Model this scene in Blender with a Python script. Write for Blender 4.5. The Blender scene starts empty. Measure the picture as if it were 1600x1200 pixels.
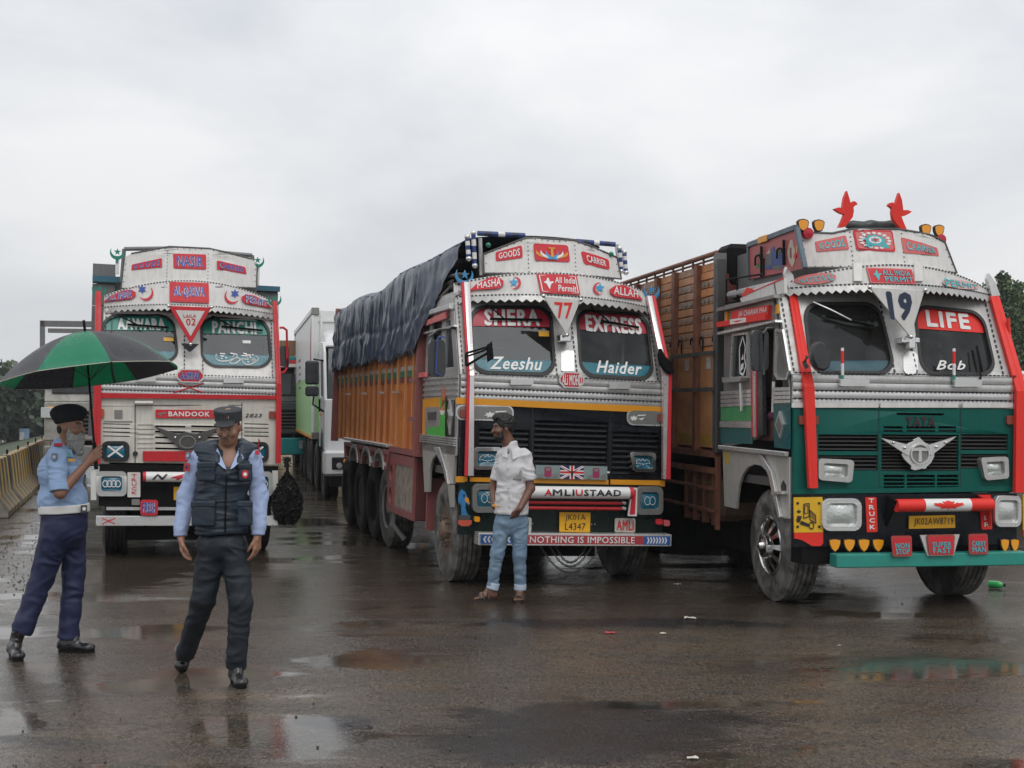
import bpy, bmesh, math, random
import numpy as np
from math import radians, sin, cos, pi, sqrt, hypot
from mathutils import Vector, Matrix, noise
from mathutils.geometry import tessellate_polygon
random.seed(7); HAZE = True
scn = bpy.context.scene
COL = scn.collection
# ------------------------------------------------------------------ camera, world, sun, exposure
CAMZ, FPX, CX, HY = 1.87, 2000.0, 800.0, 630.0
cam_d = bpy.data.cameras.new('camera'); cam = bpy.data.objects.new('camera', cam_d); COL.objects.link(cam)
cam.location = (0, 0, CAMZ); cam.rotation_euler = (radians(90), 0, 0)
cam_d.sensor_width = 36; cam_d.lens = 45.0; cam_d.shift_y = 30/1600; cam_d.clip_start = .1; cam_d.clip_end = 6000
scn.camera = cam
world = bpy.data.worlds.new('World'); scn.world = world; world.use_nodes = True
nt = world.node_tree; nt.nodes.clear()
def N(nt, t, **k):
    n = nt.nodes.new(t)
    for a, b in k.items():
        if a.startswith('i_'): n.inputs[a[2:].replace('_', ' ')].default_value = b
        else: setattr(n, a, b)
    return n
sky = N(nt, 'ShaderNodeTexSky', sky_type='NISHITA', sun_disc=False)
sky.sun_elevation = radians(52); sky.sun_rotation = radians(200)
mul = N(nt, 'ShaderNodeMix', data_type='RGBA', blend_type='MULTIPLY'); mul.inputs[0].default_value = 1; mul.inputs[7].default_value = (.08, .08, .08, 1)
nt.links.new(sky.outputs[0], mul.inputs[6])
tc = N(nt, 'ShaderNodeTexCoord')
mp = N(nt, 'ShaderNodeMapping'); mp.inputs['Scale'].default_value = (1, 1, 2.2); mp.inputs['Location'].default_value = (.35, 0, .1)
nt.links.new(tc.outputs['Generated'], mp.inputs[0])
nz = N(nt, 'ShaderNodeTexNoise'); nz.inputs['Scale'].default_value = 3.1; nz.inputs['Detail'].default_value = 7; nz.inputs['Roughness'].default_value = .52; nz.inputs['Distortion'].default_value = .25
nt.links.new(mp.outputs[0], nz.inputs[0])
rp = N(nt, 'ShaderNodeValToRGB'); rp.color_ramp.elements[0].position = .28; rp.color_ramp.elements[1].position = .62
rp.color_ramp.elements[0].color = (.64, .665, .70, 1); rp.color_ramp.elements[1].color = (.89, .895, .905, 1)
nt.links.new(nz.outputs[0], rp.inputs[0])
sx = N(nt, 'ShaderNodeSeparateXYZ'); nt.links.new(tc.outputs['Generated'], sx.inputs[0])
gr = N(nt, 'ShaderNodeValToRGB'); gr.color_ramp.elements[0].position = .0; gr.color_ramp.elements[1].position = .33
gr.color_ramp.elements[0].color = (.80, .80, .80, 1); gr.color_ramp.elements[1].color = (1.02, 1.02, 1.02, 1)
e = gr.color_ramp.elements.new(.1); e.color = (.85, .85, .85, 1)
nt.links.new(sx.outputs[2], gr.inputs[0])
m2 = N(nt, 'ShaderNodeMix', data_type='RGBA', blend_type='MULTIPLY'); m2.inputs[0].default_value = 1
nt.links.new(rp.outputs[0], m2.inputs[6]); nt.links.new(gr.outputs[0], m2.inputs[7])
m3 = N(nt, 'ShaderNodeMix', data_type='RGBA', blend_type='MIX'); m3.inputs[0].default_value = .94
nt.links.new(mul.outputs[2], m3.inputs[6]); nt.links.new(m2.outputs[2], m3.inputs[7])
bg = N(nt, 'ShaderNodeBackground'); bg.inputs[1].default_value = 1.0
nt.links.new(m3.outputs[2], bg.inputs[0])
wo = N(nt, 'ShaderNodeOutputWorld'); nt.links.new(bg.outputs[0], wo.inputs[0])
sl = bpy.data.lights.new('sun', 'SUN'); sl.energy = .9; sl.angle = radians(35); sl.color = (1, .98, .95)
so = bpy.data.objects.new('sun', sl); COL.objects.link(so); so.rotation_euler = (radians(38), 0, radians(20)); so.location = (0, -5, 20)
scn.view_settings.view_transform = 'Standard'; scn.view_settings.look = 'None'; scn.view_settings.exposure = .2; scn.view_settings.gamma = 1
scn.view_settings.use_curve_mapping = False

# ------------------------------------------------------------------ materials
MATS = {}
def mat(name, col, rough=.45, metal=0.0, dirt=0.0, dcol=(.10, .085, .07), scale=6.0, streak=0.0, bump=0.0, bscale=60, coat=0.0, spec=.5, rvar=.12, emit=None):
    if name in MATS: return MATS[name]
    m = bpy.data.materials.new(name); m.use_nodes = True; t = m.node_tree; b = t.nodes['Principled BSDF']
    b.inputs['Metallic'].default_value = metal; b.inputs['Roughness'].default_value = rough
    b.inputs['Specular IOR Level'].default_value = spec
    b.inputs['Coat Weight'].default_value = coat; b.inputs['Coat Roughness'].default_value = .12
    c4 = (*col, 1)
    tc = N(t, 'ShaderNodeTexCoord'); nz = N(t, 'ShaderNodeTexNoise'); nz.inputs['Scale'].default_value = scale; nz.inputs['Detail'].default_value = 6; nz.inputs['Roughness'].default_value = .65
    t.links.new(tc.outputs['Object'], nz.inputs[0])
    src = nz.outputs[0]
    if streak > 0:
        mp = N(t, 'ShaderNodeMapping'); mp.inputs['Scale'].default_value = (9, 9, .8); t.links.new(tc.outputs['Object'], mp.inputs[0])
        n2 = N(t, 'ShaderNodeTexNoise'); n2.inputs['Scale'].default_value = 3; n2.inputs['Detail'].default_value = 4; t.links.new(mp.outputs[0], n2.inputs[0])
        mx = N(t, 'ShaderNodeMix', data_type='FLOAT'); mx.inputs[0].default_value = streak; t.links.new(nz.outputs[0], mx.inputs[2]); t.links.new(n2.outputs[0], mx.inputs[3]); src = mx.outputs[0]
    if dirt > 0:
        r = N(t, 'ShaderNodeMapRange'); r.inputs[1].default_value = .42; r.inputs[2].default_value = .78; r.inputs[3].default_value = dirt*.12; r.inputs[4].default_value = min(1, dirt)
        t.links.new(src, r.inputs[0])
        mx = N(t, 'ShaderNodeMix', data_type='RGBA'); mx.inputs[6].default_value = c4; mx.inputs[7].default_value = (*dcol, 1)
        t.links.new(r.outputs[0], mx.inputs[0]); t.links.new(mx.outputs[2], b.inputs['Base Color'])
    else: b.inputs['Base Color'].default_value = c4
    if rvar > 0:
        r2 = N(t, 'ShaderNodeMapRange'); r2.inputs[1].default_value = .3; r2.inputs[2].default_value = .7; r2.inputs[3].default_value = max(.02, rough-rvar); r2.inputs[4].default_value = min(1, rough+rvar)
        t.links.new(nz.outputs[0], r2.inputs[0]); t.links.new(r2.outputs[0], b.inputs['Roughness'])
    if bump > 0:
        n3 = N(t, 'ShaderNodeTexNoise'); n3.inputs['Scale'].default_value = bscale; n3.inputs['Detail'].default_value = 3; t.links.new(tc.outputs['Object'], n3.inputs[0])
        bp = N(t, 'ShaderNodeBump'); bp.inputs['Strength'].default_value = bump; bp.inputs['Distance'].default_value = .01; t.links.new(n3.outputs[0], bp.inputs['Height']); t.links.new(bp.outputs[0], b.inputs['Normal'])
    if emit: b.inputs['Emission Color'].default_value = (*emit[0], 1); b.inputs['Emission Strength'].default_value = emit[1]
    MATS[name] = m; return m
def glass(name, tint=.55, rough=.04, col=(.8, .85, .85)):
    if name in MATS: return MATS[name]
    m = bpy.data.materials.new(name); m.use_nodes = True; t = m.node_tree; t.nodes.clear()
    o = N(t, 'ShaderNodeOutputMaterial'); tr = N(t, 'ShaderNodeBsdfTransparent'); tr.inputs[0].default_value = (col[0]*tint, col[1]*tint, col[2]*tint, 1)
    g = N(t, 'ShaderNodeBsdfGlossy'); g.inputs['Roughness'].default_value = rough; g.inputs[0].default_value = (.9, .95, 1, 1)
    df = N(t, 'ShaderNodeBsdfDiffuse'); df.inputs[0].default_value = (.33, .34, .33, 1)
    tc = N(t, 'ShaderNodeTexCoord'); nz = N(t, 'ShaderNodeTexNoise'); nz.inputs['Scale'].default_value = 5; nz.inputs['Detail'].default_value = 5; t.links.new(tc.outputs['Object'], nz.inputs[0])
    r = N(t, 'ShaderNodeMapRange'); r.inputs[1].default_value = .35; r.inputs[2].default_value = .75; r.inputs[3].default_value = .02; r.inputs[4].default_value = .10; t.links.new(nz.outputs[0], r.inputs[0])
    mm = N(t, 'ShaderNodeMixShader'); t.links.new(r.outputs[0], mm.inputs[0]); t.links.new(tr.outputs[0], mm.inputs[1]); t.links.new(df.outputs[0], mm.inputs[2])
    f = N(t, 'ShaderNodeFresnel'); f.inputs[0].default_value = 1.42; mx = N(t, 'ShaderNodeMixShader')
    t.links.new(f.outputs[0], mx.inputs[0]); t.links.new(mm.outputs[0], mx.inputs[1]); t.links.new(g.outputs[0], mx.inputs[2]); t.links.new(mx.outputs[0], o.inputs[0])
    MATS[name] = m; return m
D = dict
WHITE = mat('white_paint', (.70, .69, .67), .38, dirt=.5, dcol=(.33, .31, .27), streak=.65, bump=.10, bscale=5)
WHITE2 = mat('cream_paint', (.64, .62, .56), .38, dirt=.5, dcol=(.30, .27, .21), streak=.6, bump=.10, bscale=5)
SILVER = mat('aluminium', (.60, .60, .59), .38, .75, dirt=.45, dcol=(.22, .2, .18), streak=.4, bump=.08, bscale=35)
SILVERB = mat('bright_aluminium', (.72, .72, .71), .3, .7, dirt=.25, dcol=(.3, .28, .26), bump=.06, bscale=40)
PILLAR = mat('pillar_aluminium', (.50, .50, .49), .45, .45, dirt=.55, dcol=(.22, .21, .19), streak=.5, bump=.1, bscale=20)
STEELD = mat('dark_steel', (.10, .10, .10), .5, .5, dirt=.6, dcol=(.07, .05, .04), bump=.2)
CHROME = mat('chrome', (.75, .75, .75), .12, 1, rvar=.06, dirt=.15)
RED = mat('red_paint', (.56, .022, .03), .4, dirt=.5, dcol=(.20, .03, .03), streak=.6, bump=.1, bscale=8, spec=.3)
REDL = mat('red_sticker', (.60, .025, .04), .48, dirt=.35, dcol=(.42, .09, .09), scale=14, spec=.3)
PINKR = mat('faded_red_sticker', (.62, .10, .10), .45, dirt=.5, dcol=(.55, .30, .27))
REDF = mat('fluorescent_red', (.78, .035, .025), .42, dirt=.4, dcol=(.45, .04, .035), streak=.5, spec=.3, bump=.1, bscale=8)
BLUEL = mat('blue_lettering', (.035, .075, .33), .45, rvar=0)
TEALL = mat('teal_lettering', (.03, .36, .42), .45, dirt=.3, dcol=(.3, .4, .4))
CYANL = mat('sky_blue_sticker', (.03, .30, .55), .4, rvar=0)
TEALB = mat('teal_sticker', (.005, .15, .20), .25, dirt=.3, dcol=(.01, .06, .09), scale=12)
BLUELAMP = mat('blue_lamp_film', (.008, .16, .25), .2, dirt=.9, dcol=(.004, .05, .09), scale=18, coat=.5)
WHITEL = mat('white_lettering', (.78, .78, .77), .45, rvar=0, dirt=.3, dcol=(.5, .48, .44), scale=20)
BLACKL = mat('black_lettering', (.015, .015, .02), .4, rvar=0)
NAVYL = mat('navy_lettering', (.02, .03, .07), .4, rvar=0)
GREENS = mat('green_sticker', (.006, .22, .17), .35, dirt=.2, dcol=(.01, .12, .1))
RUBBER = mat('black_rubber', (.011, .011, .012), .5, dirt=.2, dcol=(.05, .045, .04), bump=.25, bscale=90)
MUDDYR = mat('muddy_rubber', (.022, .021, .02), .5, dirt=1.0, dcol=(.30, .29, .27), scale=6, bump=.3, bscale=70)
BLACK = mat('black_paint', (.006, .008, .012), .3, dirt=.2, dcol=(.022, .021, .02), streak=.5, coat=.0, spec=.25)
BLACKM = mat('matt_black', (.007, .007, .008), .7, dirt=.3, dcol=(.014, .013, .012), spec=.12)
BGREEN = mat('blackish_green_paint', (.004, .013, .011), .3, dirt=.4, dcol=(.018, .018, .015), coat=.0, spec=.25)
GREEN = mat('green_paint', (.001, .10, .08), .38, dirt=.5, dcol=(.012, .055, .043), streak=.6, coat=.0, spec=.22, bump=.12, bscale=5)
LGREEN = mat('light_green_paint', (.06, .30, .11), .45, dirt=.4, dcol=(.08, .18, .1), streak=.5)
BGREENR = mat('bright_green_paint', (.06, .42, .05), .5, dirt=.2)
TEALP = mat('teal_bumper_paint', (.02, .27, .22), .45, dirt=.5, dcol=(.03, .14, .11), bump=.15)
YELLOW = mat('yellow_paint', (.72, .30, .01), .4, dirt=.2, dcol=(.4, .2, .05))
YPLATE = mat('yellow_plate', (.78, .40, .01), .4, dirt=.2, dcol=(.5, .28, .04), rvar=0)
AMBER = mat('amber_lens', (.85, .33, .01), .2, rvar=.05, coat=.5)
ORANGEL = mat('orange_marker_lens', (.55, .10, .015), .3, dirt=.3, coat=.3)
BROWNL = mat('brown_marker_lens', (.25, .045, .025), .35, dirt=.4)
PLATEY = mat('mustard_paint', (.50, .36, .03), .45, dirt=.3)
ORWOOD = mat('orange_painted_board', (.58, .155, .035), .45, dirt=.75, dcol=(.20, .06, .022), streak=.75, bump=.12, bscale=25, spec=.35)
ORWOOD2 = mat('bright_orange_board', (.66, .22, .045), .45, dirt=.6, dcol=(.26, .08, .025), streak=.75, bump=.12, bscale=25, spec=.35)
ORRIB = mat('orange_rib', (.62, .27, .10), .4, dirt=.5, dcol=(.2, .07, .03), streak=.6)
MAROON = mat('maroon_paint', (.17, .04, .04), .45, dirt=.8, dcol=(.09, .04, .035))
REDFR = mat('faded_red_frame', (.32, .09, .085), .5, dirt=1, dcol=(.15, .11, .10), bump=.2, scale=9)
PLKS = [mat('weathered_plank', (.56, .27, .13), .5, dirt=.7, dcol=(.20, .09, .045), bump=.3, bscale=30, streak=.3, scale=5),
        mat('orange_brown_plank', (.68, .29, .11), .5, dirt=.7, dcol=(.24, .10, .045), bump=.3, bscale=30, scale=5),
        mat('grey_brown_plank', (.46, .26, .16), .5, dirt=.8, dcol=(.17, .10, .07), bump=.3, bscale=30, scale=5)]
PLY = mat('worn_plywood', (.60, .29, .12), .45, dirt=.8, dcol=(.30, .14, .07), scale=3, bump=.15, coat=.2)
RUST = mat('rusty_steel', (.23, .09, .05), .6, .2, dirt=.7, dcol=(.06, .03, .022), bump=.3)
RUSTH = mat('rusty_hub', (.22, .15, .11), .6, .3, dirt=.9, dcol=(.07, .045, .035), bump=.4, scale=20)
GREYW = mat('grey_weathered_board', (.16, .16, .165), .5, dirt=.6, dcol=(.07, .068, .07), streak=.5, bump=.2)
TANKB = mat('muddy_tank', (.14, .085, .055), .55, dirt=.8, dcol=(.05, .035, .028), bump=.3)
GREYP = mat('grey_metal', (.26, .26, .25), .45, .5, dirt=.4)
DGLASS = glass('windscreen_glass', .5)
LENS = mat('clear_lamp_lens', (.55, .58, .56), .12, .5, bump=.5, bscale=45, coat=.8, rvar=.05)
MIRR = mat('mirror_back', (.02, .025, .03), .35, coat=.3, dirt=.2)
INTER = mat('cab_interior', (.09, .085, .08), .8)
SEAT = mat('seat_cover', (.10, .04, .035), .8)
TARP = mat('wet_navy_tarpaulin', (.018, .040, .085), .36, dirt=.9, dcol=(.10, .11, .13), scale=4.5, bump=.5, bscale=9, rvar=.12)
ROPE = mat('dark_rope', (.03, .03, .035), .7)

# ------------------------------------------------------------------ mesh helper (works in u, v, d; a surface maps it to x, y, z)
def rrect(x0, y0, x1, y1, r, n=5):
    r = min(r, abs(x1-x0)/2.001, abs(y1-y0)/2.001); o = []
    for cx, cy, a in ((x1-r, y0+r, -90), (x1-r, y1-r, 0), (x0+r, y1-r, 90), (x0+r, y0+r, 180)):
        for i in range(n+1):
            t = radians(a+90*i/n); o.append((cx+r*cos(t), cy+r*sin(t)))
    return o
def circ(cx, cy, r, n=16, ry=None):
    ry = ry or r
    return [(cx+r*cos(2*pi*i/n), cy+ry*sin(2*pi*i/n)) for i in range(n)]
class MB:
    def __init__(s): s.bm = bmesh.new(); s.mats = []; s.mi = 0
    def use(s, m):
        if m not in s.mats: s.mats.append(m)
        s.mi = s.mats.index(m); return s
    def fc(s, vs):
        try: f = s.bm.faces.new(vs); f.material_index = s.mi; return f
        except ValueError: return None
    def box(s, x0, x1, y0, y1, z0, z1):
        v = [s.bm.verts.new(p) for p in ((x0, y0, z0), (x1, y0, z0), (x1, y1, z0), (x0, y1, z0), (x0, y0, z1), (x1, y0, z1), (x1, y1, z1), (x0, y1, z1))]
        for q in ((0, 3, 2, 1), (4, 5, 6, 7), (0, 1, 5, 4), (1, 2, 6, 5), (2, 3, 7, 6), (3, 0, 4, 7)): s.fc([v[i] for i in q])
        return s
    def hexa(s, P):
        v = [s.bm.verts.new(p) for p in P]
        for q in ((0, 3, 2, 1), (4, 5, 6, 7), (0, 1, 5, 4), (1, 2, 6, 5), (2, 3, 7, 6), (3, 0, 4, 7)): s.fc([v[i] for i in q])
        return s
    def poly(s, loops, d0, d1, sub=0):
        if not isinstance(loops[0][0], (tuple, list, Vector)): loops = [loops]
        flat = [p for l in loops for p in l]
        tris = tessellate_polygon([[Vector((p[0], p[1], 0)) for p in l] for l in loops])
        vs = [s.bm.verts.new((p[0], p[1], d0)) for p in flat]
        fs = [f for f in (s.fc([vs[i] for i in t]) for t in tris if len(set(t)) == 3) if f]
        for _ in range(sub):
            es = list({e for f in fs for e in f.edges})
            r = bmesh.ops.subdivide_edges(s.bm, edges=es, cuts=1, use_grid_fill=True)
            fset = set()
            for g in r['geom']:
                if isinstance(g, bmesh.types.BMFace): fset.add(g)
            for e in {x for x in r['geom'] if isinstance(x, bmesh.types.BMEdge)}:
                for f in e.link_faces: fset.add(f)
            fs = list(fset)
        for f in fs: f.material_index = s.mi
        if abs(d1-d0) > 1e-7:
            r = bmesh.ops.extrude_face_region(s.bm, geom=fs, use_keep_orig=True)
            for g in r['geom']:
                if isinstance(g, bmesh.types.BMVert): g.co.z += (d1-d0)
                elif isinstance(g, bmesh.types.BMFace): g.material_index = s.mi
            for v in {v for f in fs for v in f.verts}:
                for f in v.link_faces: f.material_index = s.mi
        return s
    def tube(s, pts, r, n=8, cap=True, r2=None):
        P = [Vector(p) for p in pts]; rings = []; up = Vector((0, 0, 1))
        for i, p in enumerate(P):
            t = ((P[i+1]-p) if i < len(P)-1 else (p-P[i-1]))
            if 0 < i < len(P)-1: t = (P[i+1]-p).normalized()+(p-P[i-1]).normalized()
            t.normalize(); a = t.cross(up)
            if a.length < .05: a = t.cross(Vector((1, 0, 0)))
            a.normalize(); b = t.cross(a)
            rr = r if r2 is None else r+(r2-r)*i/(len(P)-1)
            if isinstance(r, (list, tuple)): rr = r[i]
            rings.append([s.bm.verts.new(p+a*rr*cos(2*pi*k/n)+b*rr*sin(2*pi*k/n)) for k in range(n)])
        for A, B in zip(rings, rings[1:]):
            for k in range(n): s.fc([A[k], A[(k+1) % n], B[(k+1) % n], B[k]])
        if cap: s.fc(rings[0][::-1]); s.fc(rings[-1])
        return s
    def lathe(s, prof, o, ax='x', n=32, sgn=1):
        rings = []
        for h, r in prof:
            ring = []
            for k in range(n):
                a = 2*pi*k/n; c, d = r*cos(a), r*sin(a)
                p = {'x': (h*sgn, c, d), 'y': (c, h*sgn, d), 'z': (c, d, h*sgn)}[ax]
                ring.append(s.bm.verts.new((o[0]+p[0], o[1]+p[1], o[2]+p[2])))
            rings.append(ring)
        for A, B in zip(rings, rings[1:]):
            for k in range(n): s.fc([A[k], A[(k+1) % n], B[(k+1) % n], B[k]])
        s.fc(rings[0][::-1]); s.fc(rings[-1])
        return s
    def ball(s, c, r, n=8, m=None):
        rx, ry, rz = (r, r, r) if not isinstance(r, (tuple, list)) else r
        r0 = bmesh.ops.create_icosphere(s.bm, subdivisions=2 if n <= 8 else 3, radius=1)
        for v in r0['verts']: v.co = Vector((c[0]+v.co.x*rx, c[1]+v.co.y*ry, c[2]+v.co.z*rz))
        for v in r0['verts']:
            for f in v.link_faces: f.material_index = s.mi
        return s
    def grid(s, fn, na, nb, th=None):
        V = [[s.bm.verts.new(fn(i/na, j/nb)) for j in range(nb+1)] for i in range(na+1)]
        fs = []
        for i in range(na):
            for j in range(nb):
                f = s.fc([V[i][j], V[i+1][j], V[i+1][j+1], V[i][j+1]])
                if f: fs.append(f)
        if th is not None:
            r = bmesh.ops.extrude_face_region(s.bm, geom=fs, use_keep_orig=True)
            for g in r['geom']:
                if isinstance(g, bmesh.types.BMVert): g.co.z += th
            for f in s.bm.faces:
                pass
        return s
    def done(s, name, m=None, parent=None, surf=None, bevel=0, smooth=35, pm=None, weld=False):
        bm = s.bm
        if weld: bmesh.ops.remove_doubles(bm, verts=bm.verts, dist=1e-5)
        if surf is not None:
            for v in bm.verts: v.co = surf.map(v.co.x, v.co.y, v.co.z)
        bmesh.ops.recalc_face_normals(bm, faces=bm.faces)
        if bevel > 0:
            es = [e for e in bm.edges if len(e.link_faces) == 2 and e.calc_face_angle(0) > radians(40)]
            if es: bmesh.ops.bevel(bm, geom=es, offset=bevel, segments=1, affect='EDGES', clamp_overlap=True)
        me = bpy.data.meshes.new(name); bm.to_mesh(me); bm.free()
        for mm in (s.mats or [m]): me.materials.append(mm)
        if smooth:
            me.shade_smooth(); me.set_sharp_from_angle(angle=radians(smooth))
        return link(name, me, parent, pm)
def link(name, me, parent=None, pm=None):
    o = bpy.data.objects.new(name, me); COL.objects.link(o)
    if name in ('beading', 'rivets', 'fringe', 'lace', 'grain'): o['kind'] = 'stuff'
    if parent is not None: o.parent = parent
    if pm is not None: o.matrix_basis = pm
    return o
def clone(o, parent=None, matrix=None):
    c = o.copy(); COL.objects.link(c); c.parent = parent if parent is not None else o.parent
    if matrix is not None: c.matrix_basis = matrix
    for ch in list(o.children): clone(ch, c)
    return c
def empty(name, loc=(0, 0, 0), rz=0, label=None, cat=None, group=None, parent=None):
    o = bpy.data.objects.new(name, None); COL.objects.link(o); o.location = loc; o.rotation_euler = (0, 0, rz); o.empty_display_size = .2
    if parent is not None: o.parent = parent
    tag(o, label, cat, group); return o
def tag(o, label=None, cat=None, group=None, kind=None):
    if label: o['label'] = label
    if cat: o['category'] = cat
    if group: o['group'] = group
    if kind: o['kind'] = kind
    return o
class Surf:
    def __init__(s, f): s.map = f
def at(px, py, Y): return Vector(((px-CX)/FPX*Y, Y, CAMZ+(HY-py)/FPX*Y))
def bil(q, a, b):       # q = tl, tr, br, bl ; b = 0 bottom .. 1 top
    tl, tr, br, bl = q
    t = (tl[0]+(tr[0]-tl[0])*a, tl[1]+(tr[1]-tl[1])*a); u = (bl[0]+(br[0]-bl[0])*a, bl[1]+(br[1]-bl[1])*a)
    return (u[0]+(t[0]-u[0])*b, u[1]+(t[1]-u[1])*b)
TXC = {}
def text_geo(s, bold=0.0, shear=0.0, space=1.0):
    k = (s, bold, shear, space)
    if k in TXC: return TXC[k]
    cu = bpy.data.curves.new('t', 'FONT'); cu.body = s; cu.offset = bold; cu.shear = shear; cu.space_character = space; cu.resolution_u = 2; cu.align_x = 'CENTER'; cu.space_line = .8
    ob = bpy.data.objects.new('t', cu); COL.objects.link(ob)
    dg = bpy.context.evaluated_depsgraph_get(); dg.update(); me = ob.evaluated_get(dg).to_mesh()
    V = [(v.co.x, v.co.y) for v in me.vertices]; F = [list(p.vertices) for p in me.polygons]
    ob.evaluated_get(dg).to_mesh_clear(); bpy.data.objects.remove(ob); bpy.data.curves.remove(cu)
    if not V: V = [(0, 0)]; F = []
    xs = [v[0] for v in V]; ys = [v[1] for v in V]; x0, x1, y0, y1 = min(xs), max(xs), min(ys), max(ys)
    TXC[k] = ([((x-x0)/max(1e-6, x1-x0), (y-y0)/max(1e-6, y1-y0)) for x, y in V], F); return TXC[k]
def text(s, q, surf, m, parent, d=.004, bold=.02, shear=0, space=1.0, warp=None, name='lettering', pm=None):
    V, F0 = text_geo(s, 0.0, shear, space+.04+max(0, bold-.01)*2.2); me = bpy.data.meshes.new(name); P = []; F = []
    wq = max(1e-4, hypot(q[1][0]-q[0][0], q[1][1]-q[0][1])); hq = max(1e-4, hypot(q[0][0]-q[3][0], q[0][1]-q[3][1])); br = bold*.85
    offs = [(0, 0)]+([(br*cos(pi*k/4), br*sin(pi*k/4)) for k in range(8)] if br > .004 else [])
    for i, (ox, oy) in enumerate(offs):
        F += [[j+len(P) for j in f] for f in F0]
        for a, b in V:
            if warp: a, b = warp(a, b)
            a += .35*hq/wq*.05*noise.noise(Vector((a*wq/hq*2.1, b*1.5, len(s)))); b += .04*noise.noise(Vector((a*wq/hq*1.3, b, len(s)+9)))
            a = (a-.5)*(1-2*br*hq/wq)+.5+ox*hq/wq; b = (b-.5)*(1-2*br)+.5+oy
            u, v = bil(q, a, b); P.append(Vector((u, v, d+.00012*i)))
    if getattr(surf, 'curved', 0):
        bm = bmesh.new(); vv = [bm.verts.new(p) for p in P]
        for f in F:
            try: bm.faces.new([vv[j] for j in f])
            except ValueError: pass
        bmesh.ops.triangulate(bm, faces=bm.faces)
        for _ in range(3):
            es = [e for e in bm.edges if abs(e.verts[0].co.y-e.verts[1].co.y) > .012]
            if es: bmesh.ops.subdivide_edges(bm, edges=es, cuts=1); bmesh.ops.triangulate(bm, faces=bm.faces)
        for v in bm.verts: v.co = surf.map(*v.co)
        bm.to_mesh(me); bm.free(); me.materials.append(m); return link(name, me, parent, pm)
    P = [surf.map(*p) for p in P]
    me.from_pydata([tuple(p) for p in P], [], F); me.materials.append(m); me.update()
    return link(name, me, parent, pm)
def shape2(loops, q, surf, m, parent, d=.004, name='emblem', pm=None, th=0, sub=0):
    """flat printed shapes: loops in 0..1 square placed in quad q"""
    mb = MB()
    for l in loops: mb.poly([bil(q, a, b) for a, b in l], d-th, d, sub)
    return mb.done(name, m, parent, surf, pm=pm, smooth=0)
def star(cx, cy, r, n=5, r2=.4, rot=90):
    return [(cx+(r if i % 2 == 0 else r*r2)*cos(radians(rot)+pi*i/n), cy+(r if i % 2 == 0 else r*r2)*sin(radians(rot)+pi*i/n)) for i in range(2*n)]
def crescent(cx, cy, r, ri, off, ang, n=20):
    """moon opening towards angle ang"""
    a0 = math.acos(max(-1, min(1, (off*off+r*r-ri*ri)/(2*off*r)))); b0 = math.acos(max(-1, min(1, (ri*ri-off*off-r*r)/(2*off*-r*-1) if False else (off*off+ri*ri-r*r)/(2*off*ri))))
    o = []
    for i in range(n+1):
        t = ang+a0+(2*pi-2*a0)*i/n; o.append((cx+r*cos(t), cy+r*sin(t)))
    for i in range(n+1):
        t = ang-(pi-b0)+ (2*(pi-b0)-2*pi)*i/n
        o.append((cx+off*cos(ang)+ri*cos(t), cy+off*sin(ang)+ri*sin(t)))
    return o
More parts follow.
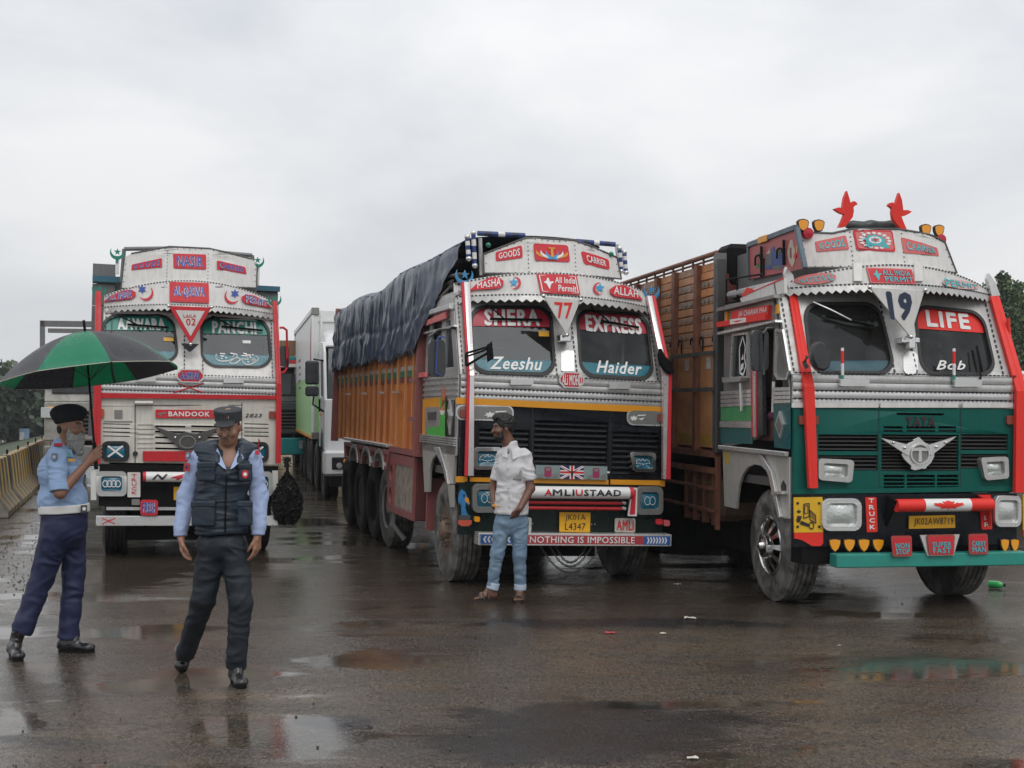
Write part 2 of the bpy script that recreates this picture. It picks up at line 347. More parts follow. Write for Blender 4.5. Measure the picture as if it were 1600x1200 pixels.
# ------------------------------------------------------------------ ground
def barrier_x(z): return -9.1-.3*(z-22.8)
def ground_h(x, y):
    t = (barrier_x(y)-1.0-x)
    h = 0 if t < 0 else -1.9*min(1, t/9)**1.3
    return h
def axis_pts(lo, hi, fine0, fine1, step, g=1.25):
    a = []; x = fine0
    while x < fine1: a.append(x); x += step
    s = step
    while x < hi: a.append(x); s *= g; x += s
    a.append(hi); x = fine0; s = step; b = []
    while x > lo: s *= g; x -= s; b.append(x)
    b.append(lo); return b[::-1]+a
def N3(t, geo):
    s = N(t, 'ShaderNodeSeparateXYZ'); t.links.new(geo.outputs['Position'], s.inputs[0]); return s.outputs[1]
def ground_mat():
    m = bpy.data.materials.new('wet_asphalt'); m.use_nodes = True; t = m.node_tree; b = t.nodes['Principled BSDF']
    geo = N(t, 'ShaderNodeNewGeometry')
    def nz(scale, detail=5, rough=.6, sc=(1, 1, 1), dist=0, loc=(0, 0, 0)):
        mp = N(t, 'ShaderNodeMapping'); mp.inputs['Scale'].default_value = sc; mp.inputs['Location'].default_value = loc; t.links.new(geo.outputs['Position'], mp.inputs[0])
        n = N(t, 'ShaderNodeTexNoise'); n.inputs['Scale'].default_value = scale; n.inputs['Detail'].default_value = detail; n.inputs['Roughness'].default_value = rough; n.inputs['Distortion'].default_value = dist
        t.links.new(mp.outputs[0], n.inputs[0]); return n.outputs[0]
    def mr(src, a, b_, c, d): 
        r = N(t, 'ShaderNodeMapRange'); r.inputs[1].default_value = a; r.inputs[2].default_value = b_; r.inputs[3].default_value = c; r.inputs[4].default_value = d; t.links.new(src, r.inputs[0]); return r.outputs[0]
    def mth(op, a, b_):
        n = N(t, 'ShaderNodeMath', operation=op)
        for i, v in enumerate((a, b_)):
            if isinstance(v, (int, float)): n.inputs[i].default_value = v
            else: t.links.new(v, n.inputs[i])
        return n.outputs[0]
    def mix(f, a, b_):
        n = N(t, 'ShaderNodeMix', data_type='RGBA')
        if isinstance(f, float): n.inputs[0].default_value = f
        else: t.links.new(f, n.inputs[0])
        for i, v in ((6, a), (7, b_)):
            if isinstance(v, tuple): n.inputs[i].default_value = (*v, 1)
            else: t.links.new(v, n.inputs[i])
        return n.outputs[2]
    big = nz(.55, 6, .6, (.6, 1.5, 1), .6)
    med = nz(2.3, 9, .72, (.7, 1.3, 1), .5, (3, 7, 0))
    grain = nz(60, 3, .8, (1, .45, 1))
    grain2 = nz(26, 4, .75, (1, .6, 1), loc=(5, 1, 0))
    dk = nz(1.1, 7, .7, (.55, 1.9, 1), 1.2, (11, 4, 0))
    vor = N(t, 'ShaderNodeTexVoronoi', feature='DISTANCE_TO_EDGE'); vor.inputs['Scale'].default_value = 4.5
    wv = N(t, 'ShaderNodeVectorMath', operation='ADD'); nn = N(t, 'ShaderNodeTexNoise'); nn.inputs['Scale'].default_value = 2.2; nn.inputs['Detail'].default_value = 4; t.links.new(geo.outputs['Position'], nn.inputs[0])
    t.links.new(geo.outputs['Position'], wv.inputs[0]); t.links.new(nn.outputs[1], wv.inputs[1]); t.links.new(wv.outputs[0], vor.inputs[0])
    crack = mr(vor.outputs[0], 0.0, .028, 1, 0)
    crk = mth('MULTIPLY', crack, mr(big, .50, .60, 0, .75))
    base = mix(mr(big, .40, .60, 0, 1), (.044, .031, .020), (.118, .088, .058))
    base = mix(mr(med, .42, .62, 0, .75), base, (.034, .030, .027))
    base = mix(mr(dk, .56, .66, 0, .8), base, (.018, .017, .017))
    base = mix(mr(nz(.8, 5, .6, (1, 1, 1), .4, (40, 2, 0)), .60, .74, 0, .45), base, (.11, .055, .035))
    base = mix(mr(grain, .48, .68, 0, .7), base, (.19, .17, .14))  # pale aggregate flecks, strengthened to paint in glints off the wet surface
    base = mix(mr(grain2, .50, .64, 0, .75), base, (.012, .010, .009))
    def blob(cx, cy, rx, ry):
        v = N(t, 'ShaderNodeVectorMath', operation='SUBTRACT'); t.links.new(geo.outputs['Position'], v.inputs[0]); v.inputs[1].default_value = (cx, cy, 0)
        s = N(t, 'ShaderNodeVectorMath', operation='MULTIPLY'); t.links.new(v.outputs[0], s.inputs[0]); s.inputs[1].default_value = (1/rx, 1/ry, 0); l = N(t, 'ShaderNodeVectorMath', operation='LENGTH'); t.links.new(s.outputs[0], l.inputs[0])
        return mr(mth('ADD', l.outputs['Value'], mth('MULTIPLY', mth('SUBTRACT', med, .5), 2.6)), .75, 1.05, 1, 0)
    dkm = mth('MAXIMUM', mth('MAXIMUM', blob(.55, 7.5, 1.0, .55), blob(.2, 6.95, .9, .35)), mth('MAXIMUM', blob(-1.0, 7.5, .28, .2), blob(.9, 10.9, 1.5, .25)))
    base = mix(mth('MULTIPLY', dkm, .85), base, (.013, .0125, .013))
    far = mth('MULTIPLY', mr(mth('ADD', N3(t, geo), mth('MULTIPLY', mth('SUBTRACT', big, .5), .25)), 11.05, 11.2, 0, 1), 1)
    base = mix(mth('MULTIPLY', far, .55), base, (.040, .030, .022))
    base = mix(crk, base, (.012, .011, .010))
    t.links.new(base, b.inputs['Base Color'])
    pud = nz(.62, 5, .55, (.55, 1.5, 1), .5, (2.2, 9.4, 0))
    pm = mth('MAXIMUM', mr(pud, .545, .60, 0, 1), mth('MAXIMUM', mth('MAXIMUM', blob(-1.05, 9.35, .55, .35), blob(-1.62, 7.45, .30, .28)), mth('MAXIMUM', blob(-1.2, 7.2, .5, .5), blob(-4.2, 15, .8, 3))))
    r0 = mth('ADD', mth('SUBTRACT', mr(med, .36, .64, .09, .36), mth('MULTIPLY', far, .07)), mr(grain, .42, .62, -.06, .14))
    rr = N(t, 'ShaderNodeMix', data_type='FLOAT'); t.links.new(pm, rr.inputs[0]); t.links.new(r0, rr.inputs[2]); rr.inputs[3].default_value = .07
    t.links.new(rr.outputs[0], b.inputs['Roughness']); b.inputs['Specular IOR Level'].default_value = .55
    b.inputs['IOR'].default_value = 1.4
    hh = mth('ADD', mth('ADD', grain, mth('MULTIPLY', med, 1.5)), mth('MULTIPLY', grain2, 1.2)); hh = mth('SUBTRACT', hh, mth('MULTIPLY', crk, 1.2))
    rip = nz(9, 2, .5)
    bp = N(t, 'ShaderNodeBump'); bp.inputs['Distance'].default_value = .008
    t.links.new(mr(mth('ADD', pm, mth('MULTIPLY', far, .35)), 0, 1, .34, .03), bp.inputs['Strength']); t.links.new(hh, bp.inputs['Height'])
    t.links.new(bp.outputs[0], b.inputs['Normal'])
    return m
GMAT = ground_mat()
GRASS = mat('roadside_grass', (.035, .055, .02), .8, dirt=.6, dcol=(.06, .06, .035), scale=2)
def build_ground():
    xs = axis_pts(-2500, 2500, -36, 14, 1.6, 1.3); ys = axis_pts(-300, 5000, 0, 60, 1.6, 1.25)
    me = bpy.data.meshes.new('ground'); V = [(x, y, ground_h(x, y)) for y in ys for x in xs]; nx = len(xs); F = []; mi = []
    for j in range(len(ys)-1):
        for i in range(nx-1):
            F.append((j*nx+i, j*nx+i+1, (j+1)*nx+i+1, (j+1)*nx+i))
            cx, cy = (xs[i]+xs[i+1])/2, (ys[j]+ys[j+1])/2; t = barrier_x(cy)-cx
            far = cy > 150 or cx > 30 or t > 45
            mi.append(1 if (1.5 < t < 9.5 or far) else 0)
    me.from_pydata(V, [], F); me.materials.append(GMAT); me.materials.append(GRASS); me.polygons.foreach_set('material_index', mi); me.shade_smooth(); me.update()
    o = link('ground', me); tag(o, 'wide wet asphalt yard with puddles and cracks under the trucks', kind='structure')
build_ground()

# ------------------------------------------------------------------ truck rig
W_CAM = Vector((0, 0, CAMZ))
class Rig:
    def __init__(s, xl, z0, W, th, roll, name, label, cat='truck', group=None):
        th, roll = radians(th), radians(roll); X0 = (xl-CX)/FPX*z0; s.W = W
        loc = Vector((X0+W*cos(th), z0+W*sin(th), 0)); s.root = empty(name, loc, th, label, cat, group)
        s.M = Matrix.Translation(loc) @ Matrix.Rotation(th, 4, 'Z'); c = Matrix.Translation((0, 0, .5))
        s.R = c @ Matrix.Rotation(roll, 4, 'Y') @ c.inverted(); s.B = s.M @ s.R; s.Bi = s.B.inverted()
        s.o = s.Bi @ W_CAM; s.B3 = s.Bi.to_3x3()
        W2 = W
        s.f = D(hood=lambda x, z: .022*(x/W2)**2,
                scr=lambda x, z: .022*(x/W2)**2+.03+(z-2.12)*.45,
                bump=lambda x, z: -.06+.05*(x/W2)**2,
                vis=lambda x, z: .44-.34*(1-(x/W2)**2)+(z-2.95)*.35,
                hat=lambda x, z: .22+max(0, abs(x)-.32)*.35+(z-3.2)*.25)
        for k, fn in list(s.f.items()):
            def mk(fn):
                def g(u, v, d): return Vector((u, fn(u, v)-d, v))
                return g
            su = Surf(mk(fn)); su.f = fn
            su.hit = (lambda fn: lambda px, py, off=0: s.hit(px, py, fn, off))(fn); setattr(s, k, su)
        s.side = Surf(lambda u, v, d: Vector((-W2-d, u, v))); s.side.hit = lambda px, py, off=0: s.hs(px, py, -W2-off)
    def ray(s, px, py): return s.B3 @ Vector(((px-CX)/FPX, 1, (HY-py)/FPX))
    def hit(s, px, py, fn, off=0):
        d = s.ray(px, py); y = 0
        for _ in range(12):
            p = s.o+d*((y-s.o.y)/d.y); y = fn(p.x, p.z)-off
        return (p.x, p.z)
    def hs(s, px, py, x):
        d = s.ray(px, py); p = s.o+d*((x-s.o.x)/d.x); return (p.y, p.z)
    def pt(s, px, py, y):
        d = s.ray(px, py); return s.o+d*((y-s.o.y)/d.y)
    def b(s, mb, name, m=None, surf=None, parent=None, **k):
        return mb.done(name, m, parent or s.root, surf, pm=(s.R if parent is None else None), **k)
    # -- px helpers
    def quad(s, su, q, off=0): return [su.hit(x, y, off) for x, y in q]
    def plate(s, su, pts, d0, d1, m, name='panel', parent=None, sub=0, holes=(), bevel=0, off=0):
        loops = [[su.hit(x, y, off) for x, y in pts]]+[list(h) for h in holes]
        mb = MB().use(m); mb.poly(loops, d0, d1, sub); return s.b(mb, name, m, su, parent, bevel=bevel)
    def plaque(s, su, q, mbg, txt=None, mt=None, d=.012, r=.18, border=None, bold=.02, shear=0, outl=None, warp=None, pad=(.08, .14), name='name_plaque', parent=None, sub=1, bd=.0, space=1.0, n=5):
        Q = s.quad(su, q, d); asp = hypot(Q[1][0]-Q[0][0], Q[1][1]-Q[0][1])/max(1e-6, hypot(Q[0][0]-Q[3][0], Q[0][1]-Q[3][1]))
        out = [bil(Q, a/asp, b) for a, b in rrect(0, 0, asp, 1, r, n)]
        mb = MB().use(border or mbg); mb.poly(out, bd, bd+d, sub); o = s.b(mb, name, None, su, parent)
        dd = bd+d
        if border:
            inn = [bil(Q, a/asp, b) for a, b in rrect(.08, .08, asp-.08, .92, r, n)]
            MB().use(mbg).poly(inn, dd, dd+.002, sub).done('inset', None, o, su); dd += .002
        if txt:
            pa, pb = pad; TQ = [bil(Q, pa, 1-pb), bil(Q, 1-pa, 1-pb), bil(Q, 1-pa, pb), bil(Q, pa, pb)]
            if outl: text(txt, TQ, su, outl, o, dd+.002, bold+.026, shear, space, warp, name='lettering_outline')
            text(txt, TQ, su, mt, o, dd+.004, bold, shear, space, warp)
        o['Q'] = 0; del o['Q']; return o, Q, dd
def P3(x, y): return (660+x/4, 340+y/4)
def P4(x, y): return (660+x/4, 620+y/4)
def P1(x, y): return (60+x/3.81, 370+y/3.81)
def P2(x, y): return (60+x/3.81, 600+y/3.81)
def P5(x, y): return (1120+x*.3, 290+y*.3)
def P6(x, y): return (1120+x*.3, 600+y*.3)
def S5(x, y): return (440+x/5, 380+y/5)
def S6(x, y): return (430+x/4.706, 600+y/4.706)
def S7(x, y): return (980+x/5, 340+y/5)
def S8(x, y): return (980+x/3.529, 560+y/3.529)
def Q(f, x0, y0, x1, y1): return [f(x0, y0), f(x1, y0), f(x1, y1), f(x0, y1)]
def Qs(f, *p): return [f(x, y) for x, y in p]
def up(a): return a
def arch(k): return lambda a, b: (a, b-k*4*(a-.5)**2)

# ------------------------------------------------------------------ wheels (template per kind, instances share the meshes)
WT = {}
def wheel(kind):
    if kind in WT: return WT[kind]
    r = empty('wheel')
    tm = MUDDYR if kind != 'plain' else RUBBER
    t = MB().use(tm); w = .27
    prof = [(.02, .27), (.0, .30), (-.012, .36), (-.012, .44), (0, .49), (.02, .515)]
    for i in range(5):
        c = .035+i*.05
        prof += [(c-.012, .525), (c+.026, .525), (c+.03, .505), (c+.036, .505)]
    prof += [(w-.02, .515), (w, .49), (w+.012, .40), (w, .28)]
    t.lathe(prof, (0, 0, .525), 'x', 48)
    t.done('tyre', None, r)
    if kind == 'rust':
        b = MB().use(RUSTH); b.lathe([(.02, .275), (.02, .262), (.06, .25), (.075, .2), (.055, .15), (.02, .12), (-.03, .105), (-.05, .08), (-.06, .0)], (0, 0, .525), 'x', 32); b.done('rim', None, r)
        for k in range(10):
            a = 2*pi*k/10; n = MB().use(RUSTH); n.lathe([(-.03, .0), (-.03, .016), (.06, .018)], (0, .155*cos(a), .525+.155*sin(a)), 'x', 6); n.done('nut', None, r)
    elif kind == 'chrome':
        b = MB().use(CHROME); b.lathe([(.02, .285), (-.005, .28), (-.012, .265), (.01, .25), (.05, .235), (.06, .14)], (0, 0, .525), 'x', 40)
        b.lathe([(-.02, .13), (-.075, .12), (-.085, .1), (-.085, .045), (-.12, .035), (-.13, .0)], (0, 0, .525), 'x', 32)
        b.done('rim', None, r)
        for k in range(12):
            a = 2*pi*k/12; s = MB().use(CHROME); ca, sa = cos(a), sin(a)
            P = []
            for rr, x, w2 in ((.12, -.05, .018), (.20, -.025, .022), (.27, -.0, .028)):
                for sg in (-1, 1): P.append((x, rr*ca-sg*w2*sa, .525+rr*sa+sg*w2*ca))
            v = [s.bm.verts.new(p) for p in P]+[s.bm.verts.new((p[0]+.02, p[1], p[2])) for p in P]
            for q in ((0, 1, 3, 2), (2, 3, 5, 4), (6, 8, 9, 7), (8, 10, 11, 9), (0, 2, 8, 6), (2, 4, 10, 8), (1, 7, 9, 3), (3, 9, 11, 5), (4, 5, 11, 10), (0, 6, 7, 1)): s.fc([v[i] for i in q])
            s.done('wheel_spoke', None, r)
        k = MB().use(BLACKM); k.lathe([(.045, .255), (.046, .0)], (0, 0, .525), 'x', 24); k.done('hub', None, r)
    elif kind == 'polish':
        b = MB().use(SILVER); b.lathe([(.02, .285), (.0, .28), (.02, .25), (.10, .22), (.13, .14), (.06, .1), (.02, .09), (0, 0)], (0, 0, .525), 'x', 32); b.done('rim', None, r)
    else:
        b = MB().use(GREYP); b.lathe([(.02, .285), (.02, .262), (.12, .23), (.15, .12), (.08, .1), (.05, .08), (.04, .0)], (0, 0, .525), 'x', 28); b.done('rim', None, r)
    WT[kind] = r; r['used'] = 0
    return r
def put_wheel(rig, kind, x, y, flip=False, steer=0, bare=False):
    t = wheel(kind); m = Matrix.Translation((x, y, 0)) @ Matrix.Rotation(radians(steer)+(pi if flip else 0), 4, 'Z')
    if not t['used']:
        t['used'] = 1; t.parent = rig.root if hasattr(rig, 'root') else rig; t.matrix_basis = m; o = t
    else: o = clone(t, rig.root if hasattr(rig, 'root') else rig, m)
    return o

def straight(fn, n): return [fn(i/n) for i in range(n+1)]
# ------------------------------------------------------------------ common cab
def cab(T, c):
    W = T.W; Wn = W-.012
    zb0, zb1, zb2 = c['zh0'], c['zh1'], c['zb']      # hood bottom, hood top, belt top
    hm = c['hood_m']
    # structure behind: floor, back wall, roof
    mb = MB().use(INTER)
    mb.box(-W+.06, W-.06, .14, 1.66, zb0+.02, zb0+.10); mb.box(-W+.05, W-.05, 1.62, 1.70, zb0+.1, 2.95)
    T.b(mb, 'cab_inner_shell')
    mb = MB().use(INTER); mb.box(-W+.1, W-.1, .12, .50, 1.9, 2.16); T.b(mb, 'dashboard', bevel=.03)
    mb = MB().use(SEAT)
    for cx in (-.5, .5): mb.box(cx-.25, cx+.25, 1.0, 1.5, 1.75, 1.9); mb.box(cx-.25, cx+.25, 1.4, 1.52, 1.9, 2.5)
    T.b(mb, 'seat', bevel=.03)
    mb = MB().use(BLACKM); a = [(.5+.2*cos(t), .55+.08*sin(t), 2.28+.2*sin(t)) for t in [2*pi*i/20 for i in range(21)]]; mb.tube(a, .014, 6); T.b(mb, 'steering_wheel')
    mb = MB().use(c.get('roof_m', SILVER)); mb.box(-W+.01, W-.01, .40, 1.72, 2.93, 3.0); T.b(mb, 'roof', bevel=.02)
    # hood with recesses
    holes = [h for h in c['hood_holes'](T)]
    mb = MB().use(hm); out = [(-Wn, zb0), (Wn, zb0), (Wn, zb1), (-Wn, zb1)]
    n = 12; out = [(-Wn+2*Wn*i/n, zb0) for i in range(n+1)]+[(Wn-2*Wn*i/n, zb1) for i in range(n+1)]
    mb.poly([out]+holes, -.03, .012, 0); T.b(mb, 'hood', None, T.hood, bevel=.004)
    mb = MB().use(BLACKM); mb.grid(lambda a, b: (-Wn+2*Wn*a, zb0+(zb1-zb0)*b, -.055), 12, 1); T.b(mb, 'radiator_backing', None, T.hood)
    # belt: ribbed aluminium bands
    nb = 4; hgt = (zb2-zb1)/nb
    for i in range(nb):
        mb = MB().use(SILVER if i != 1 else SILVERB); z = zb1+i*hgt; mb.grid(lambda a, b: (-W+2*W*a, z+.003+(hgt-.006)*b, .016+.005*sin(pi*b)-(.010 if i == 3 else 0)), 14, 4, -.03); T.b(mb, 'belt_rail', None, T.hood)
    mb = MB().use(BLACKL); nd = 52
    for zz in (zb1+hgt, zb1+2*hgt, zb2+.012):
        for i in range(nd):
            u = -W+2*W*(i+.2)/nd; mb.poly([(u, zz-.006), (u+W*1.15/nd, zz-.006), (u+W*1.15/nd, zz+.006), (u, zz+.006)], .018, .034)
    T.b(mb, 'beading', None, T.hood)
    # screen panel with window holes
    m = c.get('screen_m', PILLAR); holes = []
    wins = []
    for q in c['windows']:
        Qq = T.quad(T.scr, q); out = [bil(Qq, a/1.2, b) for a, b in rrect(0, 0, 1.2, 1, c.get('win_r', .22), 6)]; holes.append(out); wins.append((Qq, out))
    n = 10; out = [(-W+2*W*i/n, zb2) for i in range(n+1)]+[(W-2*W*i/n, 2.97) for i in range(n+1)]
    mb = MB().use(m); mb.poly([out]+holes, -.04, .0, 0); T.b(mb, 'windscreen_surround', None, T.scr, bevel=.003)
    for k, (Qq, o2) in enumerate(wins):
        ctr = (sum(p[0] for p in o2)/len(o2), sum(p[1] for p in o2)/len(o2))
        big = [(ctr[0]+(p[0]-ctr[0])*1.035, ctr[1]+(p[1]-ctr[1])*1.045) for p in o2]; small = [(ctr[0]+(p[0]-ctr[0])*.965, ctr[1]+(p[1]-ctr[1])*.95) for p in o2]
        g = MB().use(DGLASS); g.poly(o2, -.03, -.03); go = T.b(g, 'windscreen', None, T.scr)
        g = MB().use(RUBBER); g.poly([big, small], -.03, .012); g.done('gasket', None, go, T.scr)
        for fn in c['stickers'][k]: fn(T, Qq, go, o2)
    # A pillar beading strips
    for sg in (-1, 1):
        for off in (.03, .10):
            mb = MB().use(BLACKL)
            for i in range(16):
                z = zb2+.03+i*.05; u = sg*(W-off-.0); mb.poly([(u-.006, z), (u+.006, z), (u+.006, z+.028), (u-.006, z+.028)], .001, .012)
            T.b(mb, 'beading', None, T.scr)
    for dx in (-.10, .12):
        mb = MB().use(BLACKL)
        for i in range(16):
            z = zb2+.03+i*.05; mb.poly([(dx-.008, z), (dx+.006, z), (dx+.006, z+.028), (dx-.008, z+.028)], .001, .012)
        T.b(mb, 'beading', None, T.scr)
    # visor
    vt, vd = c['vis_t'], c['vis_drop']; vb = c['vis_b']; vm = c.get('visor_m', WHITE); VW = W*1.0
    top = lambda u: vt-vd*(u/VW)**2; bot = lambda u: vb+.03-.05*(u/VW)**2
    mb = MB().use(vm); mb.grid(lambda a, b: (-VW+2*VW*a, bot(-VW+2*VW*a)+(top(-VW+2*VW*a)-bot(-VW+2*VW*a))*b, -.015*(1-b)+.0), 36, 5, .012); T.b(mb, 'sun_visor', None, T.vis)
    mb = MB().use(vm)          # top skin of the visor back to the roof
    mb.bm.free(); mb.bm = bmesh.new()
    def tk(a, b):
        u = -VW+2*VW*a; z = top(u); y0 = T.vis.f(u, z); return (u, y0+(1.15-y0)*b, z+.012*sin(pi*b)-(.10)*b)
    mb.grid(tk, 24, 6); T.b(mb, 'visor_top')
    mb = MB().use(STEELD)
    def uk(a, b):
        u = -VW+2*VW*a; z = bot(u); y0 = T.vis.f(u, z)+.012; return (u, y0+(.50-y0)*b, z+.0)
    mb.grid(uk, 24, 2); T.b(mb, 'visor_underside')
    mb = MB().use(PILLAR); nt_ = c.get('teeth', 26)
    def vk(a, b):
        u = -VW+2*VW*a; ph = (a*nt_) % 1.0; tz = abs(ph-.5)*2; zb = bot(u)-.03-.032*(1-tz); return (u, zb+(bot(u)+.012-zb)*b, .004)
    mb.grid(vk, nt_*4, 1, .008); T.b(mb, 'valance', None, T.vis)
    mb = MB().use(BLACKL); nd = 60
    for i in range(nd):
        u = -VW+2*VW*(i+.2)/nd
        for zf, dd in ((lambda u: top(u)-.008, .0), (lambda u: bot(u)+.02, .0)):
            z = zf(u); mb.poly([(u, z-.006), (u+.018, z-.006), (u+.018, z+.006), (u, z+.006)], .004, .02)
    T.b(mb, 'beading', None, T.vis)
    # hat / crown board
    H = [T.hat.hit(x, y) for x, y in c['hat']]        # outline px list, ccw from lower left
    cl, cr = c.get('hat_c', (-.35, .30))
    mb = MB().use(c.get('hat_m', WHITE)); mb.poly([H], -.02, 0.0, 3); T.b(mb, 'crown_board', None, T.hat)
    mb = MB().use(STEELD)
    for i in range(len(H)):
        a, b2 = Vector((*H[i], .004)), Vector((*H[(i+1) % len(H)], .004))
        if (a-b2).length > .15:
            k = max(2, int((a-b2).length/.16)); mb.tube([a.lerp(b2, j/k) for j in range(k+1)], .009, 6)
    T.b(mb, 'crown_frame', None, T.hat)
    mb = MB().use(BLACKL); rng = random.Random(5)
    zs0, zs1 = min(h[1] for h in H), max(h[1] for h in H)
    for ux in (cl, cr):
        k = 0; z = zs0+.03
        while z < zs1-.03: mb.poly(circ(ux, z, .006, 6), .001, .006); z += .045
    for i in range(len(H)):
        a, b2 = Vector(H[i]), Vector(H[(i+1) % len(H)]); k = int((a-b2).length/.07); cc = sum((Vector(h) for h in H), Vector((0, 0)))/len(H)
        for j in range(1, k):
            p = a.lerp(b2, j/k); p = p+(cc-p).normalized()*.025; mb.poly(circ(p.x, p.y, .006, 6), .001, .006)
    T.b(mb, 'rivets', None, T.hat)
    # crown box behind the board
    mb = MB().use(c.get('crownbox_m', GREYW)); zt = min(H[2][1], H[-1][1]) if len(H) > 3 else 3.5
    cw = min(abs(H[0][0]), abs(H[1][0]))+.02
    if c.get('crownbox', True):
        mb.box(-cw, cw, .62, 1.7, 3.0, max(h[1] for h in H)-.14)
        T.b(mb, 'crown_box', bevel=.01)
    # side walls (right mirrored plain)
    mb = MB().use(SILVER); so = [(.10, zb0), (1.72, zb0), (1.72, 2.95), (.50, 2.95), (.12, zb2), (.10, zb1)]
    wh = [(.62, 2.2), (1.3, 2.2), (1.3, 2.75), (.75, 2.75)]
    mb.poly([so, wh], -.04, .0); S = Surf(lambda u, v, d: Vector((W+d, u, v))); T.b(mb, 'cab_side', None, S, bevel=.004)
    mb = MB().use(DGLASS); mb.poly(wh, -.02, -.02); T.b(mb, 'side_window', None, S)
    # bumper panel, chassis and underside
    mb = MB().use(BLACKM); mb.box(-.42, .42, .3, c['len']-.1, .72, .98); mb.box(-W+.15, W-.15, .55, .95, .42, .62)
    for y in [i*1.1+1.6 for i in range(int((c['len']-2)/1.1))]: mb.box(-W+.1, W-.1, y, y+.12, .85, 1.1)
    mb.box(-.38, .38, .12, 1.5, .55, 1.15); T.b(mb, 'chassis')
    for sg in (-1, 1):
        mb = MB().use(BLACKM); mb.tube([(sg*.75, .2, .72), (sg*.75, .75, .56), (sg*.75, 1.4, .72)], .05, 6); T.b(mb, 'leaf_spring')
def posts(T, L, R, m1, m2, depth=.05):
    """each: list of px points (outer, inner) from the top; two-tone strip post standing in front of the cab corners"""
    for pts, flip in ((L, 0), (R, 1)):
        mb = MB(); rows = []
        for (xo, xi, xm, py, z_y) in pts:
            z_y -= .055; a, b2, c2 = T.pt(xo, py, z_y), T.pt(xi, py, z_y), T.pt(xm, py, z_y); rows.append((a, b2, c2, z_y))
        for k, m in ((0, m1), (1, m2)):
            mb.use(m)
            for A, B in zip(rows, rows[1:]):
                def e(r, k):
                    return (r[0], r[2]) if k == 0 else (r[2], r[1])
                a0, a1 = e(A, k); b0, b1 = e(B, k); dv = Vector((0, depth, 0))
                mb.hexa([b0, b1, b1+dv, b0+dv, a0, a1, a1+dv, a0+dv])
        T.b(mb, 'corner_post', bevel=.003)
def band(b0, b1, m, txt=None, mt=None, tq=None, bold=.03, shear=0, outl=None, warp=None, r=.22, name='sticker'):
    def fn(T, Qq, go, o2):
        P = [(a/1.2, min(max(b, b0), b1)) for a, b in rrect(0.02, 0.02, 1.18, .98, r, 6)]; out = []
        for p in P:
            if not out or hypot(p[0]-out[-1][0], p[1]-out[-1][1]) > 1e-4: out.append(p)
        o = go
        if m is not None:
            mb = MB().use(m); mb.poly([bil(Qq, a, b) for a, b in out], -.025, -.023); o = mb.done(name, None, go, T.scr)
        if txt:
            q = tq or (.12, b0+.1*(b1-b0), .88, b1-.12*(b1-b0)); TQ = [bil(Qq, q[0], q[3]), bil(Qq, q[2], q[3]), bil(Qq, q[2], q[1]), bil(Qq, q[0], q[1])]
            if outl: text(txt, TQ, T.scr, outl, o, -.021, bold+.04, shear, 1, warp, 'lettering_outline')
            text(txt, TQ, T.scr, mt, o, -.018, bold, shear, 1, warp)
    return fn
def small_label(a0, b0, a1, b1, m):
    def fn(T, Qq, go, o2):
        mb = MB().use(m); mb.poly([bil(Qq, a, b) for a, b in ((a0, b0), (a1, b0), (a1, b1), (a0, b1))], -.025, -.022); mb.done('paper_label', None, go, T.scr)
    return fn
def strokes(paths, w, m):
    def fn(T, Qq, go, o2):
        mb = MB().use(m)
        for p in paths:
            for (A, B) in zip(p, p[1:]):
                a = Vector(bil(Qq, *A)); b = Vector(bil(Qq, *B)); d = (b-a)
                if d.length < 1e-6: continue
                n = Vector((-d.y, d.x)).normalized()*w; e = d.normalized()*w*.5
                mb.poly([tuple(a-n-e), tuple(b-n+e), tuple(b+n+e), tuple(a+n-e)], -.019, -.019)
        mb.done('lettering', None, go, T.scr)
    return fn
def slats(T, su, u0, u1, v0, v1, n, m, th=.55, d0=-.045, d1=.006, tilt=.4, name='grille_slat', cut=None):
    p = (v1-v0)/n
    for i in range(n):
        va = v0+i*p+p*.2; vb = va+p*th
        a, b = (u0, u1) if cut is None else cut(va, u0, u1)
        if b-a < .03: continue
        mb = MB().use(m); t = p*tilt
        mb.grid(lambda x, y: (a+(b-a)*x, va+(vb-va)*y-t*(0), d1-(.018*(y))), max(2, int((b-a)/.25)), 1, -.012)
        T.b(mb, name, m, su)
def lamp(T, su, q, fm, lm, rim=.16, d=.05, r=.2, emb=None, back=-.01, ribs=False, name='headlight', bev=.006):
    Qq = T.quad(su, q, d); asp = 1.25
    out = [bil(Qq, a/asp, b) for a, b in rrect(0, 0, asp, 1, r, 5)]; inn = [bil(Qq, a/asp, b) for a, b in rrect(rim, rim, asp-rim, 1-rim, r*.6, 5)]
    mb = MB().use(fm); mb.poly([out, inn], back, d); o = T.b(mb, name, fm, su, bevel=bev)
    mb = MB().use(lm)
    def g(a, b):
        u, v = bil(Qq, (rim+(asp-2*rim)*a)/asp, rim+(1-2*rim)*b); h = (1-(2*a-1)**2)*(1-(2*b-1)**2); return (u, v, d*.35+h*.03)
    mb.grid(g, 8, 8); mb.done('lens', None, o, su)
    if emb:
        iq = [bil(Qq, (rim+(asp-2*rim)*a)/asp, rim+(1-2*rim)*b) for a, b in ((0, 1), (1, 1), (1, 0), (0, 0))]
        shape2(emb, iq, su, WHITEL, o, d*.35+.033)
    return o
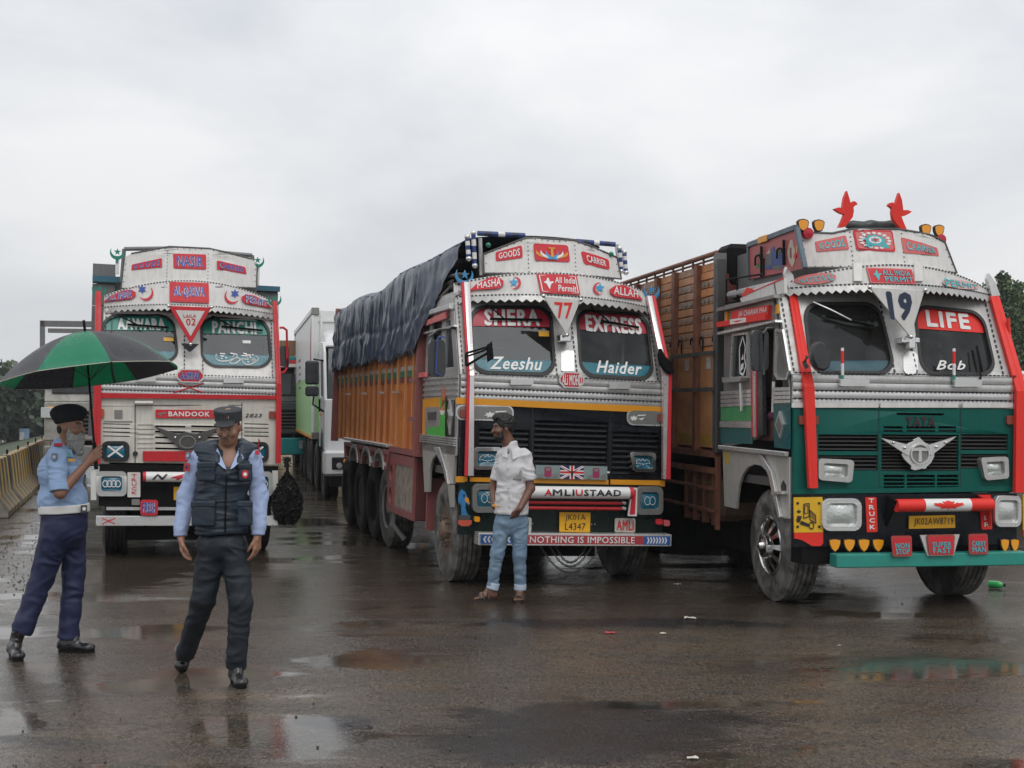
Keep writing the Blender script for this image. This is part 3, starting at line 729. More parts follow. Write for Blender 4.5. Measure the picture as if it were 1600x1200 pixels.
def ringloops(cx, cy, r, rx=1.0, w=.05, n=20):
    L = []
    for i in range(n):
        a0, a1 = 2*pi*i/n, 2*pi*(i+1)/n
        L.append([(cx+rx*(r-w)*cos(a0), cy+(r-w)*sin(a0)), (cx+rx*r*cos(a0), cy+r*sin(a0)), (cx+rx*r*cos(a1), cy+r*sin(a1)), (cx+rx*(r-w)*cos(a1), cy+(r-w)*sin(a1))])
    return L
RINGS4 = sum([ringloops(.2+.2*i, .5, .24, .62, .06) for i in range(4)], [])
RINGS2 = sum([ringloops(.36+.28*i, .5, .26, .62, .035) for i in range(2)], [])
def outline_loops(P, w):
    L = []
    n = len(P)
    for i in range(n):
        a, b = Vector(P[i]), Vector(P[(i+1) % n]); d = b-a
        if d.length < 1e-5: continue
        k = Vector((-d.y, d.x)).normalized()*w; L.append([tuple(a-k), tuple(b-k), tuple(b+k), tuple(a+k)])
    return L
BAT = [(.5, .25), (.56, .38), (.66, .33), (.72, .42), (.9, .38), (.84, .62), (.68, .70), (.62, .58), (.56, .62), (.54, .76), (.5, .68), (.46, .76), (.44, .62), (.38, .58), (.32, .70), (.16, .62), (.1, .38), (.28, .42), (.34, .33), (.44, .38)]
BATL = outline_loops(BAT, .012)
CROSS = [[(.1, .14), (.17, .05), (.9, .86), (.83, .95)], [(.83, .05), (.9, .14), (.17, .95), (.1, .86)]]
MAPLE = [(.5, .0), (.515, .0), (.51, .25), (.74, .21), (.70, .32), (.95, .56), (.89, .60), (.92, .75), (.78, .71), (.75, .78), (.63, .62), (.68, .90), (.60, .86), (.5, 1.0), (.40, .86), (.32, .90), (.37, .62), (.25, .78), (.22, .71), (.08, .75), (.11, .60), (.05, .56), (.30, .32), (.26, .21), (.49, .25), (.485, .0)]
SHIELD = [(.5, 0), (.8, .25), (.97, .6), (1, .93), (.5, 1.0), (0, .93), (.03, .6), (.2, .25)]
INDIA = [(.5, 0), (.62, .3), (.72, .48), (.98, .62), (.9, .7), (.66, .66), (.6, .8), (.62, .95), (.48, 1), (.4, .85), (.3, .7), (.08, .62), (.2, .5), (.3, .5), (.38, .25)]
BIRD = [(.54, 1.0), (.42, .80), (.38, .62), (.36, .53), (.18, .54), (.0, .50), (.12, .44), (.30, .38), (.44, .36), (.32, .17), (.20, .0), (.45, .02), (.68, .19), (.80, .30), (.84, .46), (.82, .56), (.90, .61), (1.0, .64), (.93, .71), (.82, .73), (.70, .67), (.64, .80)]
LANTERN = [(.5, 0), (.78, .10), (.95, .42), (1, .78), (.86, .92), (.5, 1), (.14, .92), (0, .78), (.05, .42), (.22, .10)]
EAGLE = [(.2, 0), (.9, 0), (1, .12), (.75, .2), (.6, .4), (.65, .55), (.9, .45), (.85, .65), (.6, .9), (.3, 1), (.1, .85), (.05, .6), (.3, .45), (.3, .2)]
def roll(T, p0, p1, y, r, segs, name='bumper_roll', end=BLACKM):
    """horizontal cylinder between px p0 and p1; segs: (fraction0, fraction1, material)"""
    A = T.pt(*p0, y); B = T.pt(*p1, y); root = None
    for f0, f1, m in segs:
        mb = MB().use(m); a, b = A.lerp(B, f0), A.lerp(B, f1); mb.tube([a, b], r, 20)
        if root is None: root = T.b(mb, name)
        else: mb.done('roll_sleeve', None, root)
    ax = (B-A)
    def mp(u, v, d):
        p = A+ax*u; t = v/r; rr = r+d; return Vector((p.x, p.y-rr*cos(t), p.z+rr*sin(t)))
    RS_ = Surf(mp); RS_.curved = 1; return root, RS_
def finial_moon(T, px, py, y, m, s=.17, ang=100, name='crescent_ornament'):
    c = T.pt(px, py, y); L = crescent(0, 0, s*.5, s*.42, s*.16, radians(ang), 18)
    mb = MB().use(m); mb.poly([L], 0, .02); mb.poly([star(s*.02, s*.06, s*.26)], .0, .025)
    mb.poly([(-.015, -s*.75), (.015, -s*.75), (.012, -s*.42), (-.012, -s*.42)], .002, .016)
    S = Surf(lambda u, v, d: Vector((c.x+u, c.y-d, c.z+v))); return T.b(mb, name, None, S)
def shape3(T, px0, py0, px1, py1, y, L, m, th=.02, name='ornament', border=None, flip=False):
    a, b = T.pt(px0, py1, y), T.pt(px1, py0, y)
    P = [((a.x+(b.x-a.x)*((1-u) if flip else u)), a.z+(b.z-a.z)*v) for u, v in L]
    S = Surf(lambda u, v, d: Vector((u, y-d, v))); mb = MB().use(m); mb.poly(P, 0, th)
    if border:
        c = (sum(p[0] for p in P)/len(P), sum(p[1] for p in P)/len(P)); mb.use(border)
        big = [(c[0]+(p[0]-c[0])*1.22, c[1]+(p[1]-c[1])*1.22) for p in P]; mb.poly(big, -.012, th-.008)
    return T.b(mb, name, None, S, bevel=.0)
def wiper(T, p0, p1, q0, q1, m=BLACKM):
    a = Vector((*T.scr.hit(*p0, .06), .05)); b = Vector((*T.scr.hit(*p1, .03), .035)); mb = MB().use(m); mb.tube([a, a.lerp(b, .5)+Vector((0, 0, .02)), b], .009, 6)
    o = T.b(mb, 'wiper', None, T.scr); mb = MB().use(BLACKM); c, d = Vector((*T.scr.hit(*q0, .0), .012)), Vector((*T.scr.hit(*q1, .0), .012)); mb.tube([c, d], .009, 5); mb.tube([c+Vector((0, .012, .012)), d+Vector((0, .012, .012))], .006, 5); mb.done('wiper_blade', None, o, T.scr)
def pennant(T, pts, m, txts, border=None, y=-.02, d=.02):
    """triangular number board hung in front of the visor; pts tl, tr, bottom in px on plane local y"""
    P = [T.pt(*p, y) for p in pts]
    lean = .10
    S = Surf(lambda u, v, dd: Vector((u, y-dd+(v-P[2].z)*0, v))); L = [(P[2].x, P[2].z), (P[1].x, P[1].z), (P[0].x, P[0].z)]
    mb = MB().use(border or m); mb.poly(L, 0, d); o = T.b(mb, 'number_board', None, S, bevel=.004)
    if border:
        c = (sum(p[0] for p in L)/3, sum(p[1] for p in L)/3); MB().use(m).poly([(c[0]+(p[0]-c[0])*.68, c[1]+(p[1]-c[1])*.68) for p in L], d, d+.003).done('inset', None, o, S); d += .003
    for t, q, mt, bo in txts:
        Qx = [(p.x, p.z) for p in (T.pt(x, yy, y-d) for x, yy in q)]; text(t, Qx, S, mt, o, d+.003, bo)
    for p in P:
        mb = MB().use(CHROME); mb.ball((p.x, y-d-.005, p.z), .022); mb.done('bolt', None, o)
    return o
def mirror(T, q, x, arm=True, y=None, m=None, th=.06):
    """mirror housing facing the camera on plane local y"""
    P = [T.pt(px, py, y) for px, py in q]; S = Surf(lambda u, v, d: Vector((u, y-d, v)))
    L = [(p.x, p.z) for p in P]; qq = [L[0], L[1], L[2], L[3]]; out = [bil(qq, a, b) for a, b in rrect(0, 0, 1, 1, .18, 4)]
    mb = MB().use(m or MIRR); mb.poly(out, -th, 0); return T.b(mb, 'mirror', None, S, bevel=.008)

def underhang(T, L, px_list): pass
def side_panel(T, pts, m, name='side_panel', d0=0.0, d1=.012, holes=(), conv=None, parent=None, bevel=0, off=0, sub=0):
    L = [T.side.hit(*((conv(*p)) if conv else p), off) for p in pts]; mb = MB().use(m); mb.poly([L]+list(holes), d0, d1, sub); return T.b(mb, name, None, T.side, parent, bevel=bevel)

# ================================================================== TRUCK with number 77 (middle)
def truck77():
    T = Rig(712, 12.78, 1.12, 16.3, 2.1, 'decorated_truck', 'silver and black decorated truck with number 77 board, orange cargo body under a navy tarpaulin'); H, SC, V, HT, BU = T.hood, T.scr, T.vis, T.hat, T.bump
    def holes(T):
        o = []
        for a, b in ((T.hood.hit(746, 742), T.hood.hit(827, 672)), (T.hood.hit(833, 724), T.hood.hit(950, 660)), (T.hood.hit(955, 742), T.hood.hit(1030, 676))):
            o.append([(a[0], a[1]), (b[0], a[1]), (b[0], b[1]), (a[0], b[1])])
        T.hh = o; return o
    red = lambda t, tq: band(.70, 1, mat('red_windscreen_band', (.42, .02, .045), .35), t, WHITEL, tq, .055, 0)
    yl = small_label(.84, .56, .97, .64, YPLATE)
    c = D(zh0=1.06, zh1=1.86, zb=2.12, hood_m=BLACK, hood_holes=holes, len=8.6, roof_m=SILVER,
          windows=[[(735, 479), (860, 480), (867, 585), (738, 581)], [(901, 484), (1010, 492), (1021, 592), (908, 586)]],
          stickers=[[red('SHERA', (.17, .71, .86, .97)), band(0, .20, TEALB, 'Zeeshu', WHITEL, (.22, .05, .86, .24), .03, .35), yl],
                    [red('EXPRESS', (.12, .68, .92, .94)), band(0, .20, TEALB, 'Haider', WHITEL, (.22, .05, .86, .24), .03, .35)]],
          vis_t=3.225, vis_drop=.15, vis_b=2.93, hat=[(756, 427), (971, 436), (964, 402), (896, 375), (822, 371), (755, 397)], hat_c=(-.38, .13), crownbox=True)
    cab(T, c)
    for hl, n in zip(T.hh, (8, 8, 8)): slats(T, H, hl[0][0]+.005, hl[1][0]-.005, hl[0][1], hl[2][1], n, BLACK, .42)
    # seams, yellow strips
    T.plate(H, [(712, 631), (1037, 646), (1037, 636), (712, 621)], .012, .026, YELLOW, 'yellow_strip', sub=2)
    for a, b, c2 in ((711, 729, 744), (733, 949, 745.5), (952, 1037, 749)): T.plate(H, [(a, c2+9+(b-a)*.01), (b, c2+9+(b-a)*.018), (b, c2+(b-a)*.018), (a, c2)], .012, .035, YELLOW, 'yellow_strip', sub=2)
    for x in (831, 952): T.plate(H, [(x, 742), (x+1.2, 742), (x+1.2, 634), (x, 634)], .012, .0135, RUBBER, 'seam')
    # marker lamp plates
    T.plaque(H, [(712, 632), (802, 634), (802, 658), (712, 656)], GREYP, None, d=.012, r=.4, border=SILVERB, bd=.012)
    T.plaque(H, [(979, 639), (1038, 641), (1038, 666), (979, 664)], GREYP, None, d=.012, r=.4, border=SILVERB, bd=.012)
    T.plaque(H, Q(P4, 235, 78, 275, 130), BROWNL, None, d=.03, r=.1, name='marker_lamp', bd=.02); T.plaque(H, Q(P4, 1470, 108, 1505, 158), BROWNL, None, d=.03, r=.1, name='marker_lamp', bd=.02)
    for q, k in ((Q(P4, 395, 70, 530, 140), 0), (Q(P4, 1300, 95, 1400, 160), 1)):
        shape2([star(.2, .4, .3, 7, .5), [(.45, .6), (.95, .65), (.95, .75), (.45, .72)], [(.5, .35), (.7, .2), (.9, .5), (.7, .4)]], T.quad(H, q, .026), H, WHITEL, T.root, .03, pm=T.R)
    # headlights
    lamp(T, H, Q(P4, 322, 315, 500, 455), CHROME, BLUELAMP, .17, .09, .16, BATL); lamp(T, H, [P4(1295, 345), P4(1462, 350), P4(1458, 470), P4(1322, 468)], CHROME, BLUELAMP, .17, .09, .16, BATL)
    # picture strip with the union flag
    qs = Q(P4, 700, 425, 1145, 508); qs = [(x, y+(x-835)*.02) for x, y in qs]
    MB2 = MB().use(SILVER); a, b = T.pt(828, 736, -.035), T.pt(952, 738.5, -.035); MB2.tube([a, b], .014, 8); T.b(MB2, 'strip_bar')
    po, PQ, dd = T.plaque(H, qs, mat('dull_picture_ground', (.20, .28, .28), .35, dirt=.5, dcol=(.3, .3, .28), scale=20), None, d=.02, r=.02, bd=.05)
    fq = [bil(PQ, .335, 1), bil(PQ, .665, 1), bil(PQ, .665, 0), bil(PQ, .335, 0)]
    shape2([[(0, 0), (1, 0), (1, 1), (0, 1)]], fq, H, mat('flag_navy', (.012, .018, .10), .35), po, dd+.001, 'flag')
    shape2([[(0, 0), (.1, 0), (1, .9), (1, 1), (.9, 1), (0, .1)], [(1, 0), (1, .1), (.1, 1), (0, 1), (0, .9), (.9, 0)], [(.4, 0), (.6, 0), (.6, 1), (.4, 1)], [(0, .34), (1, .34), (1, .66), (0, .66)]], fq, H, WHITEL, po, dd+.002, 'flag')
    shape2([[(.45, 0), (.55, 0), (.55, 1), (.45, 1)], [(0, .42), (1, .42), (1, .58), (0, .58)], [(0, 0), (.04, 0), (.4, .36), (.36, .36)], [(1, 1), (.96, 1), (.6, .64), (.64, .64)], [(0, 1), (.0, .96), (.32, .64), (.38, .64)], [(1, 0), (1, .04), (.68, .36), (.62, .36)]], fq, H, REDL, po, dd+.0035, 'flag')
    shape2([[(.2, .75), (.5, .45), (.8, .75), (.5, .55)], [(.46, .2), (.54, .2), (.54, .6), (.46, .6)]], fq, H, BLACKL, po, dd+.005)
    for a0 in (.0, .675):
        pq = [bil(PQ, a0, 1), bil(PQ, a0+.325, 1), bil(PQ, a0+.325, 0), bil(PQ, a0, 0)]
        shape2([rrect(.36, .1, .66, .88, .1)], pq, H, mat('picture_magenta', (.30, .03, .09), .35), po, dd+.002, 'picture'); shape2([[(.42, .6), (.6, .6), (.6, .8), (.42, .8)], [(.1, .05), (.3, .05), (.36, .35), (.1, .3)], [(.7, .1), (.95, .1), (.95, .5), (.7, .3)]], pq, H, GREYP, po, dd+.004, 'picture')
    # bumper panel
    zb = 1.05
    mb = MB().use(BGREEN); mb.grid(lambda a, b: (-1.10+2.2*a, .52+(zb-.52)*b, 0), 12, 2, .05); T.b(mb, 'bumper_panel', None, Surf(lambda u, v, d: Vector((u, BU.f(u, v)+d, v))), bevel=.0)
    lamp(T, BU, Q(P4, 315, 545, 495, 725), GREYP, BLUELAMP, .2, .05, .22, RINGS2); lamp(T, BU, Q(P4, 1337, 562, 1506, 738), GREYP, BLUELAMP, .2, .05, .22, RINGS2)
    # eagle sticker
    q = T.quad(BU, Q(P4, 218, 575, 300, 770)); shape2([EAGLE], q, BU, mat('eagle_blue', (.03, .22, .50), .4, dirt=.6, dcol=(.02, .08, .2), scale=20), T.root, .004, pm=T.R)
    shape2([[(.55, .62), (.95, .5), (.85, .7), (.6, .75)]], q, BU, YELLOW, T.root, .007, pm=T.R); shape2([[(.05, 0), (1, 0), (.9, .16), (.1, .16)]], q, BU, STEELD, T.root, .008, pm=T.R); shape2([circ(.5, .78, .06, 8)], q, BU, BLACKL, T.root, .009, pm=T.R)
    q = T.quad(BU, Q(P4, 222, 770, 307, 808)); shape2([[(0, 1), (0, .35), (.25, .0), (.75, .0), (1, .35), (1, 1)]], q, BU, mat('coral_flap', (.55, .09, .05), .5), T.root, .01, 'rubber_flap', pm=T.R)
    T.plaque(BU, Q(P4, 326, 748, 360, 782), AMBER, None, d=.04, r=.3, name='marker_lamp'); T.plaque(BU, Q(P4, 1462, 765, 1503, 798), REDL, None, d=.04, r=.3, name='marker_lamp'); T.plaque(BU, Q(P4, 1511, 771, 1547, 808), PINKR, None, d=.03, r=.3, name='marker_lamp')
    r, RS = roll(T, P4(655, 596), P4(1312, 602), -.20, .062, ((.025, .965, WHITEL), (0, .03, REDL), (.96, 1.0, REDL)))
    def tq(x0, x1): return [(x0, .036), (x1, .036), (x1, -.03), (x0, -.03)]
    for t, x0, x1, m in (('A', .145, .215, REDL), ('MLI', .22, .425, BLACKL), ('U', .435, .505, REDL), ('STAAD', .515, .87, BLACKL)): text(t, tq(x0, x1), RS, m, r, .003, .055)
    for py in (660, 694):
        for (m, x0, x1) in ((RED, 655, 1245), (SILVERB, 1246, 1270)):
            mb = MB().use(m); a, b = T.pt(*P4(x0, py), -.17), T.pt(*P4(x1, py+6), -.17); mb.tube([a, b], .017, 8); T.b(mb, 'bumper_tube')
    sq = [P4(1285, 562), P4(1322, 566), P4(1318, 742), P4(1262, 740)]; T.plaque(BU, sq, WHITEL, None, d=.02, r=.02, name='end_plate', bd=.10); T.plaque(BU, [P4(1290, 575), P4(1308, 577), P4(1302, 728), P4(1268, 728)], REDL, None, d=.006, r=.02, name='end_plate_stripe', bd=.121)
    # number plate + plaques
    o, pq, dd = T.plaque(BU, [P4(852, 720), P4(1045, 722), P4(1041, 845), P4(850, 841)], YPLATE, None, d=.01, r=.03, name='number_plate', bd=.03, sub=0)
    for t, b0, b1 in (('JK01A', .53, .90), ('L4347', .10, .46)): text(t, [bil(pq, .18, b1), bil(pq, .84, b1), bil(pq, .84, b0), bil(pq, .18, b0)], BU, BLACKL, o, dd+.004, .0)
    T.plaque(BU, [P4(1200, 757), P4(1327, 759), P4(1325, 847), P4(1198, 845)], mat('worn_white_plate', (.6, .57, .52), .5, dirt=.8, dcol=(.2, .17, .14)), 'AMLI', REDL, d=.015, r=.12, bold=.03, bd=.02); T.plaque(BU, [P4(550, 752), P4(679, 754), P4(677, 845), P4(548, 843)], MATS['worn_white_plate'], 'R', REDL, d=.015, r=.12, bold=.02, pad=(.72, .1), bd=.02)
    for x0 in (-.55, .12):
        mb = MB().use(SILVER)
        for i in range(7): mb.ball((x0+i*.035, .0, .64), .008)
        T.b(mb, 'rivets', None, Surf(lambda u, v, d: Vector((u, BU.f(u, d)-.0, d))))
    # lower bumper beam
    bx0, bx1 = T.bump.hit(740, 842)[0], T.bump.hit(1037, 842)[0]; zt, zl = T.bump.hit(888, 831.5)[1], T.bump.hit(888, 850.5)[1]
    mb = MB().use(SILVERB); mb.box(bx0, bx1, -.22, -.05, zl, zt); o = T.b(mb, 'bumper_beam', bevel=.006)
    S = Surf(lambda u, v, d: Vector((u, -.22-d, v))); Lw = bx1-bx0; e = .018
    for f0, f1, m in ((.01, .19, mat('blue_panel', (.01, .11, .40), .4, dirt=.2)), (.19, .85, mat('dull_red_panel', (.42, .04, .05), .45, dirt=.35, dcol=(.3, .1, .09))), (.85, .99, MATS['blue_panel'])):
        MB().use(m).poly([(bx0+Lw*f0, zl+e), (bx0+Lw*f1, zl+e), (bx0+Lw*f1, zt-e), (bx0+Lw*f0, zt-e)], .0, .004).done('sticker', None, o, S)
    text('NOTHING IS IMPOSSIBLE', [(bx0+Lw*.255, zt-.028), (bx0+Lw*.80, zt-.028), (bx0+Lw*.80, zl+.03), (bx0+Lw*.255, zl+.03)], S, WHITEL, o, .008, .02)
    for f0, f1, sg in ((.03, .17, -1), (.865, .975, 1)):
        L = []
        for i in range(7):
            x = bx0+Lw*(f0+(f1-f0)*i/7); w = Lw*(f1-f0)/7*.5; zm = (zt+zl)/2; h2 = (zt-zl)/2-.03; t = w*.9*sg
            L += [[(x, zm-h2), (x+w, zm-h2), (x+w+t, zm), (x+t, zm)], [(x+t, zm), (x+w+t, zm), (x+w, zm+h2), (x, zm+h2)]]
        mb = MB().use(WHITEL)
        for l in L: mb.poly(l, .006, .007)
        mb.done('chevron', None, o, S)
    # chains
    for x0, x1, dp in ((-.16, .50, .30), (-.06, .40, .235), (.0, .34, .19)):
        n = int((hypot(x1-x0, dp*2))/.030)
        mb = MB().use(STEELD); pts = []
        for i in range(n+1):
            t = i/n; x = x0+(x1-x0)*t-.12; z = zl-dp*4*t*(1-t)*.92; pts.append(Vector((x, -.14, z)))
        for i in range(n):
            c2 = (pts[i]+pts[i+1])/2; d = (pts[i+1]-pts[i]).normalized(); o2 = Vector((0, 1, 0)) if i % 2 else Vector((0, 1, 0)).cross(d)
            L = [c2+d*.022*cos(a)+o2*.010*sin(a) for a in [2*pi*k/8 for k in range(9)]]; mb.tube(L, .0045, 4, cap=False)
        T.b(mb, 'chain')
    # name plaques
    T.plaque(HT, [P3(693, 160), P3(910, 172), P3(924, 278), P3(706, 268)], REDL, None, d=.01, r=.15)
    eq = T.quad(HT, [P3(705, 178), P3(908, 188), P3(912, 268), P3(712, 258)], .012)
    em = []
    for k, (rr, m) in enumerate(((.5, YELLOW), (.36, WHITEL), (.2, CYANL))):
        P = [(.5+rr*(x-.5)*2, .10+(y-.02)*(.86+.04*k)) for x, y in crescent(.5, .5, .5, .46, .17, pi/2, 18)]
        shape2([P], eq, HT, m, T.root, .014+.002*k, pm=T.R)
    shape2([[(.46, .1), (.54, .1), (.54, .9), (.46, .9)], [(.4, .85), (.6, .85), (.6, .95), (.4, .95)]], eq, HT, YELLOW, T.root, .022, pm=T.R); shape2([[(.3, .02), (.7, .02), (.58, .2), (.42, .2)]], eq, HT, CYANL, T.root, .022, pm=T.R)
    T.plaque(HT, [P3(458, 215), P3(622, 172), P3(628, 250), P3(460, 272)], REDL, 'GOODS', WHITEL, d=.01, r=.2, pad=(.1, .2)); T.plaque(HT, [P3(990, 207), P3(1165, 262), P3(1172, 325), P3(1012, 290)], REDL, 'CARRIER', WHITEL, d=.01, r=.2, pad=(.14, .22))
    def drop(sq, txt, flip, tp):
        Qv = T.quad(V, sq, .03); L = [(0, .0), (.55, 0), (.88, .02), (1, .3), (1, .62), (.85, .95), (.6, 1), (.25, .62)];
        if flip: L = [(1-a, b) for a, b in L][::-1]
        o = MB().use(REDL).poly([bil(Qv, a, b) for a, b in L], .012, .03, 2); o = T.b(o, 'name_plaque', None, V)
        text(txt, [bil(Qv, a, b) for a, b in tp], V, WHITEL, o, .034, .02)
    drop([P3(295, 385), P3(507, 365), P3(507, 442), P3(295, 455)], 'MASHA', False, ((.22, .62), (.92, .95), (.92, .22), (.22, .12))); drop([P3(1175, 420), P3(1378, 425), P3(1378, 515), P3(1175, 490)], 'ALLAH', True, ((.10, .92), (.84, .62), (.84, .12), (.10, .22)))
    for cx, cy, a in ((577, 408, 170), (1105, 443, 10)):
        q = T.quad(V, Q(P3, cx-42, cy-42, cx+42, cy+42), .015); sg = 1 if a == 170 else 0
        shape2([crescent(.5, .5, .46, .42, .14, radians(a), 16)], q, V, REDL, T.root, .018, pm=T.R); shape2([star(.42 if sg else .55, .55, .38)], q, V, CYANL, T.root, .02, pm=T.R)
    o, pq, dd = T.plaque(V, [P3(712, 350), P3(962, 360), P3(985, 483), P3(738, 470)], REDL, None, d=.012, r=.02, border=REDL, bd=.012, sub=2)
    shape2(outline_loops([(.05, .08), (.95, .08), (.95, .92), (.05, .92)], .012), pq, V, WHITEL, o, dd+.004); shape2([[(.1+.28*a, .2+.6*b) for a, b in INDIA]], pq, V, WHITEL, o, dd+.004)
    text('All India', [bil(pq, a, b) for a, b in ((.40, .86), (.92, .86), (.92, .54), (.40, .54))], V, WHITEL, o, dd+.005, .02, .3); text('Permit', [bil(pq, a, b) for a, b in ((.44, .46), (.92, .46), (.92, .12), (.44, .12))], V, WHITEL, o, dd+.005, .02, .3)
    pennant(T, [P3(752, 490), P3(985, 515), P3(898, 735)], WHITE, [('77', [P3(822, 527), P3(938, 532), P3(930, 634), P3(845, 630)], REDF, .03)], y=.02)
    # mullion fittings + ALI MOHD plaque
    T.plaque(SC, Q(P3, 868, 830, 950, 960), SILVERB, None, d=.012, r=.1, name='mullion_plate'); mb = MB().use(CHROME); p = T.pt(*P3(890, 760), .10); mb.box(p.x-.06, p.x+.06, p.y-.05, p.y+.1, p.z-.03, p.z+.05); T.b(mb, 'lock_handle', bevel=.012)
    o, pq, dd = T.plaque(H, [P3(850, 962), P3(1005, 968), P3(1003, 1068), P3(852, 1062)], REDL, 'ALi MOHD', WHITEL, d=.02, r=.3, border=SILVERB, bd=.03, n=1, bold=.02, pad=(.1, .16))
    for q in (Q(P3, 550, 1010, 690, 1045), Q(P3, 1168, 1028, 1298, 1070)): T.plaque(H, q, SILVERB, None, d=.05, r=.1, name='grab_step', bd=.02)
    wiper(T, P3(400, 540), P3(505, 628), P3(420, 636), P3(745, 642)); wiper(T, P3(1055, 560), P3(1165, 650), P3(1115, 648), P3(1350, 690))
    # corner posts, ornaments
    posts(T, [(721.5, 734.5, 724.5, 440, .42), (731, 741.5, 734, 587, .0), (727, 740.5, 731, 744, -.04)], [(1024, 1011, 1019, 462, .40), (1050, 1036.5, 1045, 586, -.0), (1048, 1036, 1041, 749, -.04)], REDL, SILVERB)
    for pts in (): pass
    moonb = mat('blue_ornament_metal', (.05, .26, .48), .4, dirt=.2)
    finial_moon(T, 725, 431, .42, moonb, .19, 90); finial_moon(T, 1017, 455, .40, moonb, .19, 90)
    blu = mat('blue_ornament_paint', (.012, .045, .21), .4, dirt=.4); 
    def spools(xs, y0, y1, yy):
        for x, a, b in xs:
            A, B = T.pt(x, a, yy), T.pt(x+2.5, b, yy); mb = MB(); n = 5
            o = None
            for i in range(n):
                mb = MB().use(blu if i % 2 == 0 else WHITEL); mb.tube([A.lerp(B, i/n), A.lerp(B, (i+1)/n)], .024, 10)
                if o is None: o = T.b(mb, 'striped_rod')
                else: mb.done('stripe', None, o)
            for p in (A, B): mb = MB().use(SILVERB); mb.ball(tuple(p), .031); mb.done('rod_ball', None, o)
    spools([(730, 370, 404), (739.5, 364, 415)], 0, 0, .45); spools([(968, 388, 424), (975.5, 394, 426)], 0, 0, .5)
    for x0, y0, x1, y1 in ((746, 364.5, 820, 368), (902, 377, 961, 382)):
        A, B = T.pt(x0, y0, .55), T.pt(x1, y1, .55); o = None
        for i in range(7):
            mb = MB().use(blu if i % 2 == 0 else (WHITEL if i == 3 else NAVYL)); mb.tube([A.lerp(B, i/7), A.lerp(B, (i+1)/7)], .027, 10)
            if o is None: o = T.b(mb, 'striped_rod')
            else: mb.done('stripe', None, o)
    # struts beside crown
    for xa, ya, xb2, yb in ((752, 430, 750, 372), (968, 436, 964, 382)):
        mb = MB().use(SILVER); mb.tube([T.pt(xa, ya, .52), T.pt(xb2, yb, .52)], .022, 6); T.b(mb, 'crown_strut')
    for x, y in ((763, 383), (955, 397)): mb = MB().use(mat('green_lens', (.01, .18, .10), .25)); p = T.pt(x, y, .36); mb.ball(tuple(p), .028); T.b(mb, 'marker_lamp')
    # mirrors
    m = mirror(T, Q(P3, 42, 765, 145, 995), 0, y=.25); 
    mb = MB().use(BLUEL); mb.tube([T.pt(*P3(*p), .2) for p in ((90, 775), (100, 748), (122, 742), (142, 752))], .008, 5); mb.tube([T.pt(*P3(*p), .2) for p in ((95, 770), (92, 850), (85, 970), (120, 992))], .007, 5); mb.done('cable', None, m)
    mb = MB().use(STEELD); mb.tube([T.pt(*P3(*p), .35) for p in ((40, 745), (100, 700), (200, 690), (225, 715))], .014, 6); T.b(mb, 'mirror_arm')
    mb = MB().use(BLACKM)
    for A, B, r in (((272, 848), (420, 805), .012), ((275, 925), (425, 835), .014), ((275, 850), (275, 925), .016), ((272, 870), (420, 818), .010)): mb.tube([T.pt(*P3(*A), -.10), T.pt(*P3(*B), -.14)], r, 5)
    T.b(mb, 'black_ribbon')
    a = [T.pt(*P3(*p), -.15) for p in ((400, 800), (432, 772), (442, 880), (405, 905))]; mb = MB().use(BLACKM); S = Surf(lambda u, v, d: Vector((u, a[0].y-d, v))); mb.poly([(p.x, p.z) for p in a][::-1], 0, .02); T.b(mb, 'ribbon_bow', None, S)
    a = [T.pt(*P3(*p), .0) for p in ((1470, 812), (1500, 870), (1545, 910), (1555, 975), (1515, 978), (1470, 920), (1460, 860))]; mb = MB().use(BLACKM); S2 = Surf(lambda u, v, d: Vector((u, -.05-d, v))); mb.poly([(p.x, p.z) for p in a][::-1], -.03, .05); T.b(mb, 'mirror', None, S2, bevel=.015)
    # ---------------- cab side
    W = T.W
    so = [(.10, 1.30), (1.70, 1.30), (1.70, 2.95), (.50, 2.95), (.12, 2.12), (.10, 1.86)]
    wh = [(.95, 2.18), (1.50, 2.18), (1.50, 2.72), (.95, 2.72)]; wq = [(.34, 2.20), (.78, 2.20), (.78, 2.70), (.56, 2.70)]
    mb = MB().use(SILVER); mb.poly([so, wh, wq], -.04, 0); T.b(mb, 'cab_side', None, T.side, bevel=.003)
    for w_ in (wh, wq): MB2 = MB().use(DGLASS); MB2.poly(w_, -.02, -.02); T.b(MB2, 'side_window', None, T.side)
    for z in (1.92, 1.98, 2.04, 2.10): mb = MB().use(SILVERB); mb.box(.12, 1.7, 0, 0, 0, 0) if False else mb.poly([(.13, z-.012), (1.68, z-.012), (1.68, z+.012), (.13, z+.012)], 0, .02); T.b(mb, 'side_rail', None, T.side)
    side_panel(T, Qs(S6, (1090, 112), (1222, 95), (1225, 170), (1120, 170), (1105, 380), (1085, 385)), YELLOW, 'door_paint', .002, .008)
    side_panel(T, Qs(S6, (1112, 172), (1222, 168), (1220, 340), (1110, 365)), SILVER, 'door_plate', .002, .014)
    side_panel(T, Qs(S6, (1225, 95), (1262, 90), (1258, 398), (1170, 398), (1128, 372), (1130, 325), (1222, 310)), BGREENR, 'door_paint', .014, .018)
    side_panel(T, Qs(S6, (1140, 210), (1195, 205), (1193, 262), (1140, 266)), STEELD, 'door_lock', .014, .03)
    side_panel(T, Qs(S6, (1268, 120), (1322, 118), (1318, 388), (1262, 390)), BLACK, 'corner_panel', .002, .01)
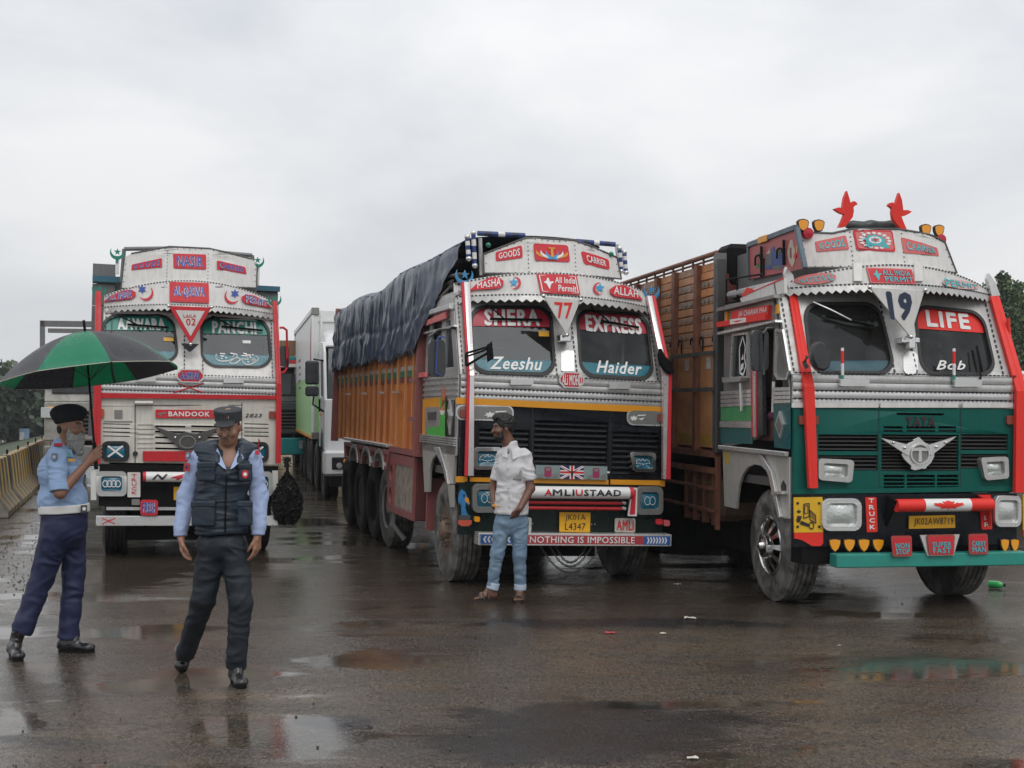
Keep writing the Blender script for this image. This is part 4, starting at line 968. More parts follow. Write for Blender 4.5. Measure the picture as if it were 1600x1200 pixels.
    o = side_panel(T, Qs(S6, (1298, 110), (1315, 235), (1298, 372), (1280, 235)), SILVERB, 'diamond_ornament', .01, .03); side_panel(T, Qs(S6, (1298, 190), (1306, 235), (1298, 275), (1289, 235)), CHROME, 'diamond_ornament', .03, .05)
    # arch panel
    aw = mat('cream_side_panel', (.46, .44, .40), .42, .2, dirt=.6, dcol=(.2, .19, .17), streak=.4)
    arc = [(1.12+.0, .86)]; A = [T.side.hit(*S6(*p)) for p in ((1130, 795), (1132, 700), (1138, 620), (1152, 560), (1180, 522), (1210, 545), (1232, 610), (1245, 690), (1262, 730))]
    out = [T.side.hit(*p) for p in ((659, 681), (711.5, 683), (711.5, 756), (705, 756))]; lo = [T.side.hit(*S6(1096, 795))]
    mb = MB().use(aw); mb.poly([[out[0], lo[0]]+A+[T.side.hit(*S6(1310, 735)), out[1]]], -.03, .0); T.b(mb, 'wheel_arch_panel', None, T.side, bevel=.004)
    L = [T.side.hit(*S6(*p), .02) for p in ((1170, 470), (1212, 466), (1262, 640), (1275, 735), (1308, 905))]; mb = MB().use(SILVERB)
    mb.poly([L[0], L[1], L[2], L[3], (L[3][0]+.06, L[3][1]), (L[2][0]+.10, L[2][1])], .0, .03); T.b(mb, 'wheel_arch_trim', None, T.side, bevel=.004)
    for i in range(4): z = 1.395+i*.024; mb = MB().use(SILVERB); mb.poly([(.12, z), (1.74, z), (1.74, z+.015), (.12, z+.015)], .0, .03); T.b(mb, 'side_rail', None, T.side)
    side_panel(T, Qs(S6, (1275, 740), (1308, 740), (1308, 905), (1290, 905)), aw, 'fender_flap', -.02, .01)
    mb = MB().use(REDFR); a = T.side.hit(*S6(1110, 800)); mb.box(-W+.02, -W+.3, 1.45, 1.5, .42, 1.0); T.b(mb, 'mud_flap_or_dark_sheet')
    # roof gutter, red strip, rack
    mb = MB().use(SILVERB); mb.box(-W-.05, -W+.02, .42, 1.72, 2.80, 2.86); T.b(mb, 'roof_gutter', bevel=.008)
    o = side_panel(T, Qs(S5, (1133, 620), (1312, 540), (1312, 590), (1135, 655)), PINKR, 'side_name_board', .03, .05); side_panel(T, Qs(S5, (1200, 525), (1310, 490), (1310, 545), (1200, 580)), mat('dull_rose_board', (.25, .08, .09), .5, dirt=.5), 'side_name_board', .0, .02)
    side_panel(T, Qs(S5, (1100, 1015), (1152, 1008), (1155, 1045), (1102, 1052)), PINKR, 'reflector', .02, .05)
    side_panel(T, Qs(S5, (1132, 700), (1380, 640), (1382, 652), (1134, 714)), SILVERB, 'rain_gutter', .0, .05)
    mb = MB().use(STEELD)
    for A, B in (((1210, 280), (1240, 275)), ((1240, 275), (1400, 240)), ((1215, 345), (1330, 300)), ((1225, 400), (1300, 375)), ((1218, 280), (1200, 480)), ((1240, 275), (1240, 420)), ((1335, 290), (1280, 450)), ((1395, 260), (1370, 420))): mb.tube([T.side.map(*T.side.hit(*S5(*A), -.05), -.05), T.side.map(*T.side.hit(*S5(*B), -.05), -.05)], .018, 6)
    T.b(mb, 'roof_rack')
    mb = MB().use(mat('tricolour_rag', (.35, .1, .04), .7)); mb.tube([T.pt(*P4(135, -60), .1), T.pt(*P4(132, 20), .1), T.pt(*P4(124, 85), .1)], [.012, .022, .03], 6); mb.use(WHITEL); mb.tube([T.pt(*P4(124, 85), .1), T.pt(*P4(124, 112), .1)], [.03, .016], 6); T.b(mb, 'hanging_rag')
    # ---------------- cargo body
    s0, s1, z0, z1 = 1.84, 8.3, 1.27, 3.36; BW = W+.02
    mb = MB().use(MAROON); mb.box(-BW+.06, BW-.02, s0, s1, z0, z1-.2); T.b(mb, 'cargo_core')
    S = Surf(lambda u, v, d: Vector((-BW-d, u, v)))
    nb = 15; p = (s1-s0)/nb; rg = random.Random(3)
    pan = {}
    stripes = ((2.22, 2.275, mat('faded_white_stripe', (.42, .40, .36), .5, dirt=.5)), (2.145, 2.22, mat('green_stripe', (.01, .17, .10), .5, dirt=.4)), (2.08, 2.145, MAROON))
    for i in range(nb):
        a, b = s0+i*p, s0+(i+1)*p; m = (ORWOOD, ORWOOD, ORWOOD2)[rg.randrange(3)]
        mb = MB().use(m); mb.poly([(a+.024, z0), (b-.024, z0), (b-.024, z1-.25), (a+.024, z1-.25)], -.06, -.03+rg.uniform(-.004, .004)); o = T.b(mb, 'body_board', None, S)
        for za, zb2, ms in stripes: MB().use(ms).poly([(a+.024, za), (b-.024, za), (b-.024, zb2), (a+.024, zb2)], -.024, -.018).done('painted_stripe', None, o, S)
        mb = MB().use(ORRIB); mb.poly([(a-.021, z0), (a+.021, z0), (a+.021, z1-.2), (a-.021, z1-.2)], -.06, .006+.012*(i % 3 == 0)); T.b(mb, 'body_rib', None, S, bevel=.006)
    for s_ in (s0+.02, s1-.02):
        mb = MB().use(REDFR); mb.poly([(s_-.045, z0-.05), (s_+.045, z0-.05), (s_+.045, z1), (s_-.045, z1)], -.06, .05); T.b(mb, 'corner_stake', None, S)
    for z in (1.62, 2.07): mb = MB().use(REDFR); mb.poly([(s0, z), (s0+.34, z), (s0+.34, z+.05), (s0, z+.05)], .03, .06); T.b(mb, 'hinge', None, S)
    for s_ in (2.9, 3.9, 5.2, 6.6): mb = MB().use(SILVERB); mb.poly([(s_, 1.95), (s_+.26, 1.95), (s_+.26, 1.975), (s_, 1.975)], .03, .07); T.b(mb, 'latch', None, S)
    mb = MB().use(REDFR); mb.box(-BW-.02, -BW+.06, s0-.06, 3.5, 1.22, 1.29); T.b(mb, 'sill')
    mb = MB().use(SILVERB); mb.box(-BW-.05, -BW+.06, 3.5, 7.0, 1.27, 1.31); T.b(mb, 'sill_cap', bevel=.006)
    # fender frame over the wheels (boards with arches between)
    for (a, b) in ((3.5, 3.72), (4.38, 4.72), (5.35, 5.72), (6.4, 6.9)):
        mb = MB().use(REDFR); mb.poly([[(a-.12, 1.24), (b+.12, 1.24), (b+.02, .98), (a-.02, .98)], [(a, 1.18), (b, 1.18), (b-.03, 1.03), (a+.03, 1.03)]], -.02, .04); T.b(mb, 'fender_frame', None, S, bevel=.004)
        for i in range(4): x = a+(b-a)*(i+.5)/4; mb = MB().use(RUST); mb.tube([(x, 1.02, 0), (x, 1.2, 0)], .012, 5); T.b(mb, 'frame_bar', None, S)
    for c2 in (4.05, 5.03, 6.06):
        mb = MB().use(SILVER); P = [(c2+.38*cos(t), .98+.26*sin(t)) for t in [pi*i/10 for i in range(11)]]; Pi = [(c2+.31*cos(t), .98+.2*sin(t)) for t in [pi*i/10 for i in range(11)]][::-1]; mb.poly(P+Pi, -.25, .05); T.b(mb, 'mudguard', None, S)
    # toolbox
    tb = [T.side.hit(*S6(*q)) for q in ((1045, 620), (848, 575), (845, 930), (1040, 1030))]
    y0, y1 = tb[0][0]+.03, tb[1][0]; zt_, zb_ = tb[0][1]+.02, tb[2][1]-.0
    mb = MB().use(MAROON); mb.box(-BW+.02, -BW+.5, y0, y1, zb_, zt_+.1); o = T.b(mb, 'toolbox', bevel=.01)
    f0 = MB().use(REDFR); f0.poly([[(y0, zb_), (y1, zb_), (y1, zt_+.1), (y0, zt_+.1)], [(y0+.07, zb_+.08), (y1-.42, zb_+.08), (y1-.42, zt_-.02), (y0+.07, zt_-.02)], circ(y1-.2, zb_+.2, .10, 14), circ(y1-.2, zt_-.14, .10, 14)], 0, .03); f0.done('toolbox_frame', None, o, Surf(lambda u, v, d: Vector((-BW+.02-d, u, v))))
    MB().use(mat('scratched_cream', (.36, .31, .26), .5, dirt=1, dcol=(.12, .09, .07), scale=9)).poly([(y0+.075, zb_+.085), (y1-.425, zb_+.085), (y1-.425, zt_-.025), (y0+.075, zt_-.025)], 0, .012).done('toolbox_door', None, o, Surf(lambda u, v, d: Vector((-BW+.02-d, u, v))))
    for k, (y, kind) in enumerate(((.72, 'rust'), (4.05, 'polish'), (5.03, 'plain'), (6.06, 'plain'), (7.3, 'plain'))):
        for sg in (-1, 1): put_wheel(T, kind if k else 'rust', sg*(W-.06), y, sg > 0, steer=0)
    mb = MB().use(BLACKM); mb.box(-W+.32, W-.32, 3.3, 7.6, .45, 1.2); mb.box(-W+.2, W-.2, 2.0, 3.1, .5, 1.2); T.b(mb, 'underbody'); mb = MB().use(BLACKM); mb.box(-W+.32, W-.06, 1.9, 1.93, .09, .9); T.b(mb, 'mud_flap_or_dark_sheet')  # last sheet is added to hide bright ground and keep the underside dark
    mb = MB().use(SILVER); mb.tube([(-W+.1, 3.55, .95), (-W+.05, 3.5, .3), (-W+.2, 3.45, .12)], .035, 6); T.b(mb, 'exhaust_pipe')
    return T
def drape(T):
    """navy tarpaulin over the cargo of truck 77"""
    root_w = T.B; W = T.W+.05
    ns, nv = 300, 150; s0, s1 = .62, 8.42
    V = []; F = []
    def topz(s):
        z = 3.36+.10*math.exp(-((s-2.2)/1.4)**2)
        if s < 1.9: z += (1.9-s)/1.28*.15
        return z+.03*sin(s*2.1+1)*(.4+.6*min(1, s/3))
    def edge(s):
        if s > 1.95: return 2.39+.03*sin(s*3.1)+.02*sin(s*9)
        return 2.39+(1.95-s)/1.33*.95
    for i in range(ns+1):
        s = s0+(s1-s0)*i/ns; zt = topz(s); ze = edge(s); hs = zt-ze; w = W if s > 1.8 else W-(1.8-s)*.12
        tot = 2*hs+2*w
        for j in range(nv+1):
            t = j/nv*tot
            wr = w-.50*max(0, min(1, (1.95-s)/.3)); tot = 2*hs+w+wr; t = j/nv*tot
            if t < hs: x, z, nx, nz_ = -w, ze+t, -1, 0
            elif t < hs+w+wr: x = -w+(t-hs); z = zt+.10*(1-(x/w)**2); nx, nz_ = 0, 1
            else: x, z, nx, nz_ = wr, zt-(t-hs-w-wr), 1, 0
            r = min(abs(t-hs), abs(t-hs-w-wr)); k = max(0, 1-r/.14); z -= .05*k*k if nz_ else .0; 
            if nx: x += -nx*.06*k*k
            vv = (z-ze)/max(.01, hs)
            ph = s*2*pi/.72+1.1*noise.noise(Vector((s*.5, z*.6, 1)))+.5*z
            seam = -.022*max(0, cos(ph))**14
            hr = -.010*math.exp(-((z-(2.78+.04*sin(s*1.3)))/.035)**2)
            big = .018*noise.noise(Vector((s*.8, z*1.0, 3)))
            dg = noise.noise(Vector((s*2.6+z*1.7, z*1.4-s*.7, 7))); rid = .045*(1-abs(dg)*2.2)**2*(.3+.7*(1-vv)) if abs(dg) < .45 else 0
            d2 = noise.noise(Vector((s*5-z*2.5, z*2.2+s, 17))); rid += .014*(1-min(1, abs(d2)*2.5))
            dd = seam+hr+big+rid*.75+.02+.012*(1-vv)**2*(.5+.5*sin(s*8))
            V.append((x+nx*dd, s, z+nz_*dd*.6))
    for i in range(ns):
        for j in range(nv): F.append((i*(nv+1)+j, (i+1)*(nv+1)+j, (i+1)*(nv+1)+j+1, i*(nv+1)+j+1))
    me = bpy.data.meshes.new('tarpaulin'); me.from_pydata(V, [], F); me.materials.append(TARP); me.shade_smooth(); me.update()
    o = link('tarpaulin', me); o.matrix_world = root_w; tag(o, 'wet navy blue tarpaulin draped over the orange cargo body of the truck with number 77', 'tarpaulin')
    mb = MB().use(ROPE)
    for s in [2.05+.72*k for k in range(9)]:
        P = []
        for z in [2.40+.90*i/14 for i in range(15)]: P.append((-W-.03-.01*sin(z*9), s+.03*sin(z*3+s), z))
        mb.tube(P, .008, 5)
        mb.done('rope', None, o); mb = MB().use(ROPE)
    mb = MB().use(ROPE); rg = random.Random(2)
    for k in range(110): s = 1.98+6.3*k/110+rg.uniform(-.02, .02); z = edge(s)+.02; mb.tube([(-W-.04, s, z), (-W-.05, s+rg.uniform(-.03, .03), z-rg.uniform(.03, .08))], .006, 3)
    mb.done('fringe', None, o)
def brick_mat():
    m = bpy.data.materials.new('painted_brick_mural'); m.use_nodes = True; t = m.node_tree; b = t.nodes['Principled BSDF']; b.inputs['Roughness'].default_value = .5
    tc = N(t, 'ShaderNodeTexCoord'); sp = N(t, 'ShaderNodeSeparateXYZ'); cb = N(t, 'ShaderNodeCombineXYZ'); t.links.new(tc.outputs['Object'], sp.inputs[0]); t.links.new(sp.outputs[1], cb.inputs[0]); t.links.new(sp.outputs[2], cb.inputs[1])
    br = N(t, 'ShaderNodeTexBrick'); br.inputs['Scale'].default_value = 14; br.inputs['Color1'].default_value = (.45, .035, .045, 1); br.inputs['Color2'].default_value = (.36, .035, .05, 1); br.inputs['Mortar'].default_value = (.35, .2, .18, 1); br.inputs['Mortar Size'].default_value = .03
    t.links.new(cb.outputs[0], br.inputs[0]); t.links.new(br.outputs[0], b.inputs['Base Color']); return m
# ================================================================== TRUCK with number 19 (right)
def truck19():
    T = Rig(1237, 11.4, 1.1, 11.3, .6, 'decorated_truck', 'green fronted decorated truck with number 19 board and two red birds on its crown', group=None); H, SC, V, HT, BU = T.hood, T.scr, T.vis, T.hat, T.bump
    def rc(a, b): return [(a[0], b[1]), (b[0], b[1]), (b[0], a[1]), (a[0], a[1])]
    def holes(T):
        h = lambda x, y: T.hood.hit(*P6(x, y)); o = []
        o.append(rc(h(527, 262), h(835, 450))); a = h(855, 262); b = h(1255, 452); o.append(rc(a, b)); o.append(rc(h(1270, 260), h(1512, 440)))
        T.g = o[:]
        for x0, x1 in ((865, 965), (985, 1133), (1150, 1243)):
            o.append(rc(h(x0, 219), h(x1, 232))); o.append(rc(h(x0, 238), h(x1, 249)))
        for x0, x1 in ((866, 975), (986, 1133), (1143, 1255)):
            for y0, y1 in ((472, 486), (492, 506), (512, 526), (532, 545)): o.append(rc(h(x0, y0), h(x1, y1)))
        a, b = h(932, 150), h(1180, 164); o.append(rrect(a[0], b[1], b[0], a[1], .02, 3)); return o
    gband = band(.66, 1, REDF, 'LIFE', WHITEL, (.17, .70, .80, .95), .06)
    c = D(zh0=1.06, zh1=1.83, zb=2.12, hood_m=GREEN, hood_holes=holes, len=8.6, roof_m=SILVER, win_r=.24,
          windows=[[(1255, 474), (1372, 474), (1399, 582), (1268, 582)], [(1428, 477), (1534, 488), (1556, 584), (1440, 584)]],
          stickers=[[band(0, .17, mat('dark_teal_film', (.01, .07, .10), .25))], [gband, lambda T, Qq, go, o2: text('Bob', [bil(Qq, a, b) for a, b in ((.22, .2), (.62, .2), (.62, .06), (.22, .06))], T.scr, WHITEL, go, -.02, .03, .4)]],
          vis_t=3.15, vis_drop=.20, vis_b=2.91, teeth=32, hat=[P5(455, 427), P5(1250, 455), P5(1188, 295), P5(1120, 258), P5(950, 226), P5(700, 226), P5(600, 248), P5(425, 240)], hat_c=(-.42, .08), crownbox=False, hat_m=WHITE)
    cab(T, c)
    mb = MB().use(mat('window_light_beige', (.70, .62, .42), .8, dirt=.4)); mb.box(.45, .98, 1.56, 1.6, 2.0, 2.8); T.b(mb, 'window_light_panel')  # added pale panel stands in for light seen through the cab
    for g, n in zip(T.g, (9, 11, 9)): slats(T, H, g[0][0]+.004, g[1][0]-.004, g[0][1], g[2][1], n, STEELD, .34, tilt=.5)
    for g in (T.g[0], T.g[2]): z = g[0][1]+(g[2][1]-g[0][1])*.48; mb = MB().use(GREEN); mb.poly([(g[0][0], z-.018), (g[1][0], z-.018), (g[1][0], z+.018), (g[0][0], z+.018)], -.02, .012, 1); T.b(mb, 'grille_bar', None, H)
    for x in (840, 1264): T.plate(H, [P6(x, 565), P6(x+3, 565), P6(x+3, 128), P6(x, 128)], .012, .0135, BLACKL, 'seam')
    T.plate(H, [P6(386, 243), P6(1535, 246), P6(1535, 243), P6(386, 240)], .012, .0135, BLACKL, 'seam')
    for a, b in ((386, 835), (845, 1250), (1272, 1535)): T.plate(H, [P6(a, 123), P6(b, 123), P6(b, 98), P6(a, 98)], .010, .028, WHITE, 'white_strip', sub=1)
    T.plate(H, [P6(390, 572), P6(1545, 555), P6(1545, 530), P6(390, 548)], .012, .04, GREEN, 'hood_lip', sub=2, bevel=0)
    q = T.quad(H, Q(P6, 978, 170, 1133, 224)); text('TATA', q, H, mat('dark_brown_lettering', (.03, .014, .014), .5), T.root, .022, .06, pm=T.R)
    for x in (428, 1508): T.plaque(H, Q(P6, x, 165, x+(100 if x < 1000 else 47), 210), BROWNL, None, d=.03, r=.1, bd=.012, name='marker_lamp')
    # winged emblem
    E = lambda x, y: T.hood.hit(1370+x/7.273, 630+y/7.273, .07); mb = MB().use(SILVERB); em = SILVERB
    wing = [E(*p) for p in ((45, 395), (390, 480), (360, 600), (250, 530))]; wing2 = [E(*p) for p in ((903, 377), (660, 560), (610, 600), (585, 475))]
    body = [E(*p) for p in ((485, 382), (545, 440), (600, 470), (665, 560), (660, 610), (625, 680), (580, 720), (560, 750), (520, 745), (485, 755), (440, 765), (395, 750), (400, 715), (320, 640), (290, 590), (320, 490), (370, 455), (430, 430), (415, 420))]
    mb.poly([body], .045, .06); o = T.b(mb, 'winged_emblem', None, H, bevel=.003)
    [MB().use(em).poly([w_], .05, .075).done('wing', None, o, H) for w_ in (wing, wing2)]
    cx, cy = E(492, 578); r = .09; mb = MB().use(SILVERB); mb.poly([circ(cx, cy, .095, 28), circ(cx, cy, .082, 28)], .06, .078); mb.done('ring', None, o, H); mb = MB().use(GREYP); mb.poly([circ(cx, cy, .082, 28)], .06, .063); mb.done('disc', None, o, H)
    mb = MB().use(SILVERB); mb.poly([(cx-.018, cy-.07), (cx+.018, cy-.07), (cx+.013, cy+.03), (cx-.013, cy+.03)], .063, .074); mb.poly([(cx-.08, cy+.028), (cx+.08, cy+.028), (cx+.06, cy+.052), (cx, cy+.06), (cx-.06, cy+.052)], .063, .075); mb.done('letter', None, o, H)
    for p in ((180, 445), (310, 505), (670, 495), (775, 445)): mb = MB().use(CHROME); a, b = E(*p); mb.ball((a, b, .085), .015); mb.done('bolt', None, o, H)
    # headlights
    lamp(T, H, [P6(530, 388), P6(718, 396), P6(706, 515), P6(530, 500)], SILVER, LENS, .2, .07, .16); lamp(T, H, [P6(1375, 385), P6(1520, 378), P6(1524, 492), P6(1400, 503)], SILVER, LENS, .2, .07, .16)
    # bumper panel
    mb = MB().use(BLACK); mb.grid(lambda a, b: (-1.09+2.2*a, .58+(.47)*b, 0), 12, 2, .05); T.b(mb, 'bumper_panel', None, Surf(lambda u, v, d: Vector((u, BU.f(u, v)+d, v))))
    mb = MB().use(BLACKM); mb.box(-1.0, 1.0, .0, .3, .42, .60); T.b(mb, 'bumper_carrier')
    lamp(T, BU, Q(P6, 549, 597, 756, 766), SILVERB, LENS, .15, .05, .25); lamp(T, BU, Q(P6, 1450, 582, 1588, 745), SILVERB, LENS, .15, .05, .25)
    for x0, x1, y0, nm in ((398, 546, 588, 0), (1588, 1735, 574, 1)):
        T.plate(BU, [P6(x0+2, y0+185), P6(x1+4, y0+183), P6(x1, y0), P6(x0, y0+2)], .0, .018, mat('yellow_flap', (.74, .44, .015), .4, dirt=.15), 'corner_plate')
        T.plate(BU, [P6(x0+3, y0+186), P6(x0+3, y0+215), P6(x0+45, y0+225), P6(x0+95, y0+255), P6(x0+140, y0+255), P6(x1+4, y0+240), P6(x1+4, y0+184)], .0, .016, REDF, 'corner_flap')
    q = T.quad(BU, [P6(408, 618), P6(525, 620), P6(525, 760), P6(408, 758)], .02)
    tk = outline_loops([(.38, .42), (.38, .95), (.62, .98), (.62, .5)], .02)+outline_loops([(.42, .6), (.42, .88), (.56, .9), (.56, .62)], .014)+outline_loops([(.62, .75), (.9, .55), (.92, .25), (.66, .38)], .02)+[[(.05, .32), (.2, .28), (.3, .5), (.1, .52)], [(.2, .2), (.62, .1), (.62, .22), (.25, .34)]]+ringloops(.72, .16, .15, .8, .05)+ringloops(.13, .36, .1, .8, .04)+[[(.1, .62), (.16, .78), (.22, .62), (.16, .7)], [(.05, .7), (.27, .7), (.2, .62), (.12, .62)]]+[[(.66, .68-.07*i), (.88, .5-.07*i), (.88, .47-.07*i), (.66, .65-.07*i)] for i in range(3)]
    shape2(tk, q, BU, BLACKL, T.root, .024, pm=T.R)
    for x in (416, 528):
        for y in (620, 742): p = BU.hit(*P6(x, y)); mb = MB().use(BLACKL); mb.poly(circ(*p, .012, 8), .018, .026); T.b(mb, 'bolt', None, BU)
    o, pq, dd = T.plaque(BU, [P6(775, 590), P6(832, 590), P6(838, 770), P6(782, 772)], REDF, None, d=.014, r=.03, name='vertical_plate')
    for i, ch in enumerate('TRUCK'): text(ch, [bil(pq, .25, .97-i*.19), bil(pq, .75, .97-i*.19), bil(pq, .75, .84-i*.19), bil(pq, .25, .84-i*.19)], BU, WHITEL, o, dd+.004, .05)
    o, pq, dd = T.plaque(BU, [P6(1372, 578), P6(1427, 577), P6(1435, 756), P6(1380, 758)], REDF, None, d=.014, r=.03, name='vertical_plate')
    for i, ch in ((3, 'E'), (4, 'R')): text(ch, [bil(pq, .25, .97-i*.19), bil(pq, .75, .97-i*.19), bil(pq, .75, .84-i*.19), bil(pq, .25, .84-i*.19)], BU, WHITEL, o, dd+.004, .05)
    r, RS = roll(T, (1400, 790), (1549, 788.5), -.22, .058, ((0, .28, REDF), (.28, .76, WHITEL), (.76, 1, REDF)))
    shape2([MAPLE], [(.33, .048), (.70, .048), (.70, -.045), (.33, -.045)], RS, REDF, r, .003, sub=3, name='maple_leaf')
    for x0, dx in ((1384, 12), (1546, -2)):
        a, b = T.pt(x0+(16 if x0 < 1450 else 0), 783, -.22), T.pt(x0, 822, -.05); mb = MB().use(BLACKM if x0 < 1450 else REDF); mb.hexa([(b.x-.01, -.02, b.z), (b.x+.01, -.02, b.z), (b.x+.01, -.06, b.z), (b.x-.01, -.06, b.z), (a.x-.01, -.02, a.z+.05), (a.x+.01, -.02, a.z+.05), (a.x+.01, -.24, a.z), (a.x-.01, -.24, a.z)]); T.b(mb, 'roll_bracket')
    o, pq, dd = T.plaque(BU, [P6(997, 687), P6(1234, 682), P6(1236, 748), P6(995, 753)], YPLATE, None, d=.01, r=.05, name='number_plate', bd=.02, sub=0); text('JK02AW8719', [bil(pq, .1, .84), bil(pq, .96, .84), bil(pq, .96, .14), bil(pq, .1, .14)], BU, BLACKL, o, dd+.004, .0)
    for x in (584, 659, 735, 809, 1353, 1475, 1527):
        w = 54 if x < 1300 else 40; q = T.quad(BU, Q(P6, x, 808, x+w, 871), .01); q2 = T.quad(BU, Q(P6, x-5, 803, x+w+5, 878), .01)
        mb = MB().use(BLACKL); mb.poly([bil(q2, a, b) for a, b in SHIELD], .0, .02); o = T.b(mb, 'shield_reflector', None, BU); MB().use(AMBER).poly([bil(q, a, b) for a, b in SHIELD], .02, .032).done('lens', None, o, BU)
    bx0, bx1 = BU.hit(1295, 873)[0], BU.hit(1590, 870)[0]; zt, zl = BU.hit(1440, 862)[1], BU.hit(1440, 882.5)[1]
    mb = MB().use(TEALP); mb.box(bx0, bx1, -.20, -.05, zl, zt); T.b(mb, 'bumper_beam', bevel=.008)
    T.plate(BU, [P6(1050, 884), P6(1185, 882), P6(1216, 774), P6(1012, 778)], .14, .16, SILVERB, 'plaque_backing')
    for q, t1, t2 in (([P6(862, 782), P6(967, 780), P6(970, 886), P6(872, 888)], 'NON', 'STOP'), ([P6(1046, 777), P6(1190, 775), P6(1184, 880), P6(1060, 882)], 'SUPER', 'FAST'), ([P6(1260, 772), P6(1358, 770), P6(1362, 875), P6(1264, 877)], 'CARRY', 'MAN')):
        o, pq, dd = T.plaque(BU, q, REDL, None, d=.012, r=.1, name='name_plaque', border=mat('dull_red_rim', (.40, .06, .05), .5), bd=.165)
        for t, b0, b1 in ((t1, .40, .66), (t2, .10, .38)): text(t, [bil(pq, .14, b1), bil(pq, .86, b1), bil(pq, .86, b0), bil(pq, .14, b0)], BU, CYANL if 0 else mat('cyan_lettering', (.04, .42, .46), .4), o, dd+.005, .05)
    # hat signs
    CY = MATS['cyan_lettering']; T.plaque(HT, [P5(512, 292), P5(672, 258), P5(690, 332), P5(520, 345)], PINKR, 'GOODS', CY, d=.008, r=.1, outl=WHITEL, pad=(.1, .2), border=PINKR); T.plaque(HT, [P5(960, 268), P5(1148, 325), P5(1158, 367), P5(975, 350)], PINKR, 'CARRIER', CY, d=.008, r=.08, outl=WHITEL, pad=(.1, .22))
    o, pq, dd = T.plaque(HT, [P5(708, 230), P5(915, 234), P5(932, 345), P5(728, 336)], PINKR, None, d=.008, r=.12, border=REDL)
    mb = MB().use(WHITEL); rg = random.Random(1)
    for i in range(16):
        a = 2*pi*i/16; cx, cy = .5+.37*cos(a), .5+.36*sin(a); mb.poly([bil(pq, *p) for p in star(cx, cy, .07, 5, .6, rg.random()*90)], dd+.001, dd+.001)
    mb.done('flower', None, o, HT); shape2([star(.5, .5, .30, 9, .8), [(.6, .2), (.85, .15), (.78, .4)], [(.4, .15), (.2, .2), (.3, .35)]], pq, HT, CY, o, dd+.002, 'rose'); shape2([circ(.5, .52, .17, 12)], pq, HT, WHITEL, o, dd+.003, 'rose'); shape2([star(.5, .52, .13, 6, .7)], pq, HT, REDL, o, dd+.004, 'rose'); shape2(ringloops(.5, .52, .09, 1, .03, 12), pq, HT, CY, o, dd+.005, 'rose')
    # visor signs
    def oval(q, m, t, tp, outl=None, bold=.03):
        Qv = T.quad(V, q, .03); L = rrect(0, 0, 1, 1, .48, 6); o = MB().use(m).poly([bil(Qv, a, b) for a, b in L], .012, .022, 2); o = T.b(o, 'name_plaque', None, V); text(t, [bil(Qv, a, b) for a, b in tp], V, CY, o, .028, bold)
    oval([P5(405, 470), P5(625, 445), P5(622, 505), P5(405, 520)], PINKR, 'NATIONAL', ((.10, .62), (.95, .92), (.95, .2), (.10, .2))); oval([P5(1172, 478), P5(1365, 508), P5(1370, 545), P5(1190, 532)], mat('pale_pink_sticker', (.62, .38, .36), .5), 'PERMIT', ((.05, .95), (.95, .7), (.95, .25), (.05, .1)))
    o, pq, dd = T.plaque(V, [P5(775, 427), P5(1012, 436), P5(1035, 515), P5(800, 508)], REDL, None, d=.010, r=.02, border=PINKR, bd=.012, sub=2)
    shape2([[(.08+.2*a, .15+.7*b) for a, b in INDIA]], pq, V, CY, o, dd+.004); text('ALL INDIA', [bil(pq, a, b) for a, b in ((.30, .88), (.92, .86), (.92, .52), (.30, .54))], V, CY, o, dd+.006, .04); text('PERMIT', [bil(pq, a, b) for a, b in ((.32, .46), (.95, .44), (.95, .10), (.32, .12))], V, CY, o, dd+.006, .04)
    for x in (1338, 1433): mb = MB().use(WHITE); q = T.quad(V, [(x-7, 411), (x+7, 411), (x+8, 440), (x-6, 440)]); mb.poly(q, .0, .03, 1); T.b(mb, 'visor_bracket', None, V, bevel=.004)
    pennant(T, [P5(790, 530), P5(1078, 545), P5(1003, 788)], WHITE, [('19', [P5(876, 548), P5(1020, 556), P5(1010, 704), P5(905, 700)], NAVYL, .07)], y=.02)
    T.plaque(SC, Q(P5, 972, 862, 1048, 985), SILVERB, None, d=.012, r=.3, name='mullion_plate'); mb = MB().use(CHROME); p = T.pt(*P5(1000, 810), .10); mb.box(p.x-.09, p.x+.09, p.y-.05, p.y+.08, p.z-.02, p.z+.03); mb.box(p.x-.03, p.x+.03, p.y-.08, p.y+.02, p.z-.07, p.z+.05); T.b(mb, 'lock_handle', bevel=.01)
    for q in (Q(P5, 640, 1008, 790, 1045), Q(P5, 1235, 1010, 1375, 1048)): T.plaque(H, q, SILVERB, None, d=.05, r=.1, name='grab_step', bd=.02)
    wiper(T, P5(505, 605), P5(698, 700), P5(565, 684), P5(815, 735), SILVERB); wiper(T, P5(1355, 835), P5(1375, 1040), P5(1350, 840), P5(1378, 970))
    # indicator sticks
    for x, y0, y1 in ((655, 845, 1048), (1236, 848, 1046)):
        o = None
        for (f0, f1, m) in ((0, .3, TEALP), (.3, .6, WHITEL), (.6, .92, REDF), (.92, 1, WHITEL)):
            A, B = T.pt(*P5(x, y1), -.03), T.pt(*P5(x-1, y0), -.03); mb = MB().use(m); mb.tube([A.lerp(B, f0), A.lerp(B, f1)], .014, 8)
            if o is None: o = T.b(mb, 'marker_stick')
            else: mb.done('stripe', None, o)
    o = None
    for (f0, f1, m) in ((0, .35, TEALP), (.35, .65, WHITEL), (.65, 1, REDF)):
        A, B = T.pt(1582, 575, .2), T.pt(1575, 497, .2); mb = MB().use(m); mb.tube([A.lerp(B, f0), A.lerp(B, f1)], .016, 8)
        if o is None: o = T.b(mb, 'marker_stick')
        else: mb.done('stripe', None, o)
